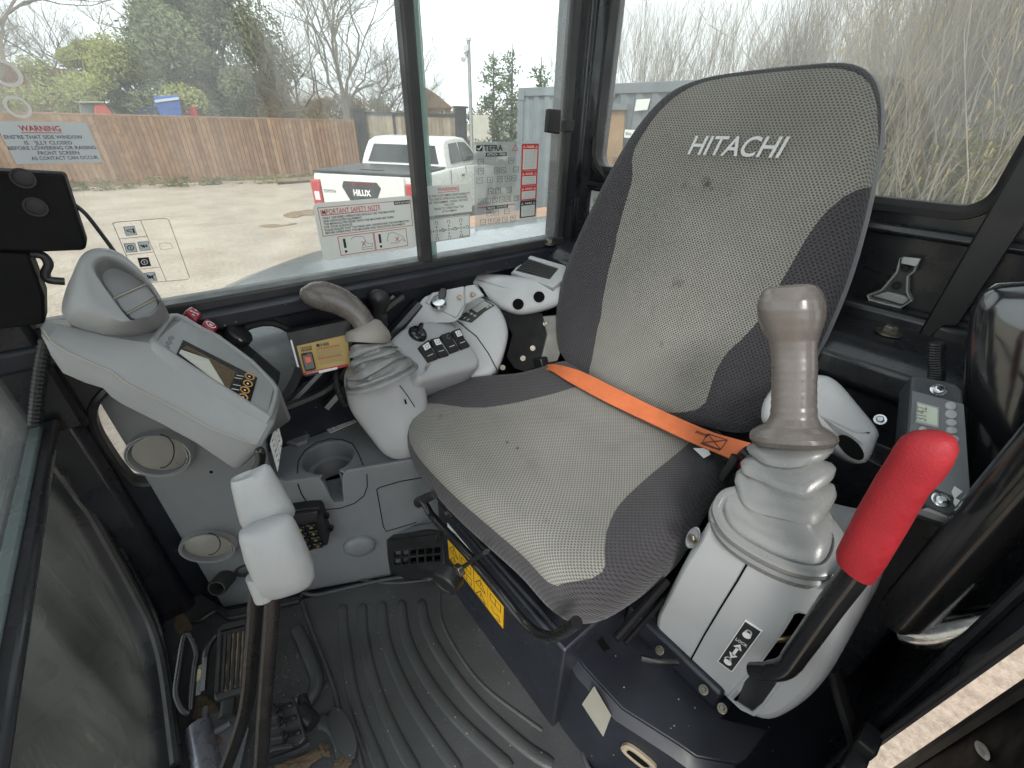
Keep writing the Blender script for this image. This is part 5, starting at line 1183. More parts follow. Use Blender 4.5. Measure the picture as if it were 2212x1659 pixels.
# ================================================================== TRAVEL LEVERS, PEDALS
c8 = lambda x, y: (x*.3751, 1037.2+y*.3751)
def travel(name, label, rows, rodp, pl, rr):
    t = thing(name, label, 'lever', U(*rodp[-1], pl), 'travel levers')
    stack(rows, pl, .7, 2.5, 36).build('grip', GRIPG, t, smooth=50)
    pts = smoothpts(UL(rodp, shift(pl, -.012)), 40, False)
    MB().tube(pts, rr, 8, flat=.55).build('rod', RODB, t, smooth=40)
    return t
T1p = plane((.60, .0, .55), (-.95, .15, .3)); T2p = plane((.54, .0, .5), (-.95, .15, .3))
travel('travel_lever', 'pale grey travel lever grip nearer the monitor, upper of the two', [(505, 1045, 575, 1004, .5), (498, 1038, 585, 1008, .6), (499, 1050, 592, 1020), (508, 1090, 612, 1055), (517, 1125, 632, 1090), (524, 1138, 638, 1102), (527, 1139, 636, 1110, .55)],
       [(560, 1130), (552, 1300), (545, 1400), (536, 1500), (520, 1570), (480, 1680)], T1p, .0115)
travel('travel_lever', 'pale grey travel lever grip with rounded lower end, lower of the two', [(525, 1145, 620, 1113, .5), (516, 1152, 632, 1118, .6), (516, 1165, 640, 1130), (528, 1210, 662, 1178), (545, 1250, 678, 1215), (560, 1278, 680, 1240), (580, 1290, 672, 1258, .5), (600, 1289, 655, 1272, .4)],
       [(590, 1270), (586, 1340), (578, 1450), (570, 1560), (562, 1690)], T2p, .0112)
MB().tube(UL([(556, 1240), (575, 1290)], T2p), .016, 12).build('grip_sleeve', GRIPG, bpy.data.objects['travel_lever.001'], smooth=60)
FZ = .008
fl_ = thing('floor_plate', 'black floor plate with moulded channels around the pedals', 'floor plate', (.6, .1, 0))
MB().plate(UL([(300, 1300), (430, 1280), (490, 1318), (650, 1287), (722, 1500), (735, 1545), (800, 1680), (860, 1800), (380, 1800), (375, 1620)], pln('Z', FZ)), [], (0, 0, 1), .008).build('sheet', MATR, fl_, bevel=.003)
SANDM = mat('dried_mud', (.13, .093, .06, 1), .95, var=.35, vscale=40, bump=.8, bscale=160)
cp = lambda x, y: (302.5+x*.2344, 1279.2+y*.2344)
MB().tube(smoothpts(UL([cp(1440, 340), cp(1500, 450), cp(1560, 600), cp(1620, 750), cp(1625, 860), cp(1580, 960), cp(1520, 1030)], pln('Z', FZ+.006)), 30, False), .014, 12, flat=.8).build('channel', MATR, fl_, smooth=60)
MB().tube(smoothpts(UL([cp(1460, 560), cp(1430, 575)], pln('Z', FZ)), 6, False), .012, 10, flat=.5).build('boss', MATR, fl_)
MB().lathe([(.009, 0), (.009, .002), (.006, .003), (.0, .003)], U(*cp(1708, 860), pln('Z', FZ)), (0, 0, 1), 16).build('plug', RUB, fl_)
MB().tube(smoothpts(UL([cp(490, 260), cp(560, 255), cp(700, 170), cp(760, 195), cp(830, 235), cp(1000, 200), cp(1250, 130), cp(1470, 80)], pln('Z', FZ+.006)), 40, False), .006, 8).build('edge_bead', RUB, fl_, smooth=60)
for i in range(60):
    t = rnd.random(); q = cp(rnd.uniform(1080, 1560), rnd.uniform(420, 1000)); c = U(*q, pln('Z', FZ+.0005))
    pass
MUDL = mat('mud_tan', (.27, .2, .13, 1), .95, var=.35, vscale=60, bump=.8, bscale=160)
def ped(name, label, loc): return thing(name, label, 'pedal', loc)
# ribbed pedal
pd = ped('ribbed_pedal', 'black ribbed foot pedal caked with pale mud', U(510, 1500, pln('Z', .0)))
PPd = plane(U(505, 1440, pln('Z', .085)), (-.25, -.15, .95))
pq = UL([cp(715, 330), cp(740, 300), cp(970, 252), cp(990, 265), cp(985, 600), cp(960, 920), cp(700, 1000), cp(680, 975)], PPd)
MB().plate(pq, [], PPd[1], .014).build('pad', RUB, pd, bevel=.003)
for k in range(6):
    a = cp(742+k*46, 400-k*8); b = cp(712+k*46, 930-k*12)
    MB().tube(UL([a, b], shift(PPd, .002)), .0042, 6).build('rib', RUB, pd)
for k in range(4):
    a = cp(822+k*42, 395-k*10); b = cp(795+k*42, 910-k*14)
    pts = [U(a[0]+(b[0]-a[0])*t+rnd.uniform(-1, 1), a[1]+(b[1]-a[1])*t, shift(PPd, .0025)) for t in [j/9 for j in range(10)]]
    MB().tube(pts, [.0015+.0032*rnd.random() for _ in range(10)], 6, flat=.6).build('mud', MUDL, pd)
quad([cp(745, 355), cp(960, 300), cp(965, 312), cp(750, 368)], shift(PPd, .001), .001, 'slot', HOLE, pd)
MB().tube(UL([cp(820, 980), cp(810, 1080), cp(800, 1150)], shift(PPd, -.02)), .014, 10).build('pivot', RUB, pd)
MB().tube(smoothpts(UL([cp(705, 400), cp(650, 470), cp(615, 560), cp(600, 650)], shift(PPd, -.01)), 14, False), .007, 8).build('arm', BLK, pd)
# bent wire guard with plate
wg = thing('pedal_guard', 'bent black bar guard with a muddy plate beside the ribbed pedal', 'pedal guard', U(420, 1540, pln('Z', 0)))
PG = plane(U(410, 1450, pln('Z', .10)), (-.55, -.2, .8))
MB().tube(smoothpts(UL([cp(455, 1110), cp(400, 1090), cp(345, 980), cp(335, 880), cp(360, 700), cp(395, 480), cp(420, 390), cp(450, 390), cp(510, 500), cp(525, 600), cp(510, 660), cp(480, 950), cp(470, 1080)], PG), 50, False), .006, 8).build('bar', BLK, wg, smooth=60)
quad([cp(480, 700), cp(590, 650), cp(560, 940), cp(450, 980)], shift(PG, .001), .005, 'plate', GRD, wg, bevel=.001)
MB().plate(UL([cp(480, 750), cp(540, 705), cp(580, 720), cp(560, 800), cp(500, 835)], shift(PG, .003)), [], PG[1], .002).build('mud', mat('mud_pale', (.4, .33, .2, 1), .95, var=.3, vscale=90, bump=.6), wg)
MB().tube(UL([cp(605, 600), cp(580, 910)], shift(PG, .004)), .006, 8).build('hinge_pin', GLOSSBLK, wg)
# second, cleated pedal
p2_ = ped('cleated_pedal', 'black cleated foot pedal at the bottom edge of the floor', U(640, 1600, pln('Z', 0)))
PQ2 = plane(U(620, 1600, pln('Z', .07)), (-.2, .1, .95))
quad([cp(1190, 1030), cp(1390, 960), cp(1420, 980), cp(1530, 1340), cp(1480, 1400), cp(1150, 1490), cp(1140, 1300)], PQ2, .012, 'pad', RUB, p2_, bevel=.003)
for q in ((1330, 1050), (1370, 1165), (1410, 1300)):
    stack([cp(q[0]-75, q[1]+45)+cp(q[0]+75, q[1]+5), cp(q[0]-65, q[1]+15)+cp(q[0]+75, q[1]-25), cp(q[0]-40, q[1]-5)+cp(q[0]+60, q[1]-38)], shift(PQ2, .006), .3, 3).build('cleat', GLOSSBLK, p2_)
    MB().tube(UL([cp(q[0]-95, q[1]-15), cp(q[0]-75, q[1]+80)], shift(PQ2, .004)), .004, 6).build('rib', GLOSSBLK, p2_)
for k in range(5):
    MB().tube(UL([cp(1200+k*4, 1060+k*95), cp(1290+k*30, 1030+k*95)], shift(PQ2, .002)), .004, 6).build('cross_rib', RUB, p2_)
MB().tube(UL([cp(1470, 1090), cp(1600, 1210)], pln('Z', .06)), .016, 12).build('hinge_block', SATIN, p2_)
MB().tube(UL([cp(1530, 1130), cp(1480, 980)], pln('Z', .055)), .013, 12).build('hinge_pin', BLK, p2_)
MB().tube(UL([cp(1140, 1580), cp(1480, 1450), cp(1560, 1390)], pln('Z', .06)), .006, 8).build('link_rod', BLK, p2_)
# exposed metal foot plate with mud
quad([cp(520, 1170), cp(610, 1060), cp(860, 1130), cp(1000, 1250), cp(900, 1700), cp(560, 1700)], pln('Z', .016), .004, 'metal_plate', mat('worn_grey', lin(120, 121, 126), .4, .3, var=.2, dirt=.35, dcol=(.3, .2, .12, 1), dscale=14), fl_)
MB().tube(smoothpts(UL([cp(605, 1060), cp(590, 1180), cp(590, 1280), cp(620, 1310), cp(720, 1270), cp(830, 1200)], pln('Z', .022)), 30, False), .006, 8).build('wire_stop', GRD, fl_)
def blob(pts, z, name, parent, m=SANDM, h=.006, seed=1):
    r_ = random.Random(seed); o = smoothpts(UL(pts, pln('Z', z)), 40); c = centroid(o)
    rs = []
    for s, hh in ((1, 0), (.9, .4), (.7, .8), (.4, 1), (.02, 1)): rs.append([c+(p-c)*(s*(1+.16*r_.uniform(-1, 1)))+V((0, 0, .0025*hh*(.4+.8*r_.random()))) for p in o])
    return MB().rings(rs, False, True).build(name, m, parent, smooth=60)
mud = [([cp(540, 960), cp(620, 970), cp(700, 1040), cp(720, 1120), cp(640, 1150), cp(520, 1190), cp(490, 1120)], .015), ([cp(310, 240), cp(380, 200), cp(460, 260), cp(470, 340), cp(380, 400), cp(320, 340)], .009), ([cp(520, 1330), cp(620, 1300), cp(740, 1330), cp(700, 1420), cp(560, 1440)], .018),
       ([cp(1240, 1600), cp(1450, 1520), cp(1640, 1450), cp(1680, 1500), cp(1500, 1640), cp(1280, 1680)], .012), ([cp(1780, 1600), cp(1850, 1500), cp(1930, 1480), cp(1950, 1580), cp(1860, 1660)], .018), ([cp(1650, 1400), cp(1740, 1420), cp(1750, 1520), cp(1690, 1500)], .012)]
for i, (P, z) in enumerate(mud): blob(P, z, 'mud', fl_, seed=i)
MB().tube(UL([(428, 1570), (455, 1700)], pln('Z', .03)), .022, 14).build('tube_rail', mat('rail_worn', lin(140, 140, 150), .3, .6, var=.3, vscale=20, dirt=.3, dcol=(.02, .02, .02, 1), dscale=25), fl_, smooth=60)
disc(cp(1870, 1300), 26, 60, -.35, pln('Z', .02), [(1, 0), (.95, .004), (.8, .005), (.01, .005)], 'foot_rest', MATR, fl_)
# loose grit on mat and plate (too many to count)
gm = MB()
for i in range(420):
    x, y = rnd.uniform(560, 1230), rnd.uniform(1300, 1655)
    if rnd.random() < .5: x, y = cp(rnd.gauss(1320, 120), rnd.gauss(700, 160))
    c = U(x, y, pln('Z', .0125)); r = rnd.choice((.0004, .0005, .0007, .0011))
    if c.y < SF+.02 and c.x < .66: continue
    gm.add([c+V((r, 0, 0)), c+V((-r*.5, r*.8, 0)), c+V((-r*.6, -r*.7, 0)), c+V((0, 0, r))], [(0, 1, 3), (1, 2, 3), (2, 0, 3)])
o = gm.build('floor_grit', mat('grit', (.42, .36, .28, 1), .9), None, smooth=0); tag(o, 'fine pale grit scattered over the floor mat', 'grit', kind='stuff')

# ================================================================== STICKERS ON THE SIDE WINDOW
def sticker(name, label, px, m=VINYL, X=.9845, th=.0008, r=.0):
    """px: top left, top right, bottom left picture corners on the side window"""
    pl = pln('X', X); a, b, c = [U(*q, pl) for q in px]
    o = V((X, a.y, c.z)); fr = Fr(o, (0, -1, 0), (0, 0, 1)); W = a.y-b.y; H = (a.z+b.z)/2-c.z
    t = thing(name, label, 'sticker', o)
    fr.sheet(0, 0, W, H, 0, r).build('backing', m, t)
    return t, fr, W, H
def lines(fr, W, H, rows, m, t, name='lettering', res=2):
    mb = MB()
    for tx, cx, y, h, wd in rows: text(fr, tx, W*cx, H*y, H*h, W*wd, .0006, .008, mb, 'c', res=res)
    return mb.build(name, m, t, smooth=0)
# 1 warning about the side window
t, fr, W, H = sticker('window_warning_sticker', 'grey sticker headed WARNING about closing the side window, top left', ((-14, 260), (187, 266), (-14, 356)), VINYLG)
o_ = text(fr, 'WARNING', W*.22, H*.78, H*.13, W*.45, .0006, .02).build('heading', INKR, t, smooth=0)
fr.slab(W*.22, H*.735, W*.67, H*.75, 0, .0005).build('underline', INKR, t)
mb = MB()
for tx, a0, y, wd in (("ENS''RE THAT SIDE WINDOW", .02, .60, .86), ("IS   'JLLY CLOSED", .2, .465, .53), ("BEFORE LOWERING OR RAISING", .0, .34, .985), ('FRONT SCREEN', .29, .215, .47), ('AS CONTACT CAN OCCUR.', .19, .09, .78)): text(fr, tx, W*a0, H*y, H*.085, W*wd, .0006, .012, mb)
mb.build('lettering', INKN, t, smooth=0)
# 2 important safety note
t, fr, W, H = sticker('safety_note_sticker', 'white rounded sticker headed IMPORTANT SAFETY NOTE at the window bottom', ((673, 436), (893, 425), (690, 566)), X=.9845 if False else 1.0035, r=.012)
fr.line([(W*.04, H*.44), (W*.96, H*.44), (W*.96, H*.92), (W*.04, H*.92), (W*.04, H*.44)], .0014, 0, .0005).build('frame_line', mat('ink_orange', (.45, .2, .08, 1), .5), t)
lines(fr, W, H, [('IMPORTANT SAFETY NOTE', .345, .80, .085, .57)], INKR, t, 'heading'); fr.slab(W*.06, H*.785, W*.6, H*.795, 0, .0009).build('underline', INKR, t)
fr.slab(W*.78, H*.855, W*.95, H*.92, 0, .0008).build('name_plate', INKB, t); text(fr, 'HITACHI', W*.865, H*.87, H*.035, W*.15, .0012, .01, align='c').build('name', INKW, t, smooth=0)
mb = MB(); mr = MB()
for k, tx in enumerate(('ONLY CERTIFIED OPERATORS SHOULD USE THIS MACHINE', 'AND ASSOCIATED EQUIPMENT.', 'THE MANUALS PROVIDED WITH THE MACHINE ARE THERE', 'FOR YOUR GUIDANCE.', 'PLEASE ENSURE THAT YOU READ AND UNDERSTAND THE INFORMATION', 'BEFORE OPERATING THIS MACHINE AND ASSOCIATED EQUIPMENT.')):
    text(fr, tx, W*.065, H*(.725-.051*k), H*.036, W*min(.88, .0148*len(tx)), .0009, .02, mb)
mb.build('lettering', INKB, t, smooth=0)
for k in range(2):
    a0 = W*(.17+.36*k); fb_ = fr.line([(a0, H*.06), (a0+W*.35, H*.06), (a0+W*.35, H*.40), (a0, H*.40), (a0, H*.06)], .0011, .0006, .0012)
    fb_.build('picture_frame', INKR, t)
    mb = fr.line([(a0+W*.055, H*.34), (a0+W*.055, H*.2)], .0055, .0006, .0012); mb.plate([fr(a0+W*.055+.003*math.cos(q), H*.12+.003*math.sin(q), .0012) for q in [j*.7 for j in range(9)]], [], fr.n, .0006)
    mb.build('exclamation_mark', INKB, t)
    pts = [(.12, .33), (.16, .37), (.25, .35), (.27, .22), (.33, .2), (.33, .15), (.22, .15), (.22, .11), (.34, .11)] if k == 0 else [(.13, .2), (.15, .34), (.2, .36), (.3, .26), (.33, .15), (.29, .2), (.24, .14), (.16, .16)]
    fr.line([(a0+W*x, H*y) for x, y in pts], .0009, .0006, .0012).build('machine_drawing', INKG, t)
    cxx, cyy = (a0+W*.24, H*.22); fr.line([(cxx-.004, cyy-.005), (cxx+.004, cyy+.005)], .0013, .0006, .0014, fr.line([(cxx-.004, cyy+.005), (cxx+.004, cyy-.005)], .0013, .0006, .0014)).build('cross_mark', INKR, t)
# 3 customers' responsibility
t, fr, W, H = sticker('pressure_warning_sticker', 'white sticker headed WARNING about operating pressures beside the window divider', ((914, 404), (1018, 394), (919, 468)))
lines(fr, W, H, [('WARNING', .5, .80, .12, .45)], INKR, t, 'heading'); fr.slab(W*.28, H*.755, W*.73, H*.77, 0, .0006).build('underline', INKR, t)
lines(fr, W, H, [('IT IS THE CUSTOMERS RESPONSIBILITY', .5, .62, .075, .92), ('TO CHECK OPERATING PRESSURES', .5, .51, .075, .8), ('OF THE HAMMER / SHEAR / ROTATE', .5, .40, .075, .82), ('CIRCUITS', .5, .29, .075, .22), ('PRIOR TO OPERATING THE', .5, .18, .075, .62), ('ATTACHMENT', .5, .07, .075, .32)], INKB, t)
# 4 control pattern
t, fr, W, H = sticker('control_pattern_sticker', 'white sticker with joystick pattern diagrams under the pressure warning', ((918, 474), (1015, 463), (920, 526)))
mb = fr.line([(W*.02, H*.03), (W*.98, H*.03), (W*.98, H*.97), (W*.02, H*.97), (W*.02, H*.03)], .0007, 0, .0006)
for cx, n_ in ((.23, 4), (.5, 8), (.78, 6)):
    for k in range(4):
        ang = k*math.pi/2; x, y = W*cx+.0095*math.cos(ang), H*.46+.0095*math.sin(ang)
        mb.plate([fr(x+.0028*math.cos(ang), y+.0028*math.sin(ang), .0006), fr(x-.0018*math.cos(ang)-.0022*math.sin(ang), y-.0018*math.sin(ang)+.0022*math.cos(ang), .0006), fr(x-.0018*math.cos(ang)+.0022*math.sin(ang), y-.0018*math.sin(ang)-.0022*math.cos(ang), .0006)], [], fr.n, .0005)
        x, y = W*cx+.019*math.cos(ang), H*.46+.019*math.sin(ang)
        mb = fr.line([(x-.004, y-.003), (x-.002, y+.004), (x+.003, y+.003), (x+.004, y-.002), (x+.001, y-.004)], .0008, 0, .0006, mb)
    mb = fr.line([(W*cx-.0025, H*.46-.0025), (W*cx+.0025, H*.46-.0025), (W*cx+.0025, H*.46+.0025), (W*cx-.0025, H*.46+.0025), (W*cx-.0025, H*.46-.0025)], .0007, 0, .0006, mb)
text(fr, 'TD00007944', W*.72, H*.05, H*.05, W*.24, .0006, .0, mb)
mb.build('diagrams', INKB, t, smooth=0)
# 5 big attachment sticker with red column
t, fr, W, H = sticker('attachment_guide_sticker', 'large translucent sticker with pictograms and a red danger column at the rear pane', ((1022, 306), (1168, 306), (1028, 500)), glass('sticker_film', (.8, .83, .83, 1), .42, 6, (.62, .64, .64, 1), (1, 1, 1), .4, .7, .55))
fr.slab(W*.04, H*.905, W*.125, H*.965, 0, .0006).build('brand_mark', INKB, t)
fr.line([(W*.055, H*.93), (W*.075, H*.918), (W*.11, H*.955)], .0018, .0006, .001).build('brand_tick', INKW, t)
text(fr, 'TEFRA', W*.14, H*.905, H*.06, W*.27, .0007, .03).build('brand_lettering', INKB, t, smooth=0)
for tx, a0, b0, a1 in (('ATTACH - FIXER', .17, .845, .47), ('RELEASE - DETACHER', .17, .245, .50)):
    fr.slab(W*a0, H*b0, W*a1, H*(b0+.04), 0, .0006).build('heading_bar', INKB, t); text(fr, tx, W*(a0+a1)/2, H*(b0+.009), H*.024, W*(a1-a0)*.9, .001, .005, align='c').build('heading', INKW, t, smooth=0)
mb = MB(); 
for row, cols in ((.76, (.06, .5)), (.66, (.06, .29, .39, .58)), (.56, (.04, .19, .34, .45, .55)), (.43, (.2, .31, .48)), (.32, (.06, .16, .26, .37, .47, .6)), (.17, (.18, .28, .45)), (.07, (.08, .2, .3, .42, .55))):
    for a in cols:
        w_, h_ = W*.075, H*.06
        mb = fr.line([(W*a, H*row), (W*a+w_, H*row), (W*a+w_, H*row+h_), (W*a, H*row+h_), (W*a, H*row)], .0007, 0, .0006, mb)
        k = rnd.random
        mb = fr.line([(W*a+w_*(.2+.3*k()), H*row+h_*(.2+.6*k())), (W*a+w_*(.4+.3*k()), H*row+h_*(.3+.6*k())), (W*a+w_*(.6+.3*k()), H*row+h_*(.1+.5*k()))], .0009, 0, .0006, mb)
mb.build('pictograms', INKB, t, smooth=0)
fr.slab(W*.04, H*.275, W*.62, H*.283, 0, .0006).build('red_rule', INKR, t)
fr.line([(W*.56, H*.905), (W*.64, H*.905), (W*.60, H*.965), (W*.56, H*.905)], .0012, 0, .0006).build('warning_triangle', INKR, t)
REDS = paper('sticker_red', (.7, .04, .04, 1), .4); x0_, x1_ = W*.70, W*.97
for b0, b1, tx, m_ in ((.67, .975, 'DANGER', REDS), (.49, .665, 'DANGER', REDS), (.31, .485, 'DANGER', REDS), (.09, .305, 'WARNING', INKB)):
    pn = fr.slab(x0_, H*(b1-.06), x1_, H*b1, 0, .0006)
    fr.slab(x0_, H*b0, x1_, H*(b0+.015), 0, .0006, pn); fr.slab(x0_, H*(b0+.015), x0_+W*.02, H*(b1-.06), 0, .0006, pn); fr.slab(x1_-W*.02, H*(b0+.015), x1_, H*(b1-.06), 0, .0006, pn)
    pn = pn.build('danger_panel', m_, t)
    text(fr, tx, (x0_+x1_)/2, H*(b1-.045), H*.025, W*.12, .001, .01, align='c').build('heading', INKW, pn, smooth=0)
    fr.sheet(x0_+W*.02, H*(b0+.015), x1_-W*.02, H*(b1-.06), .0007).build('text_field', VINYL, pn)
    nl = int((b1-b0-.08)/.023); mb = MB()
    for k in range(nl): text(fr, ['Never stand under the attachment', 'or load being lifted by machine', 'Always secure the safety pin', 'before operating. The weight', 'of the bucket must be in limit', 'Death or injury may occur'][k % 6], (x0_+x1_)/2, H*(b1-.085-.023*k), H*.011, W*.2*(.8+.2*rnd.random()), .0012, .0, mb, 'c', res=1)
    mb.build('small_lettering', INKG, pn, smooth=0)
    for a in (x0_+W*.035, x1_-W*.035): fr.line([(a-.004, H*(b1-.045)), (a+.004, H*(b1-.045)), (a, H*(b1-.02)), (a-.004, H*(b1-.045))], .0007, .0006, .001).build('triangle', INKW, pn)
# 6 clear engine-stop decal with thin black lines
t = thing('clear_icon_decal', 'clear decal of thin black boxes with engine icons low on the front side window', 'sticker', U(330, 610, pln('X', .9995)))
pl6 = pln('X', 1.0035)
cz = lambda x, y: (x*.3127, 172.9+y*.3127)
def dl_(pts, w_=.0009, m=INKB, name='outline', par=t): return MB().tube(UL([cz(*q) for q in pts], pl6), w_/2, 4).build(name, m, par)
dl_([(778, 990), (800, 982), (1140, 955), (1165, 965), (1310, 1365), (1290, 1378), (1150, 1390), (940, 1405)], .0008)
dl_([(778, 990), (800, 1040), (900, 1280), (960, 1410)], .0008)
dl_([(970, 968), (1150, 1390)], .0007); dl_([(825, 1098), (1018, 1078)], .0007); dl_([(872, 1210), (1060, 1188)], .0007); dl_([(915, 1312), (1105, 1292)], .0007)
for (x, y), kind in (((900, 1042), 'box'), ((903, 1158), 'ring'), ((997, 1147), 'fan'), ((997, 1258), 'black'), ((1040, 1360), 'fanx')):
    w_, h_ = 42, 30
    P = [(x-w_-4, y-h_+3), (x+w_-14, y-h_-3), (x+w_+4, y+h_-4), (x-w_+14, y+h_+3)]
    m_ = INKB if kind == 'black' else VINYLG
    b = MB().add(UL([cz(*q) for q in P], (pl6[0]+V((.0002, 0, 0)), pl6[1])), [(0, 1, 2, 3)]).build('icon_field', m_, t)
    dl_(P+[P[0]], .0009, INKB, 'icon_outline', b)
    fg = INKW if kind == 'black' else INKB
    if kind in ('ring', 'black'):
        dl_([(x+22*math.cos(a), y+17*math.sin(a)) for a in [j*.45 for j in range(15)]], .0014, fg, 'icon', b); dl_([(x-2, y-8), (x+2, y+8)], .0016, fg, 'icon', b)
    elif kind == 'box': dl_([(x-28, y-2), (x+8, y-12), (x+14, y+10), (x-28, y-2)], .0012, fg, 'icon', b); dl_([(x+18, y-16), (x+28, y+14)], .0022, fg, 'icon', b)
    else:
        for j in range(5): dl_([(x-24+9*j, y-10+(j % 2)*7), (x-18+9*j, y+2+(j % 3)*5)], .0018, fg, 'icon', b)
        if kind == 'fanx': dl_([(x-30, y-18), (x+30, y+18)], .0012, fg, 'icon', b); dl_([(x-30, y+18), (x+30, y-18)], .0012, fg, 'icon', b)
dl_([(1100, 1130), (1140, 1125), (1180, 1128), (1196, 1160), (1150, 1168), (1110, 1170), (1100, 1130)], .0006, INKG, 'manual_icon')
# 7 sticker on the rear corner, 8 console labels
pc_ = pln('Y', YB+.002)
pts = UL([(1252, 407), (1303, 411), (1246, 472)], pc_)
o = V((pts[0].x, YB+.002, pts[2].z)); fr = Fr(o, (-1, 0, 0), (0, 0, 1)); W = pts[0].x-pts[1].x; H = pts[0].z-pts[2].z
t = thing('escape_sticker', 'white pictogram sticker on the rear panel beside the backrest', 'sticker', o)
fr.slab(0, 0, W, H, 0, .001, r=.006).build('backing', PAPER, t)
mb = fr.line([(0, H*.48), (W, H*.48)], .0007, .001, .0015)
mb = fr.line([(W*.15, H*.72), (W*.3, H*.9), (W*.42, H*.72), (W*.28, H*.58), (W*.15, H*.72)], .0012, .001, .0015, mb); mb = fr.line([(W*.12, H*.53), (W*.5, H*.53), (W*.5, H*.6), (W*.2, H*.6)], .0018, .001, .0015, mb)
mb = fr.line([(W*.65, H*.65), (W*.9, H*.62), (W*.92, H*.78), (W*.68, H*.8), (W*.65, H*.65)], .0009, .001, .0015, mb); mb = fr.line([(W*.7, H*.72), (W*.88, H*.7)], .003, .001, .0015, mb)
mb = fr.line([(W*.2, H*.38), (W*.4, H*.42), (W*.85, H*.2), (W*.68, H*.1), (W*.2, H*.38)], .0012, .001, .0015, mb); mb = fr.line([(W*.45, H*.32), (W*.6, H*.22)], .003, .001, .0015, mb)
mb.build('drawing', INKB, t, smooth=0)
t = thing('console_direction_label', 'white label with bucket arrows on the tray next to the right joystick', 'sticker', U(735, 915, PT))
Q = UL([(714, 935), (770, 911), (759, 897), (699, 922)], (PT[0]+V((0, 0, .004)), PT[1]))
MB().plate(Q, [], (0, 0, 1), .0012).build('backing', PAPER, t)
fq = Fr(Q[0]+V((0, 0, .0003)), Q[1]-Q[0], Q[3]-Q[0]); fq.y = (Q[3]-Q[0]).normalized(); Wq, Hq = (Q[1]-Q[0]).length, (Q[3]-Q[0]).length
mb = fq.line([(Wq*.04, Hq*.08), (Wq*.96, Hq*.08), (Wq*.96, Hq*.92), (Wq*.04, Hq*.92), (Wq*.04, Hq*.08)], .0006, 0, .0006)
for a, s in ((.2, 1), (.8, -1)): mb = fq.line([(Wq*(a-.1*s), Hq*.2), (Wq*(a-.05*s), Hq*.75), (Wq*(a+.08*s), Hq*.6), (Wq*(a+.1*s), Hq*.25)], .0016, 0, .0006, mb)
mb = fq.line([(Wq*.4, Hq*.5), (Wq*.6, Hq*.5)], .0022, 0, .0006, mb); mb.build('drawing', INKB, t, smooth=0)
t = thing('column_side_label', 'narrow white label with symbols hanging below the monitor housing', 'sticker', U(598, 1000, P1))
PS2 = plane(U(598, 960, P1)+P1[1]*.015, (-.95, -.1, .3))
Q = UL([(600, 1020), (610, 953), (598, 905), (583, 960)], PS2); Q = [Q[3], Q[0], Q[1], Q[2]]
MB().plate(Q, [], PS2[1], .001).build('backing', PAPER, t)
fq = Fr(Q[0]+PS2[1]*.0003, Q[1]-Q[0], Q[3]-Q[0]); fq.y = (Q[3]-Q[0]).normalized(); fq.n = PS2[1]; Wq, Hq = (Q[1]-Q[0]).length, (Q[3]-Q[0]).length
mb = fq.line([(Wq*.5, 0), (Wq*.5, Hq)], .0005, 0, .0006); mb = fq.line([(0, Hq*.5), (Wq, Hq*.5)], .0005, 0, .0006, mb)
for a in range(10): mb = fq.line([(Wq*(.08+.09*a), Hq*(.2+.5*(a % 2))), (Wq*(.12+.09*a), Hq*(.35+.45*(a % 2)))], .0016, 0, .0006, mb)
mb.build('drawing', INKB, t, smooth=0)
# ================================================================== OUTSIDE
GZ = -1.0; PG0 = pln('Z', GZ)
def ground_mat():
    m = bpy.data.materials.new('yard_gravel'); m.use_nodes = True; t = m.node_tree; N = t.nodes; L = t.links; p = N['Principled BSDF']; p.inputs['Roughness'].default_value = .9
    g = N.new('ShaderNodeNewGeometry')
    def noise(s, d=8, r=.6):
        n = N.new('ShaderNodeTexNoise'); n.inputs['Scale'].default_value = s; n.inputs['Detail'].default_value = d; n.inputs['Roughness'].default_value = r; L.new(g.outputs['Position'], n.inputs[0]); return n.outputs['Fac']
    cr = N.new('ShaderNodeValToRGB'); L.new(noise(.9, 10, .7), cr.inputs[0]); e = cr.color_ramp.elements
    e[0].position = .3; e[0].color = lin(158, 141, 124); e[1].position = .68; e[1].color = lin(194, 183, 169)
    c2_ = N.new('ShaderNodeValToRGB'); L.new(noise(22, 6, .8), c2_.inputs[0]); e = c2_.color_ramp.elements; e[0].position = .3; e[0].color = (.42, .38, .35, 1); e[1].position = .62; e[1].color = (1.08, 1.05, 1.02, 1)
    mu = N.new('ShaderNodeMix'); mu.data_type = 'RGBA'; mu.blend_type = 'MULTIPLY'; mu.inputs[0].default_value = .8; L.new(cr.outputs[0], mu.inputs[6]); L.new(c2_.outputs[0], mu.inputs[7])
    L.new(mu.outputs[2], p.inputs['Base Color'])
    b = N.new('ShaderNodeBump'); b.inputs['Strength'].default_value = .6; b.inputs['Distance'].default_value = .04; L.new(noise(14, 8, .75), b.inputs['Height']); L.new(b.outputs[0], p.inputs['Normal'])
    return m
gm = MB(); n = 90
for i in range(n+1):
    for j in range(n+1):
        x = -60+160*i/n; y = -80+140*j/n; h = 0
        d = math.hypot(x-2, y)
        h = .03*math.sin(x*.9+y*.4)*math.sin(y*.7-x*.3)
        gm.v.append(V((x, y, GZ+h*.6)))
for i in range(n):
    for j in range(n): a = i*(n+1)+j; gm.f.append((a, a+n+1, a+n+2, a+1))
gmo = gm.build('ground', ground_mat()); tag(gmo, kind='structure')
far = MB().bb((-400, -400, GZ-.6), (500, 400, GZ-.5)).build('far_ground', mat('far_field', lin(110, 112, 84), .95, var=.2)); tag(far, kind='structure')
PUD = mat('puddle_water', (.30, .23, .15, 1), .08, var=.2, rvar=.02)
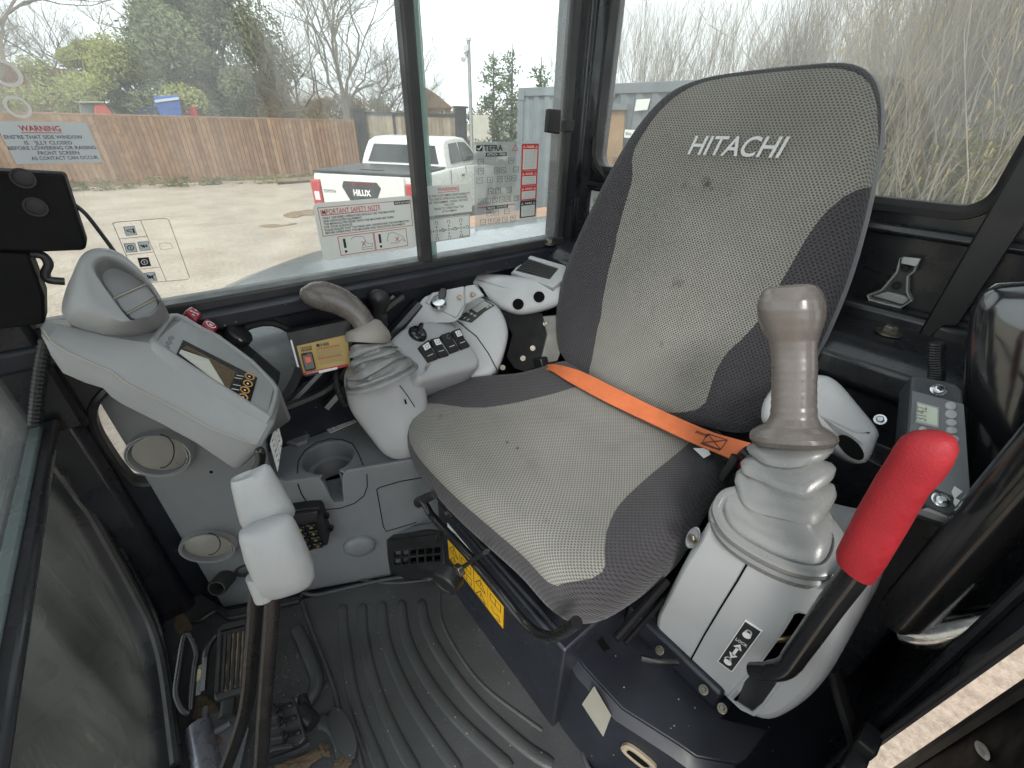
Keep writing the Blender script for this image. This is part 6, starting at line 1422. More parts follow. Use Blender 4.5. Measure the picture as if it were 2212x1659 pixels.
for P in ([(612, 466), (630, 459), (650, 457), (672, 454), (690, 458), (680, 465), (655, 466), (640, 471), (622, 470)], [(560, 490), (590, 486), (612, 488), (636, 483), (640, 485), (610, 490), (590, 493)]):
    o = MB().plate([p+V((0, 0, .02)) for p in smoothpts(UL(P, PG0), 30)], [], (0, 0, 1), .01).build('puddle', PUD); tag(o, kind='structure')
# ---- timber fence
fa = U(150, 405, PG0); fb = U(690, 384, PG0); fdir = (fb-fa); fdir.z = 0; fdir.normalize(); fnor = V((0, 0, 1)).cross(fdir)
if fnor.dot(CAM-fa) < 0: fnor = -fnor
PF = (fa, fnor)
ft_ = U(400, 253, PF).z
f0 = U(-130, 300, PF); f1 = U(787, 300, PF)
FL = (V((f1.x, f1.y, 0))-V((f0.x, f0.y, 0))).length
FH = ft_-GZ
fence = thing('board_fence', 'long brown close-boarded timber fence across the yard', 'fence', V((f0.x, f0.y, GZ)))
WOOD = [mat('fence_wood_%d' % k, c, .85, var=.3, vscale=5, dirt=.25, dcol=(.10, .06, .035, 1), dscale=6, bump=.3, bscale=60) for k, c in enumerate((lin(134, 103, 78), lin(126, 95, 71), lin(141, 111, 86), lin(118, 89, 67)))]
wB = .124; nb_ = min(290, int(FL/.136)); step = FL/nb_
bm_ = []
for k in range(4):
    mb = MB(); 
    q = [V((0, 0, 0)), V((0, 0, FH-.05))]
    s = fdir*wB; o_ = fnor*.034
    mb.add([V((0, 0, 0)), s, s+o_*.4, o_*1.0, V((0, 0, FH-.05)), s+V((0, 0, FH-.05)), s+o_*.4+V((0, 0, FH-.05)), o_+V((0, 0, FH-.05))], [(0, 1, 2, 3), (7, 6, 5, 4), (0, 4, 5, 1), (1, 5, 6, 2), (2, 6, 7, 3), (3, 7, 4, 0)])
    me = bpy.data.meshes.new('board'); me.from_pydata([tuple(v) for v in mb.v], [], mb.f); me.materials.append(WOOD[k]); bm_.append(me)
base = V((f0.x, f0.y, GZ))
for i in range(nb_):
    o = bpy.data.objects.new('board', bm_[rnd.choice((0, 1, 2, 0, 1, 3))]); COL.objects.link(o); o.parent = fence
    o.location = fdir*(i*step)+V((0, 0, .08+rnd.uniform(-.012, .012)))+fnor*rnd.uniform(-.004, .004)
FB = lambda a0, a1, z0, z1, d0, d1: MB().add([base+fdir*a+fnor*d+V((0, 0, z)) for z in (z0, z1) for a, d in ((a0, d0), (a1, d0), (a1, d1), (a0, d1))], [(3, 2, 1, 0), (4, 5, 6, 7), (0, 1, 5, 4), (1, 2, 6, 5), (2, 3, 7, 6), (3, 0, 4, 7)])
FB(0, FL, .05, FH-.06, -.03, -.012).build('backing', mat('fence_shade', lin(70, 50, 36), .9), fence)  # dark sheet added behind the boards, its brown painting the gap shade
FB(0, FL, FH+.0, FH+.04, -.02, .045).build('capping_rail', WOOD[0], fence)
FB(0, FL, 0, .13, .024, .05).build('gravel_board', WOOD[1], fence)
for k in range(int(FL/2.6)): FB(k*2.6, k*2.6+.09, 0, FH-.02, -.1, -.01).build('post', WOOD[1], fence)
# far fence behind the first, at the left
o = MB().bb((24, 1.5, GZ), (24.1, 9, GZ+3.0)); 
ff = thing('far_fence', 'weathered timber fence further back behind the long fence at the left', 'fence', (26, 4, GZ))
for i in range(70):
    x, y = 25.6, 9-.13*i
    mb = MB().bb((x, y-.125, GZ), (x+.03, y, GZ+3.35+rnd.uniform(-.02, .02))); mb.build('board', WOOD[rnd.choice((0, 1, 3))], ff, smooth=0, fix=False)
# sleepers and weeds at the foot of the fence
SLP = mat('sleeper_wood', lin(112, 98, 78), .9, var=.3, dirt=.3)
for i, (a, b) in enumerate((((690, 392), (600, 398)), ((640, 386), (600, 388)))):
    p, q = U(*a, PG0), U(*b, PG0); o = MB().tube([p+V((0, 0, .08)), q+V((0, 0, .08))], .1, 4).build('timber_sleeper', SLP, smooth=0)
    tag(o, ('nearer' if i == 0 else 'farther') + ' old timber sleeper lying at the foot of the fence', 'sleeper')
# ---- foliage helpers
LEAF = lambda name, c, v=.35: mat(name, c, .7, var=v, vscale=.6, spec=.3)
def twig_tree(seed, h, depth, spread, r0, stems=1, up=.25, n=3, kids=(2, 3), shrink=.74, bend=.28, lean=0.):
    r_ = random.Random(seed); mb = MB()
    def grow(p, d, L, r, k):
        pts = [p]; rr = [r]; m = 3 if k > 1 else 2
        for i in range(m):
            d = (d+V((r_.gauss(0, bend), r_.gauss(0, bend), r_.gauss(0, bend*.6)+up*.15))).normalized(); p = p+d*(L/m); pts.append(p); rr.append(r*(1-.42*(i+1)/m))
        a = None; rs = []
        for q, w_ in zip(pts, rr):
            t = d; e = t.orthogonal().normalized(); f_ = t.cross(e); rs.append([q+(e*math.cos(2.0944*j)+f_*math.sin(2.0944*j))*w_ for j in range(3)])
        mb.rings(rs, False, False)
        if k <= 0: return
        for j in range(r_.randint(*kids)):
            s = r_.uniform(.35, 1.0); i = min(m-1, int(s*m)); q = pts[i].lerp(pts[i+1], s*m-i) if s*m-i <= 1 else pts[i+1]
            ax = V((r_.gauss(0, 1), r_.gauss(0, 1), r_.gauss(0, .5))).normalized(); nd = (d+ax*spread+V((0, 0, up))).normalized()
            grow(q, nd, L*shrink*r_.uniform(.75, 1.15), rr[i]*.62, k-1)
        grow(p, (d+V((r_.gauss(0, .25), r_.gauss(0, .25), up))).normalized(), L*shrink, rr[-1], k-1)
    for s in range(stems):
        a = r_.uniform(0, 6.28); b = r_.uniform(.0, .35) if stems > 1 else 0
        grow(V((math.cos(a)*b, math.sin(a)*b, 0)), V((math.cos(a)*b*.8+lean, math.sin(a)*b*.8, 1)).normalized(), h*.3*r_.uniform(.8, 1.1), r0*r_.uniform(.7, 1), depth)
    me = bpy.data.meshes.new('branches'); me.from_pydata([tuple(v) for v in mb.v], [], mb.f)
    return me
def leaf_mesh(seed, n, blobs, size, flat=.3, name='crown'):
    """leaf sized faces spread through a set of lumpy clumps: blobs = (centre, radii)"""
    r_ = random.Random(seed); vs = []; fs = []
    tot = sum(b[1][0]*b[1][1]+b[1][2]*b[1][0] for b in blobs)
    for c, rad in blobs:
        k = int(n*(rad[0]*rad[1]+rad[2]*rad[0])/tot)
        sub = [(V((r_.gauss(0, 1), r_.gauss(0, 1), r_.gauss(0, 1))).normalized()*r_.uniform(.55, 1.0), r_.uniform(.18, .42)) for _ in range(16)]
        for i in range(k):
            s, w_ = r_.choice(sub); q = s+V((r_.gauss(0, 1), r_.gauss(0, 1), r_.gauss(0, 1))).normalized()*w_*r_.random()**.4
            p = V((c[0]+q.x*rad[0], c[1]+q.y*rad[1], c[2]+q.z*rad[2])); a = V((r_.gauss(0, 1), r_.gauss(0, 1), r_.gauss(0, 1))).normalized(); b = a.orthogonal().normalized(); z_ = size*r_.uniform(.5, 1.3)
            j = len(vs); vs += [tuple(p-a*z_*.5-b*z_*flat), tuple(p+a*z_*.5), tuple(p+b*z_*flat)]; fs.append((j, j+1, j+2))
    me = bpy.data.meshes.new(name); me.from_pydata(vs, [], fs); return me
def link(me, name, m, parent, loc=(0, 0, 0), rz=0, s=1):
    if not me.materials: me.materials.append(m)
    o = bpy.data.objects.new(name, me); COL.objects.link(o); o.parent = parent; o.location = loc; o.rotation_euler.z = rz; o.scale = (s, s, s) if not isinstance(s, tuple) else s; return o
BARK = mat('bark_grey', lin(112, 104, 92), .9, var=.25, vscale=3); BARKD = mat('bark_dark', lin(82, 74, 62), .9, var=.25, vscale=3); TWIGB = mat('twig_tan', lin(142, 118, 82), .9, var=.3, vscale=2)
tr_mesh = [twig_tree(11, 9, 6, .85, .15), twig_tree(12, 10, 6, .75, .16), twig_tree(13, 8, 6, .95, .13)]
th_mesh = [twig_tree(21, 7, 5, .38, .05, stems=7, up=.35), twig_tree(22, 7.5, 5, .34, .05, stems=8, up=.4), twig_tree(23, 6, 5, .5, .045, stems=6, up=.3)]
spots = [(-20, 5.5, 26), (70, 8.5, 24), (150, 7.5, 29), (255, 8.0, 31), (470, 9.0, 33), (640, 7.5, 25), (705, 7.0, 24), (760, 8.2, 23), (820, 7.2, 26), (600, 8.5, 30), (40, 6.5, 33), (900, 5.5, 30)]
names = ['at the far left edge', 'second from the left edge', 'left of the light green bush', 'behind the light green bush', 'behind the dark evergreen', 'right beside the dark evergreen', 'left of the pickup roof', 'above the pickup', 'left of the window divider', 'between evergreen and scrub', 'thin one at the far left behind', 'low one beyond the gate']
def at_dist(x, d):
    v = ray(x, 300); v = V((v.x, v.y, 0)).normalized()*d; return V((v.x, v.y, GZ))
for i, (x, h, d) in enumerate(spots):
    t = thing('bare_tree', 'bare grey winter tree ' + names[i], 'tree', at_dist(x, d), 'bare trees beyond the fence')
    s = h/8.0*1.05; link(tr_mesh[i % 3], 'branches', BARK, t, (0, 0, 0), rnd.uniform(0, 6), (s*1.1, s*1.1, s))
# big dark evergreen with ivy, and lighter bush
ev = thing('evergreen_tree', 'tall dark green evergreen mass behind the fence', 'tree', at_dist(490, 27))
evb = [((0, 0, 4), (3.6, 3, 3.2)), ((-1.8, 1.2, 3), (2.6, 2.5, 2.4)), ((1.8, -1.6, 3.2), (2.6, 2.4, 2.6)), ((.3, -.3, 7.2), (3.0, 2.6, 2.6)), ((.2, .2, 9.6), (2.1, 2, 2)), ((2.4, -2.6, 1.8), (2, 2, 1.8)), ((-2.6, 2.2, 1.7), (2, 2, 1.7))]
link(leaf_mesh(5, 90000, evb, .17), 'crown', LEAF('leaf_dark', lin(98, 103, 74)), ev)
link(twig_tree(31, 11, 4, .6, .28), 'trunk', BARKD, ev)
gb = thing('light_green_bush', 'light yellow green bush rising above the fence at the left', 'bush', at_dist(305, 24.5))
link(leaf_mesh(16, 60000, [((0, 0, 2.5), (2.4, 2.2, 1.6)), ((-1.0, 1.7, 2.1), (1.8, 1.8, 1.4)), ((1.0, -1.7, 2.3), (1.9, 1.8, 1.5)), ((0, 0, 3.2), (1.5, 1.5, 1.2))], .12), 'crown', LEAF('leaf_light', lin(134, 136, 78)), gb)
link(twig_tree(32, 4, 4, .7, .1, stems=3), 'stems', BARKD, gb)
sb = thing('brown_scrub', 'tangled brown scrub behind the fence left of the gate', 'bush', at_dist(720, 27.5))
link(leaf_mesh(7, 26000, [((0, 0, 1.9), (2.6, 3.2, 1.4)), ((-1.8, 2.2, 1.6), (2.0, 2.2, 1.2)), ((1, -2.4, 1.7), (1.7, 2, 1.2))], .12), 'crown', LEAF('leaf_brown', lin(112, 96, 66)), sb)
for k in range(5): link(th_mesh[k % 3], 'stems', TWIGB, sb, (rnd.uniform(-2, 2), rnd.uniform(-3, 3), 0), rnd.uniform(0, 6), .65)
# distant hedge line closing the horizon
hm = MB()
dh = thing('far_hedge', 'low far hedge line closing the yard behind the trees', 'hedge', at_dist(500, 45))
bl = []
for k in range(26):
    v = at_dist(-150+95*k, 48)-dh.location; bl.append(((v.x, v.y, 1.4), (3.4, 3.4, 1.9+.6*math.sin(k*2.1))))
link(leaf_mesh(9, 60000, bl, .35), 'foliage', LEAF('leaf_far', lin(104, 100, 82)), dh)
# machines above the fence
def beyond(px, d, m, name, parent, th=1.0):
    v = at_dist(px[0][0], d); n_ = V((CAM.x-v.x, CAM.y-v.y, 0)).normalized(); pl = (v, n_)
    return MB().plate(UL(px, pl), [], n_, th).build(name, m, parent, smooth=0, bevel=.03)
bs = thing('blue_skip', 'blue tipped skip body showing above the fence', 'skip', at_dist(360, 22))
beyond([(331, 209), (387, 205), (396, 262), (350, 262)], 22, mat('skip_blue', lin(54, 86, 150), .5, var=.15), 'bin', bs)
beyond([(333, 216), (387, 209), (388, 215), (335, 222)], 21.95, mat('skip_band', lin(178, 186, 196), .5), 'band', bs, .05)
beyond([(299, 231), (338, 230), (350, 262), (305, 262)], 22.6, mat('skip_navy', lin(44, 50, 78), .5), 'side', bs)
beyond([(394, 231), (424, 230), (430, 262), (396, 262)], 22.4, mat('frame_red', lin(168, 40, 44), .5), 'frame', bs, .3)
rm_ = thing('red_loader', 'orange red machine cab peeping over the fence left of the blue skip', 'machine', at_dist(210, 22))
beyond([(204, 226), (224, 222), (247, 252), (244, 262), (204, 262)], 22, mat('loader_red', lin(176, 70, 50), .5), 'bonnet', rm_)
beyond([(170, 222), (206, 222), (206, 262), (176, 262)], 22.3, mat('loader_glass', lin(110, 118, 104), .2), 'cab_glass', rm_)
beyond([(168, 219), (226, 219), (226, 223), (169, 223)], 21.9, mat('loader_roof', lin(150, 140, 120), .6), 'cab_roof', rm_, 1.2)
# ---- gate between black posts
gA = U(796, 389, PG0); gB = U(1003, 397, PG0); gd_ = (gB-gA); gd_.z = 0; GL = gd_.length; gd_.normalize(); gn_ = V((0, 0, 1)).cross(gd_); gn_ = gn_ if gn_.dot(CAM-gA) > 0 else -gn_
gtop = U(900, 244, (gA, gn_)).z-GZ
gt = thing('yard_gate', 'weathered timber gate in a black steel frame behind the pickup', 'gate', gA)
GB = lambda a0, a1, z0, z1, d0, d1: MB().add([gA+gd_*a+gn_*d+V((0, 0, z)) for z in (z0, z1) for a, d in ((a0, d0), (a1, d0), (a1, d1), (a0, d1))], [(3, 2, 1, 0), (4, 5, 6, 7), (0, 1, 5, 4), (1, 2, 6, 5), (2, 3, 7, 6), (3, 0, 4, 7)])
GW = [mat('gate_wood_%d' % k, c, .9, var=.2, vscale=4, bump=.2, bscale=60) for k, c in enumerate((lin(134, 122, 106), lin(122, 110, 96), lin(144, 132, 116)))]
nbb = int(GL/.14)
for i in range(nbb): GB(i*GL/nbb, (i+1)*GL/nbb-.008, .06, gtop-.06, 0, .025).build('board', GW[rnd.randrange(3)], gt, smooth=0, fix=False)
GBK = mat('gate_steel', (.02, .02, .024, 1), .5)
GB(0, GL, gtop-.08, gtop, .026, .08).build('top_rail', GBK, gt); GB(0, GL, .02, .1, .026, .08).build('bottom_rail', GBK, gt)
for a in (0, GL*.33, GL*.62, GL-.08): GB(a, a+.08, .1, gtop-.08, .026, .08).build('upright', GBK, gt)
for i, (x, tpx) in enumerate(((795, 240), (1000, 234))):
    b = U(x, 391 if i == 0 else 399, PG0); z1 = U(x, tpx, plane(b, (CAM-b)-V((0, 0, (CAM-b).z)))).z
    po_ = thing('gate_post', ('left' if i == 0 else 'right') + ' black steel gate post with flat cap', 'gate post', b, 'gate posts')
    MB().bb((b.x-.15, b.y-.15, GZ), (b.x+.15, b.y+.15, z1)).build('shaft', GBK, po_)
    MB().bb((b.x-.2, b.y-.2, z1+.002), (b.x+.2, b.y+.2, z1+.06)).build('cap', GBK, po_)
# concrete panel wall right of the gate
wA = U(1020, 400, PG0); wB_ = U(1150, 405, PG0); wn = (wB_-wA).cross(V((0, 0, 1))).normalized(); zt = U(1060, 249, (wA, wn)).z
o = MB(); dd = (wB_-wA); o.add([wA+V((0, 0, 0)), wB_+dd, wB_+dd+wn*.15, wA+wn*.15]+[V((p.x, p.y, zt)) for p in (wA, wB_+dd, wB_+dd+wn*.15, wA+wn*.15)], [(3, 2, 1, 0), (4, 5, 6, 7), (0, 1, 5, 4), (1, 2, 6, 5), (2, 3, 7, 6), (3, 0, 4, 7)])
o = o.build('boundary_wall', mat('render_pale', lin(176, 172, 160), .9, var=.12)); tag(o, 'pale boundary wall between the gate and the container', 'wall')
# ---- lamp pole with cameras
pb_ = U(1024, 470, PG0); ppl = plane(pb_, V((CAM.x-pb_.x, CAM.y-pb_.y, 0))); ptop = U(1012, 88, ppl)
pole = thing('camera_pole', 'slim grey pole with two white security cameras on top', 'pole', pb_)
MB().tube([pb_, ptop], [.045, .036], 12).build('shaft', mat('galvanised', lin(150, 152, 152), .4, .6), pole, smooth=60)
WH = mat('cam_white', lin(206, 206, 204), .4)
for q, a in (((1006, 101), (-.3, .2, -.1)), ((1004, 118), (-.25, .3, -.3))):
    c = U(*q, ppl); MB().tube([c, c+V(a).normalized()*.16], .055, 12).build('camera_body', WH, pole, smooth=50)
    MB().tube([c, ptop+V((0, 0, -.1))], .02, 8).build('bracket', WH, pole)
MB().lathe([(.06, 0), (.07, .04), (.05, .09), (.0, .1)], ptop, (0, 0, 1), 16).build('cap_sensor', WH, pole)
# ---- conifers
def conifer(seed, h, w_, n):
    r_ = random.Random(seed); vs = []; fs = []; brs = MB()
    for k in range(int(h*9)):
        z = h*(.06+.92*(k/(h*9))); L = w_*(1-z/h)**1.0*r_.uniform(.55, 1.15)+.08; a = r_.uniform(0, 6.28); d = V((math.cos(a), math.sin(a), r_.uniform(.05, .45))).normalized()
        p0 = V((0, 0, z)); brs.tube([p0, p0+d*L], [.02, .006], 3, False)
        for j in range(int(n*L)):
            t = r_.random()**.7; p = p0+d*L*t+V((r_.gauss(0, .09), r_.gauss(0, .09), r_.gauss(0, .06))); aa = (d+V((r_.gauss(0, .6), r_.gauss(0, .6), r_.gauss(0, .6)))).normalized(); b = aa.orthogonal().normalized(); s = r_.uniform(.05, .12)
            i = len(vs); vs += [tuple(p-b*s*.3), tuple(p+aa*s), tuple(p+b*s*.3)]; fs.append((i, i+1, i+2))
    me = bpy.data.meshes.new('needles'); me.from_pydata(vs, [], fs); mt = MB().tube([V((0, 0, 0)), V((0, 0, h))], [.08, .01], 6); mt.v += []; 
    bme = bpy.data.meshes.new('branch'); b2 = MB(); b2.add(mt.v, mt.f); b2.add(brs.v, brs.f); bme.from_pydata([tuple(v) for v in b2.v], [], b2.f)
    return me, bme
NEED = LEAF('needles', lin(84, 96, 72))
for i, (x, ytop, d, w_, nm) in enumerate(((1066, 108, 14.5, .9, 'nearest to the camera pole'), (1104, 92, 15.5, .65, 'middle one of three, narrow and tallest'), (1162, 122, 14, .65, 'rightmost, above the container corner'))):
    b = at_dist(x, d); h = U(x-2, ytop, plane(b, V((CAM.x-b.x, CAM.y-b.y, 0)))).z-GZ
    t = thing('conifer', 'feathery dark conifer ' + nm, 'conifer', b, 'conifers behind the container'); me, bm2 = conifer(40+i, h, w_, 230)
    link(me, 'crown', NEED, t); link(bm2, 'trunk', BARKD, t)
# ---- far house
hb0 = at_dist(950, 42); hdir = V((CAM.x-hb0.x, CAM.y-hb0.y, 0)).normalized(); hpl = (hb0, hdir); hs_ = thing('brick_house', 'distant brick house with brown tiled roof beyond the gate', 'house', hb0)
pr = UL([(912, 300), (974, 300), (974, 232), (912, 232)], hpl); MB().plate(pr, [], hdir, 6).build('wall', mat('brick_far', lin(128, 98, 82), .9), hs_)
pr = UL([(905, 233), (978, 233), (945, 205), (905, 180)], (hb0+hdir*.4, hdir)); MB().plate(pr, [], hdir, 6.6).build('roof', mat('roof_far', lin(112, 88, 72), .9), hs_)
wq = MB().plate(UL([(950, 246), (960, 246), (960, 237), (950, 237)], (hb0+hdir*.05, hdir)), [], hdir, .05).build('window', WH, hs_)
MB().plate(UL([(951.5, 245), (958.5, 245), (958.5, 238), (951.5, 238)], (hb0+hdir*.08, hdir)), [], hdir, .02).build('pane', mat('pane_far', (.05, .06, .07, 1), .1), wq)
# ================================================================== SITE CONTAINER
CZ = 1.62
ca = U(1120, 190, pln('Z', CZ)); cb_ = U(1936, 152, pln('Z', CZ)); ca.z = GZ; cb_.z = GZ
cdir = cb_-ca; CLn = cdir.length; cdir.normalize(); cn = V((0, 0, 1)).cross(cdir); cn = cn if cn.dot(CAM-ca) > 0 else -cn
ct = thing('site_container', 'grey corrugated steel site office container behind the cab', 'container', ca)
CG = mat('container_grey', lin(112, 118, 122), .5, var=.15, vscale=3, dirt=.2, dcol=(.3, .29, .27, 1), dscale=4)
CP = lambda a, z, d: ca+cdir*a+cn*d+V((0, 0, z))
HC = CZ-GZ
def cbox(a0, a1, z0, z1, d0, d1): return MB().add([CP(a, z, d) for z in (z0, z1) for a, d in ((a0, d0), (a1, d0), (a1, d1), (a0, d1))], [(3, 2, 1, 0), (4, 5, 6, 7), (0, 1, 5, 4), (1, 2, 6, 5), (2, 3, 7, 6), (3, 0, 4, 7)])
cbox(0, CLn, .06, HC-.04, -2.4, -.05).build('body', CG, ct)
nc = int(CLn/.28)
for i in range(nc):
    w0 = CLn*i/nc; w_ = CLn/nc
    pr = [(w0, -.046), (w0+w_*.35, -.046), (w0+w_*.5, -.012), (w0+w_*.85, -.012), (w0+w_, -.046)]
    MB().rings([[CP(a, z, d) for a, d in pr] for z in (.18, HC-.14)], False, False, closed=False).build('corrugation', CG, ct, smooth=0)
for z0, z1 in ((0, .18), (HC-.14, HC)): cbox(0, CLn, z0, z1, -.05, .01).build('rail', CG, ct, bevel=.01)
for a in (0, CLn-.16): cbox(a, a+.16, .18, HC-.14, -.05, .012).build('corner_column', CG, ct)
for a in (.02, CLn*.36, CLn-.2):
    for z0 in (HC-.2,): cbox(a, a+.17, z0, z0+.17, .011, .025).build('corner_casting', CG, ct, bevel=.01)
cpl = (CP(0, 0, .03), cn)
bd = thing('plywood_board', 'tan plywood board with printed marks fixed to the container', 'board', U(1315, 420, cpl))
PLY = mat('plywood', lin(152, 124, 92), .8, var=.2, vscale=3, dirt=.3, dcol=(.5, .45, .38, 1), dscale=4)
MB().plate(UL([(1290, 236), (1350, 236), (1336, 420), (1270, 420)], cpl), [], cn, .03).build('sheet', PLY, bd)
MB().plate(UL([(1284, 224), (1355, 224), (1354, 237), (1284, 237)], (cpl[0]+cn*.06, cn)), [], cn, .06).build('canopy', CG, bd)
fr = Fr(U(1312, 352, (cpl[0]+cn*.002, cn)), cdir, V((0, 0, 1)))
mb = MB(); text(fr, '30A', 0.1, .0, .10, .16, .001, .01, mb); text(fr, 'FSC', -.1, .05, .05, None, .001, .0, mb); text(fr, 'PLYWOOD EN 636-2', -.1, -.12, .035, None, .001, .0, mb); text(fr, 'E1 TG2 18 mm', -.1, -.19, .035, None, .001, .0, mb)
mb.build('printed_marks', INKB, bd, smooth=0)
o0 = U(1348, 297, (cpl[0]+cn*.03, cn)); o1 = U(1387, 297, (cpl[0]+cn*.03, cn)); fr = Fr(o0, cdir, V((0, 0, 1))); W = (o1-o0).length; H = W*.33
sg = thing('site_office_sign', 'small white sign reading Site office on the container', 'sign', o0)
fr.slab(0, 0, W, H, -.01, .004).build('plate', PAPER, sg); text(fr, 'Site office', W/2, H*.33, H*.36, W*.86, .006, .01, align='c').build('lettering', INKB, sg, smooth=0)
ns = MB().plate(UL([(1375, 215), (1405, 213), (1398, 237), (1370, 240)], (cpl[0]+cn*.01, cn)), [], cn, .005).build('paper_notice', PAPER); tag(ns, 'blank pale notice on the container above the Site office sign', 'notice')
# ---- thicket behind the container and the hazel bushes at the rear right
TW2 = mat('hazel_twig', lin(134, 126, 112), .9, var=.3, vscale=2)
hz_mesh = [twig_tree(51, 6.5, 4, .34, .024, stems=8, up=.45, bend=.2), twig_tree(52, 7, 4, .30, .022, stems=8, up=.5, bend=.18), twig_tree(53, 6, 4, .40, .022, stems=7, up=.4, bend=.22)]
def catkins(seed, n, h, w_):
    r_ = random.Random(seed); vs = []; fs = []
    for i in range(n):
        a = r_.uniform(0, 6.28); q = w_*math.sqrt(r_.random()); p = V((math.cos(a)*q, math.sin(a)*q, r_.uniform(.3, h)))
        L = r_.uniform(.05, .1); w2 = .008; j = len(vs); dx, dy = math.cos(a), math.sin(a)
        vs += [tuple(p+V((w2*dx, w2*dy, 0))), tuple(p+V((-w2*dy, w2*dx, 0))), tuple(p+V((-w2*dx, -w2*dy, 0))), tuple(p+V((0, 0, -L)))]; fs += [(j, j+1, j+3), (j+1, j+2, j+3), (j+2, j, j+3)]
    me = bpy.data.meshes.new('catkins'); me.from_pydata(vs, [], fs); return me
ck_mesh = [catkins(61+k, 1500, 3.2, 1.5) for k in range(2)]; CKM = mat('catkin_yellow', lin(168, 143, 90), .8, var=.2); 
ivy = leaf_mesh(71, 7000, [((0, 0, .7), (1.5, 1.5, .9)), ((.6, .5, 1.3), (1.0, 1.0, .8))], .07); IVYM = LEAF('bramble_leaf', lin(104, 104, 62))
WHERE = ['first from the corner post', 'second from the corner post', 'third from the corner post', 'fourth from the corner post', 'fifth from the corner post', 'sixth from the corner post', 'seventh from the corner post', 'eighth from the corner post', 'ninth from the corner post', 'tenth from the corner post']
for i in range(10):
    x = 1290+i*85; b = at_dist(x, 17+2.5*math.sin(i*1.9))
    t = thing('hazel_thicket', 'upright bare hazel thicket behind the container, ' + WHERE[i], 'shrub', b, 'thickets behind the container')
    for k in range(2): link(hz_mesh[(i+k) % 3], 'stems', TW2, t, (rnd.uniform(-.8, .8), rnd.uniform(-.8, .8), 0), rnd.uniform(0, 6), (1.0, 1.0, rnd.uniform(.9, 1.15)))
near = [(1985, 8.5), (2045, 7.4), (2110, 8.2), (2180, 6.9), (2250, 7.6), (2330, 6.5), (2040, 11), (2150, 10.5)]
WN = ['nearest the backrest', 'second to the right of the backrest', 'in the middle of the rear window corner', 'in front near the window corner', 'right of the window corner', 'at the right picture edge', 'behind the container end', 'far back at the right']
for i, (x, d) in enumerate(near):
    t = thing('catkin_hazel', 'hazel bush with yellow catkins ' + WN[i], 'shrub', at_dist(x, d), 'catkin hazels right of the container')
    for k in range(3): link(hz_mesh[(i+k) % 3], 'stems', TWIGB, t, (rnd.uniform(-.9, .9), rnd.uniform(-.9, .9), 0), rnd.uniform(0, 6), rnd.uniform(.7, .95))
    link(ck_mesh[i % 2], 'catkins', CKM, t, (0, 0, .2), rnd.uniform(0, 6)); link(ivy, 'leaves', IVYM, t, (0, 0, 0), rnd.uniform(0, 6), (1, 1, 1.2))
gc = leaf_mesh(81, 26000, [((rnd.uniform(-7, 7), rnd.uniform(-3, 3), .1), (1.6, 1.6, .35)) for _ in range(26)], .07)
o = link(gc, 'ground_cover', LEAF('undergrowth', lin(124, 110, 76)), None, at_dist(2120, 8.5)); tag(o, 'low dry undergrowth below the hazel bushes', 'undergrowth', kind='stuff')
wd = leaf_mesh(82, 9000, [((k*1.0, 0, .1), (.8, .35, .2)) for k in range(20)], .09)
wv = U(690, 390, PG0); o = link(wd, 'weeds', LEAF('weed_green', lin(124, 124, 86)), None, wv, math.atan2(-fdir.y, -fdir.x)); tag(o, 'thin weeds along the foot of the timber fence', 'weeds', kind='stuff')

# ================================================================== PICKUP
TT = U(778, 376, pln('Z', GZ+1.31)); az = R(51)
fw = V((math.cos(az), -math.sin(az), 0)); rt = V((fw.y, -fw.x, 0))      # forward, right of the truck
TR = lambda x, y, z: V((TT.x, TT.y, GZ))+rt*x+fw*y+V((0, 0, z))
tk = thing('pickup_truck', 'white double cab pickup seen from behind through the side window', 'pickup', V((TT.x, TT.y, GZ)))
TW = mat('truck_white', lin(212, 212, 206), .25, var=.03, coat=.6, dirt=.08, dcol=(.5, .44, .36, 1), dscale=3); TG = mat('truck_glass', (.015, .018, .02, 1), .06, var=.1); TB = mat('truck_black', (.02, .02, .022, 1), .45)
def tbox(x0, x1, y0, y1, z0, z1, mb=None): 
    mb = mb or MB(); return mb.add([TR(x, y, z) for z in (z0, z1) for x, y in ((x0, y0), (x1, y0), (x1, y1), (x0, y1))], [(3, 2, 1, 0), (4, 5, 6, 7), (0, 1, 5, 4), (1, 2, 6, 5), (2, 3, 7, 6), (3, 0, 4, 7)])
b = MB()
sec = lambda y, w_, zt_, zb: [TR(x*w_, y, z) for x, z in ((-1, zb), (-1.02, .8), (-1, zt_-.06), (-.97, zt_), (.97, zt_), (1, zt_-.06), (1.02, .8), (1, zb))]
b.rings([sec(.06, .875, 1.29, .62), sec(.3, .90, 1.3, .55), sec(1.55, .91, 1.3, .5), sec(2.6, .92, 1.28, .45), sec(3.9, .92, 1.22, .45), sec(5.0, .88, 1.1, .5), sec(5.25, .78, .95, .55)])
b.build('body', TW, tk, smooth=40, bevel=.03, seg=3)
tg = tbox(-.72, .72, -.012, .07, .66, 1.29).build('tailgate', TW, tk, bevel=.025, seg=3)
tbox(-.86, .86, .05, 1.52, 1.305, 1.335).build('tonneau_cover', TB, tk, bevel=.012)
tbox(-.2, .2, .35, .42, 1.336, 1.35).build('cover_handle', TB, tk, bevel=.005)
tbox(-.86, .86, -.14, .05, .5, .66).build('rear_bumper', TB, tk, bevel=.03)
TL = mat('tail_red', (.4, .02, .02, 1), .15, coat=.6)
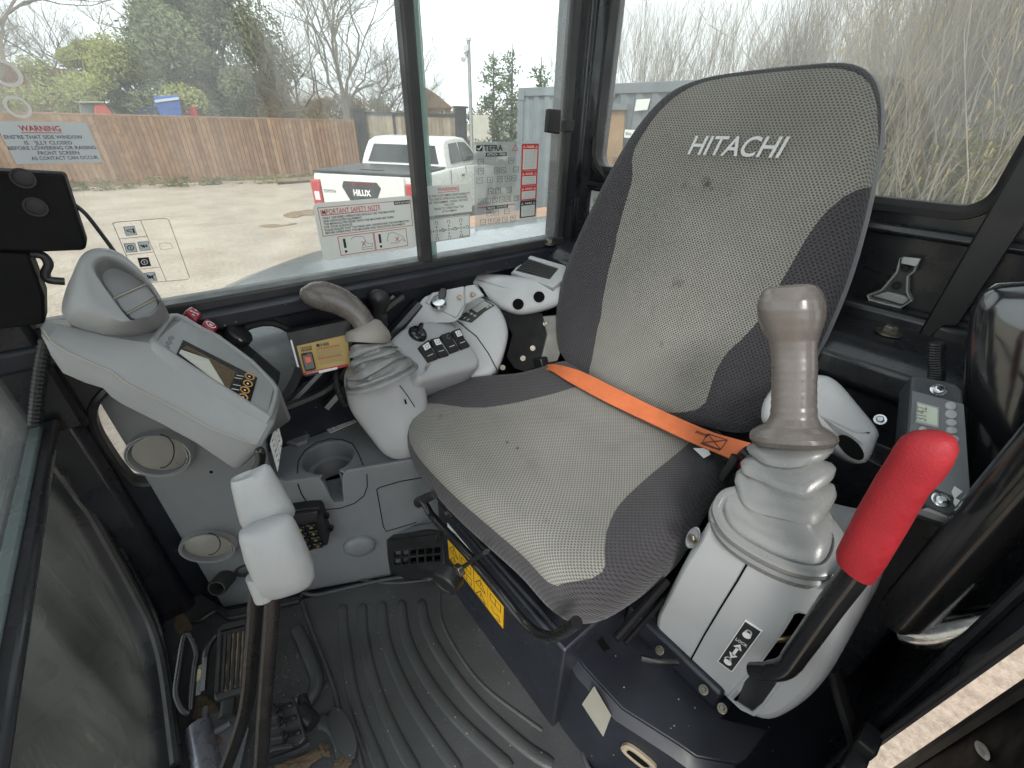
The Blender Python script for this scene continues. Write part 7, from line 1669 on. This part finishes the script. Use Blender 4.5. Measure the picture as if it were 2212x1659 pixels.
for s in (-1, 1):
    l = tbox(s*.735 if s > 0 else -.90, .90 if s > 0 else -.735, -.025, .22, .74, 1.20).build('tail_light', TL, tk, bevel=.03, seg=3)
    tbox(s*.76 if s > 0 else -.85, .85 if s > 0 else -.76, -.03, -.024, .90, 1.03).build('lens', mat('lens_clear', lin(210, 200, 200), .15), l, bevel=.008)
    for yy in (1.0, 4.35):
        w_ = MB().lathe([(.0, -.13), (.37, -.13), (.39, -.1), (.39, .1), (.37, .13), (.0, .13)], TR(s*.82, yy, .39), rt, 28).build('wheel', TB, tk, smooth=40)
        MB().lathe([(.24, .132), (.22, .14), (.05, .12), (0, .12)] if s > 0 else [(.0, -.12), (.05, -.12), (.22, -.14), (.24, -.132)], TR(s*.82, yy, .39), rt, 20).build('rim', CHROME, w_)
# badge panel
ft2 = Fr(TR(0, -.016, 0), rt, V((0, 0, 1)))
bp_ = MB().plate([ft2(x, z, .004) for x, z in ((-.30, 1.20), (.27, 1.20), (.33, 1.12), (.25, .97), (.16, .84), (-.18, .84), (-.26, .97), (-.34, 1.12))], [], ft2.n, .01).build('badge_panel', TB, tk, bevel=.006)
MB().plate([ft2(x, z, .008) for x, z in ((-.22, 1.18), (.2, 1.18), (.19, 1.15), (-.21, 1.15))], [], ft2.n, .006).build('brake_light', mat('tail_dark', (.12, .01, .012, 1), .2), bp_)
text(ft2, 'HILUX', 0, 1.0, .085, .30, .007, .035, align='c').build('lettering', INKW, bp_, smooth=0)
text(ft2, 'TOYOTA', -.68, 1.02, .045, .22, .004, .01).build('maker_lettering', INKB, tg, smooth=0)
# cab
cbm = MB()
prof = [(1.56, 1.28), (1.62, 1.48), (1.74, 1.71), (1.95, 1.77), (2.6, 1.785), (3.05, 1.75), (3.35, 1.58), (3.85, 1.25)]
cs = lambda s, k: [TR(s*(.86 if z < 1.35 else .86-.17*(z-1.35)/.49), y, z) for y, z in prof]
L_, R_ = cs(-1, 0), cs(1, 0); cbm.rings([L_, R_], True, True); cbm.build('cab', TW, tk, smooth=30, bevel=.04, seg=3)
def sw_(x, z): return x
rwq = [(1.585, 1.36, .70), (1.715, 1.71, .60)]
g = MB().add([TR(-.70, 1.568, 1.37), TR(.70, 1.568, 1.37), TR(.60, 1.69, 1.655), TR(-.60, 1.69, 1.655)]+[TR(-.70, 1.62, 1.37), TR(.70, 1.62, 1.37), TR(.60, 1.75, 1.655), TR(-.60, 1.75, 1.655)], [(0, 1, 2, 3), (7, 6, 5, 4), (0, 4, 5, 1), (1, 5, 6, 2), (2, 6, 7, 3), (3, 7, 4, 0)]); g.build('rear_window', TG, tk, smooth=0)
for s in (-1, 1):
    for pts in ([(1.86, 1.36), (2.48, 1.36), (2.48, 1.69), (2.02, 1.68)], [(2.56, 1.36), (3.5, 1.36), (3.2, 1.58), (2.98, 1.68), (2.56, 1.695)]):
        P = [TR(s*(.864-.17*max(0, z-1.35)/.49), y, z) for y, z in pts]; MB().plate(P, [], rt*s, .02).build('side_window', TG, tk, smooth=0)
    for yy in (2.35, 3.3): tbox(s*.925-.015, s*.925+.015, yy-.11, yy+.02, 1.12, 1.15).build('door_handle', TB, tk, bevel=.006)
    for yy in (1.62, 2.52, 3.55): tbox(s*.918-.006, s*.918+.006, yy-.004, yy+.004, .6, 1.28).build('door_gap', TB, tk)
    tbox(s*1.0-.1, s*1.0+.1, 3.25, 3.4, 1.3, 1.48).build('mirror', TB, tk, bevel=.03)
    tbox(s*.95-.06, s*.95+.04, .55, 1.45, .55, .62).build('arch_trim', TB, tk, bevel=.02)
sf_ = MB().rings([[TR(x, 1.95+y, z) for x, y in ((-.025, -.02), (.025, -.02), (.02, .16), (-.02, .16))] if k == 0 else [TR(x, 1.93+y, z) for x, y in ((-.006, 0), (.006, 0), (.006, .03), (-.006, .03))] for k, z in ((0, 1.76), (1, 1.87))]); sf_.build('roof_antenna', TW, tk)
# ================================================================== OWN MACHINE BODYWORK BESIDE THE CAB
eb = thing('machine_side_body', 'grey rounded bodywork of the excavator outside the side window', 'bodywork', (1.5, -1, -.2))
SIL = mat('body_silver', lin(120, 124, 127), .3, .3, var=.05, coat=.5, rvar=.05)
o_ = [V((1.12, .02, 0)), V((1.3, .10, 0)), V((1.55, .02, 0)), V((1.78, -.2, 0)), V((1.92, -.5, 0)), V((1.95, -1.2, 0)), V((1.9, -2.6, 0)), V((1.12, -2.6, 0)), V((1.10, -1.2, 0))]
o_ = smoothpts(o_, 60); c_ = centroid(o_)
rs = [[V((c_.x+(p.x-c_.x)*s, c_.y+(p.y-c_.y)*s, z)) for p in o_] for s, z in ((1, -.35), (1, .46), (.985, .53), (.95, .57), (.88, .592), (.7, .60), (.4, .602), (.02, .602))]
MB().rings(rs).build('cover', SIL, eb, smooth=60)
MB().bb((1.98, -3.2, .30), (2.6, -1.45, .50)).build('tank_lid', mat('machine_orange', (.40, .2, .1, 1), .5), eb, bevel=.03)
TRK = mat('track_steel', (.055, .05, .046, 1), .55, var=.3, dirt=.35, dcol=(.16, .12, .09, 1), dscale=10)
tf = thing('crawler_track', 'dark muddy crawler track seen through the lower front glass', 'track', (.5, .8, -.95))
ptk = pln('Z', -.55)
MB().plate(UL([(-60, 1400), (100, 1345), (230, 1300), (345, 1255), (420, 1660), (420, 1800), (-120, 1800)], ptk), [], (0, 0, 1), .4).build('track_frame', TRK, tf, bevel=.02)
for a, b in (((60, 1135), (330, 1050)), ((60, 1215), (330, 1128)), ((40, 1290), (320, 1205))):
    p, q = U(*a, pln('Z', -.62)), U(*b, pln('Z', -.62)); MB().tube([p+(p-q)*.5, q+(q-p)*.5], .035, 6).build('reflection_bar', TRK, tf)  # bars added for the dark stripes reflected in the lower front glass
for k in range(5):
    p, q = U(20+k*10, 1420+k*55, shift(ptk, .02)), U(300+k*20, 1330+k*60, shift(ptk, .02)); MB().tube([p, q], .02, 5).build('grouser', TRK, tf)
dr = thing('cab_door', 'dark open cab door edge at the lower right corner', 'door', (-.45, -.6, -.2))
pdr = pln('X', -.26); a = U(1965, 1657, pdr); b = U(2212, 1496, pdr); d_ = (b-a)
MB().plate([a-d_*1.0, b+d_*1.2, b+d_*1.2+V((0, .7, .1)), a-d_*1.0+V((0, .7, .1))], [], (1, 0, 0), .04).build('door_skin', BLKM, dr, bevel=.01)
MB().tube([a-d_*1.0, b+d_*1.2], .012, 8).build('door_rubber', RUB, dr)
disc((2125, 1623), 10, 22, -.5, shift(pdr, .002), [(1, 0), (.9, .004), (.4, .006), (.02, .006)], 'white_cap', PAPER, dr)
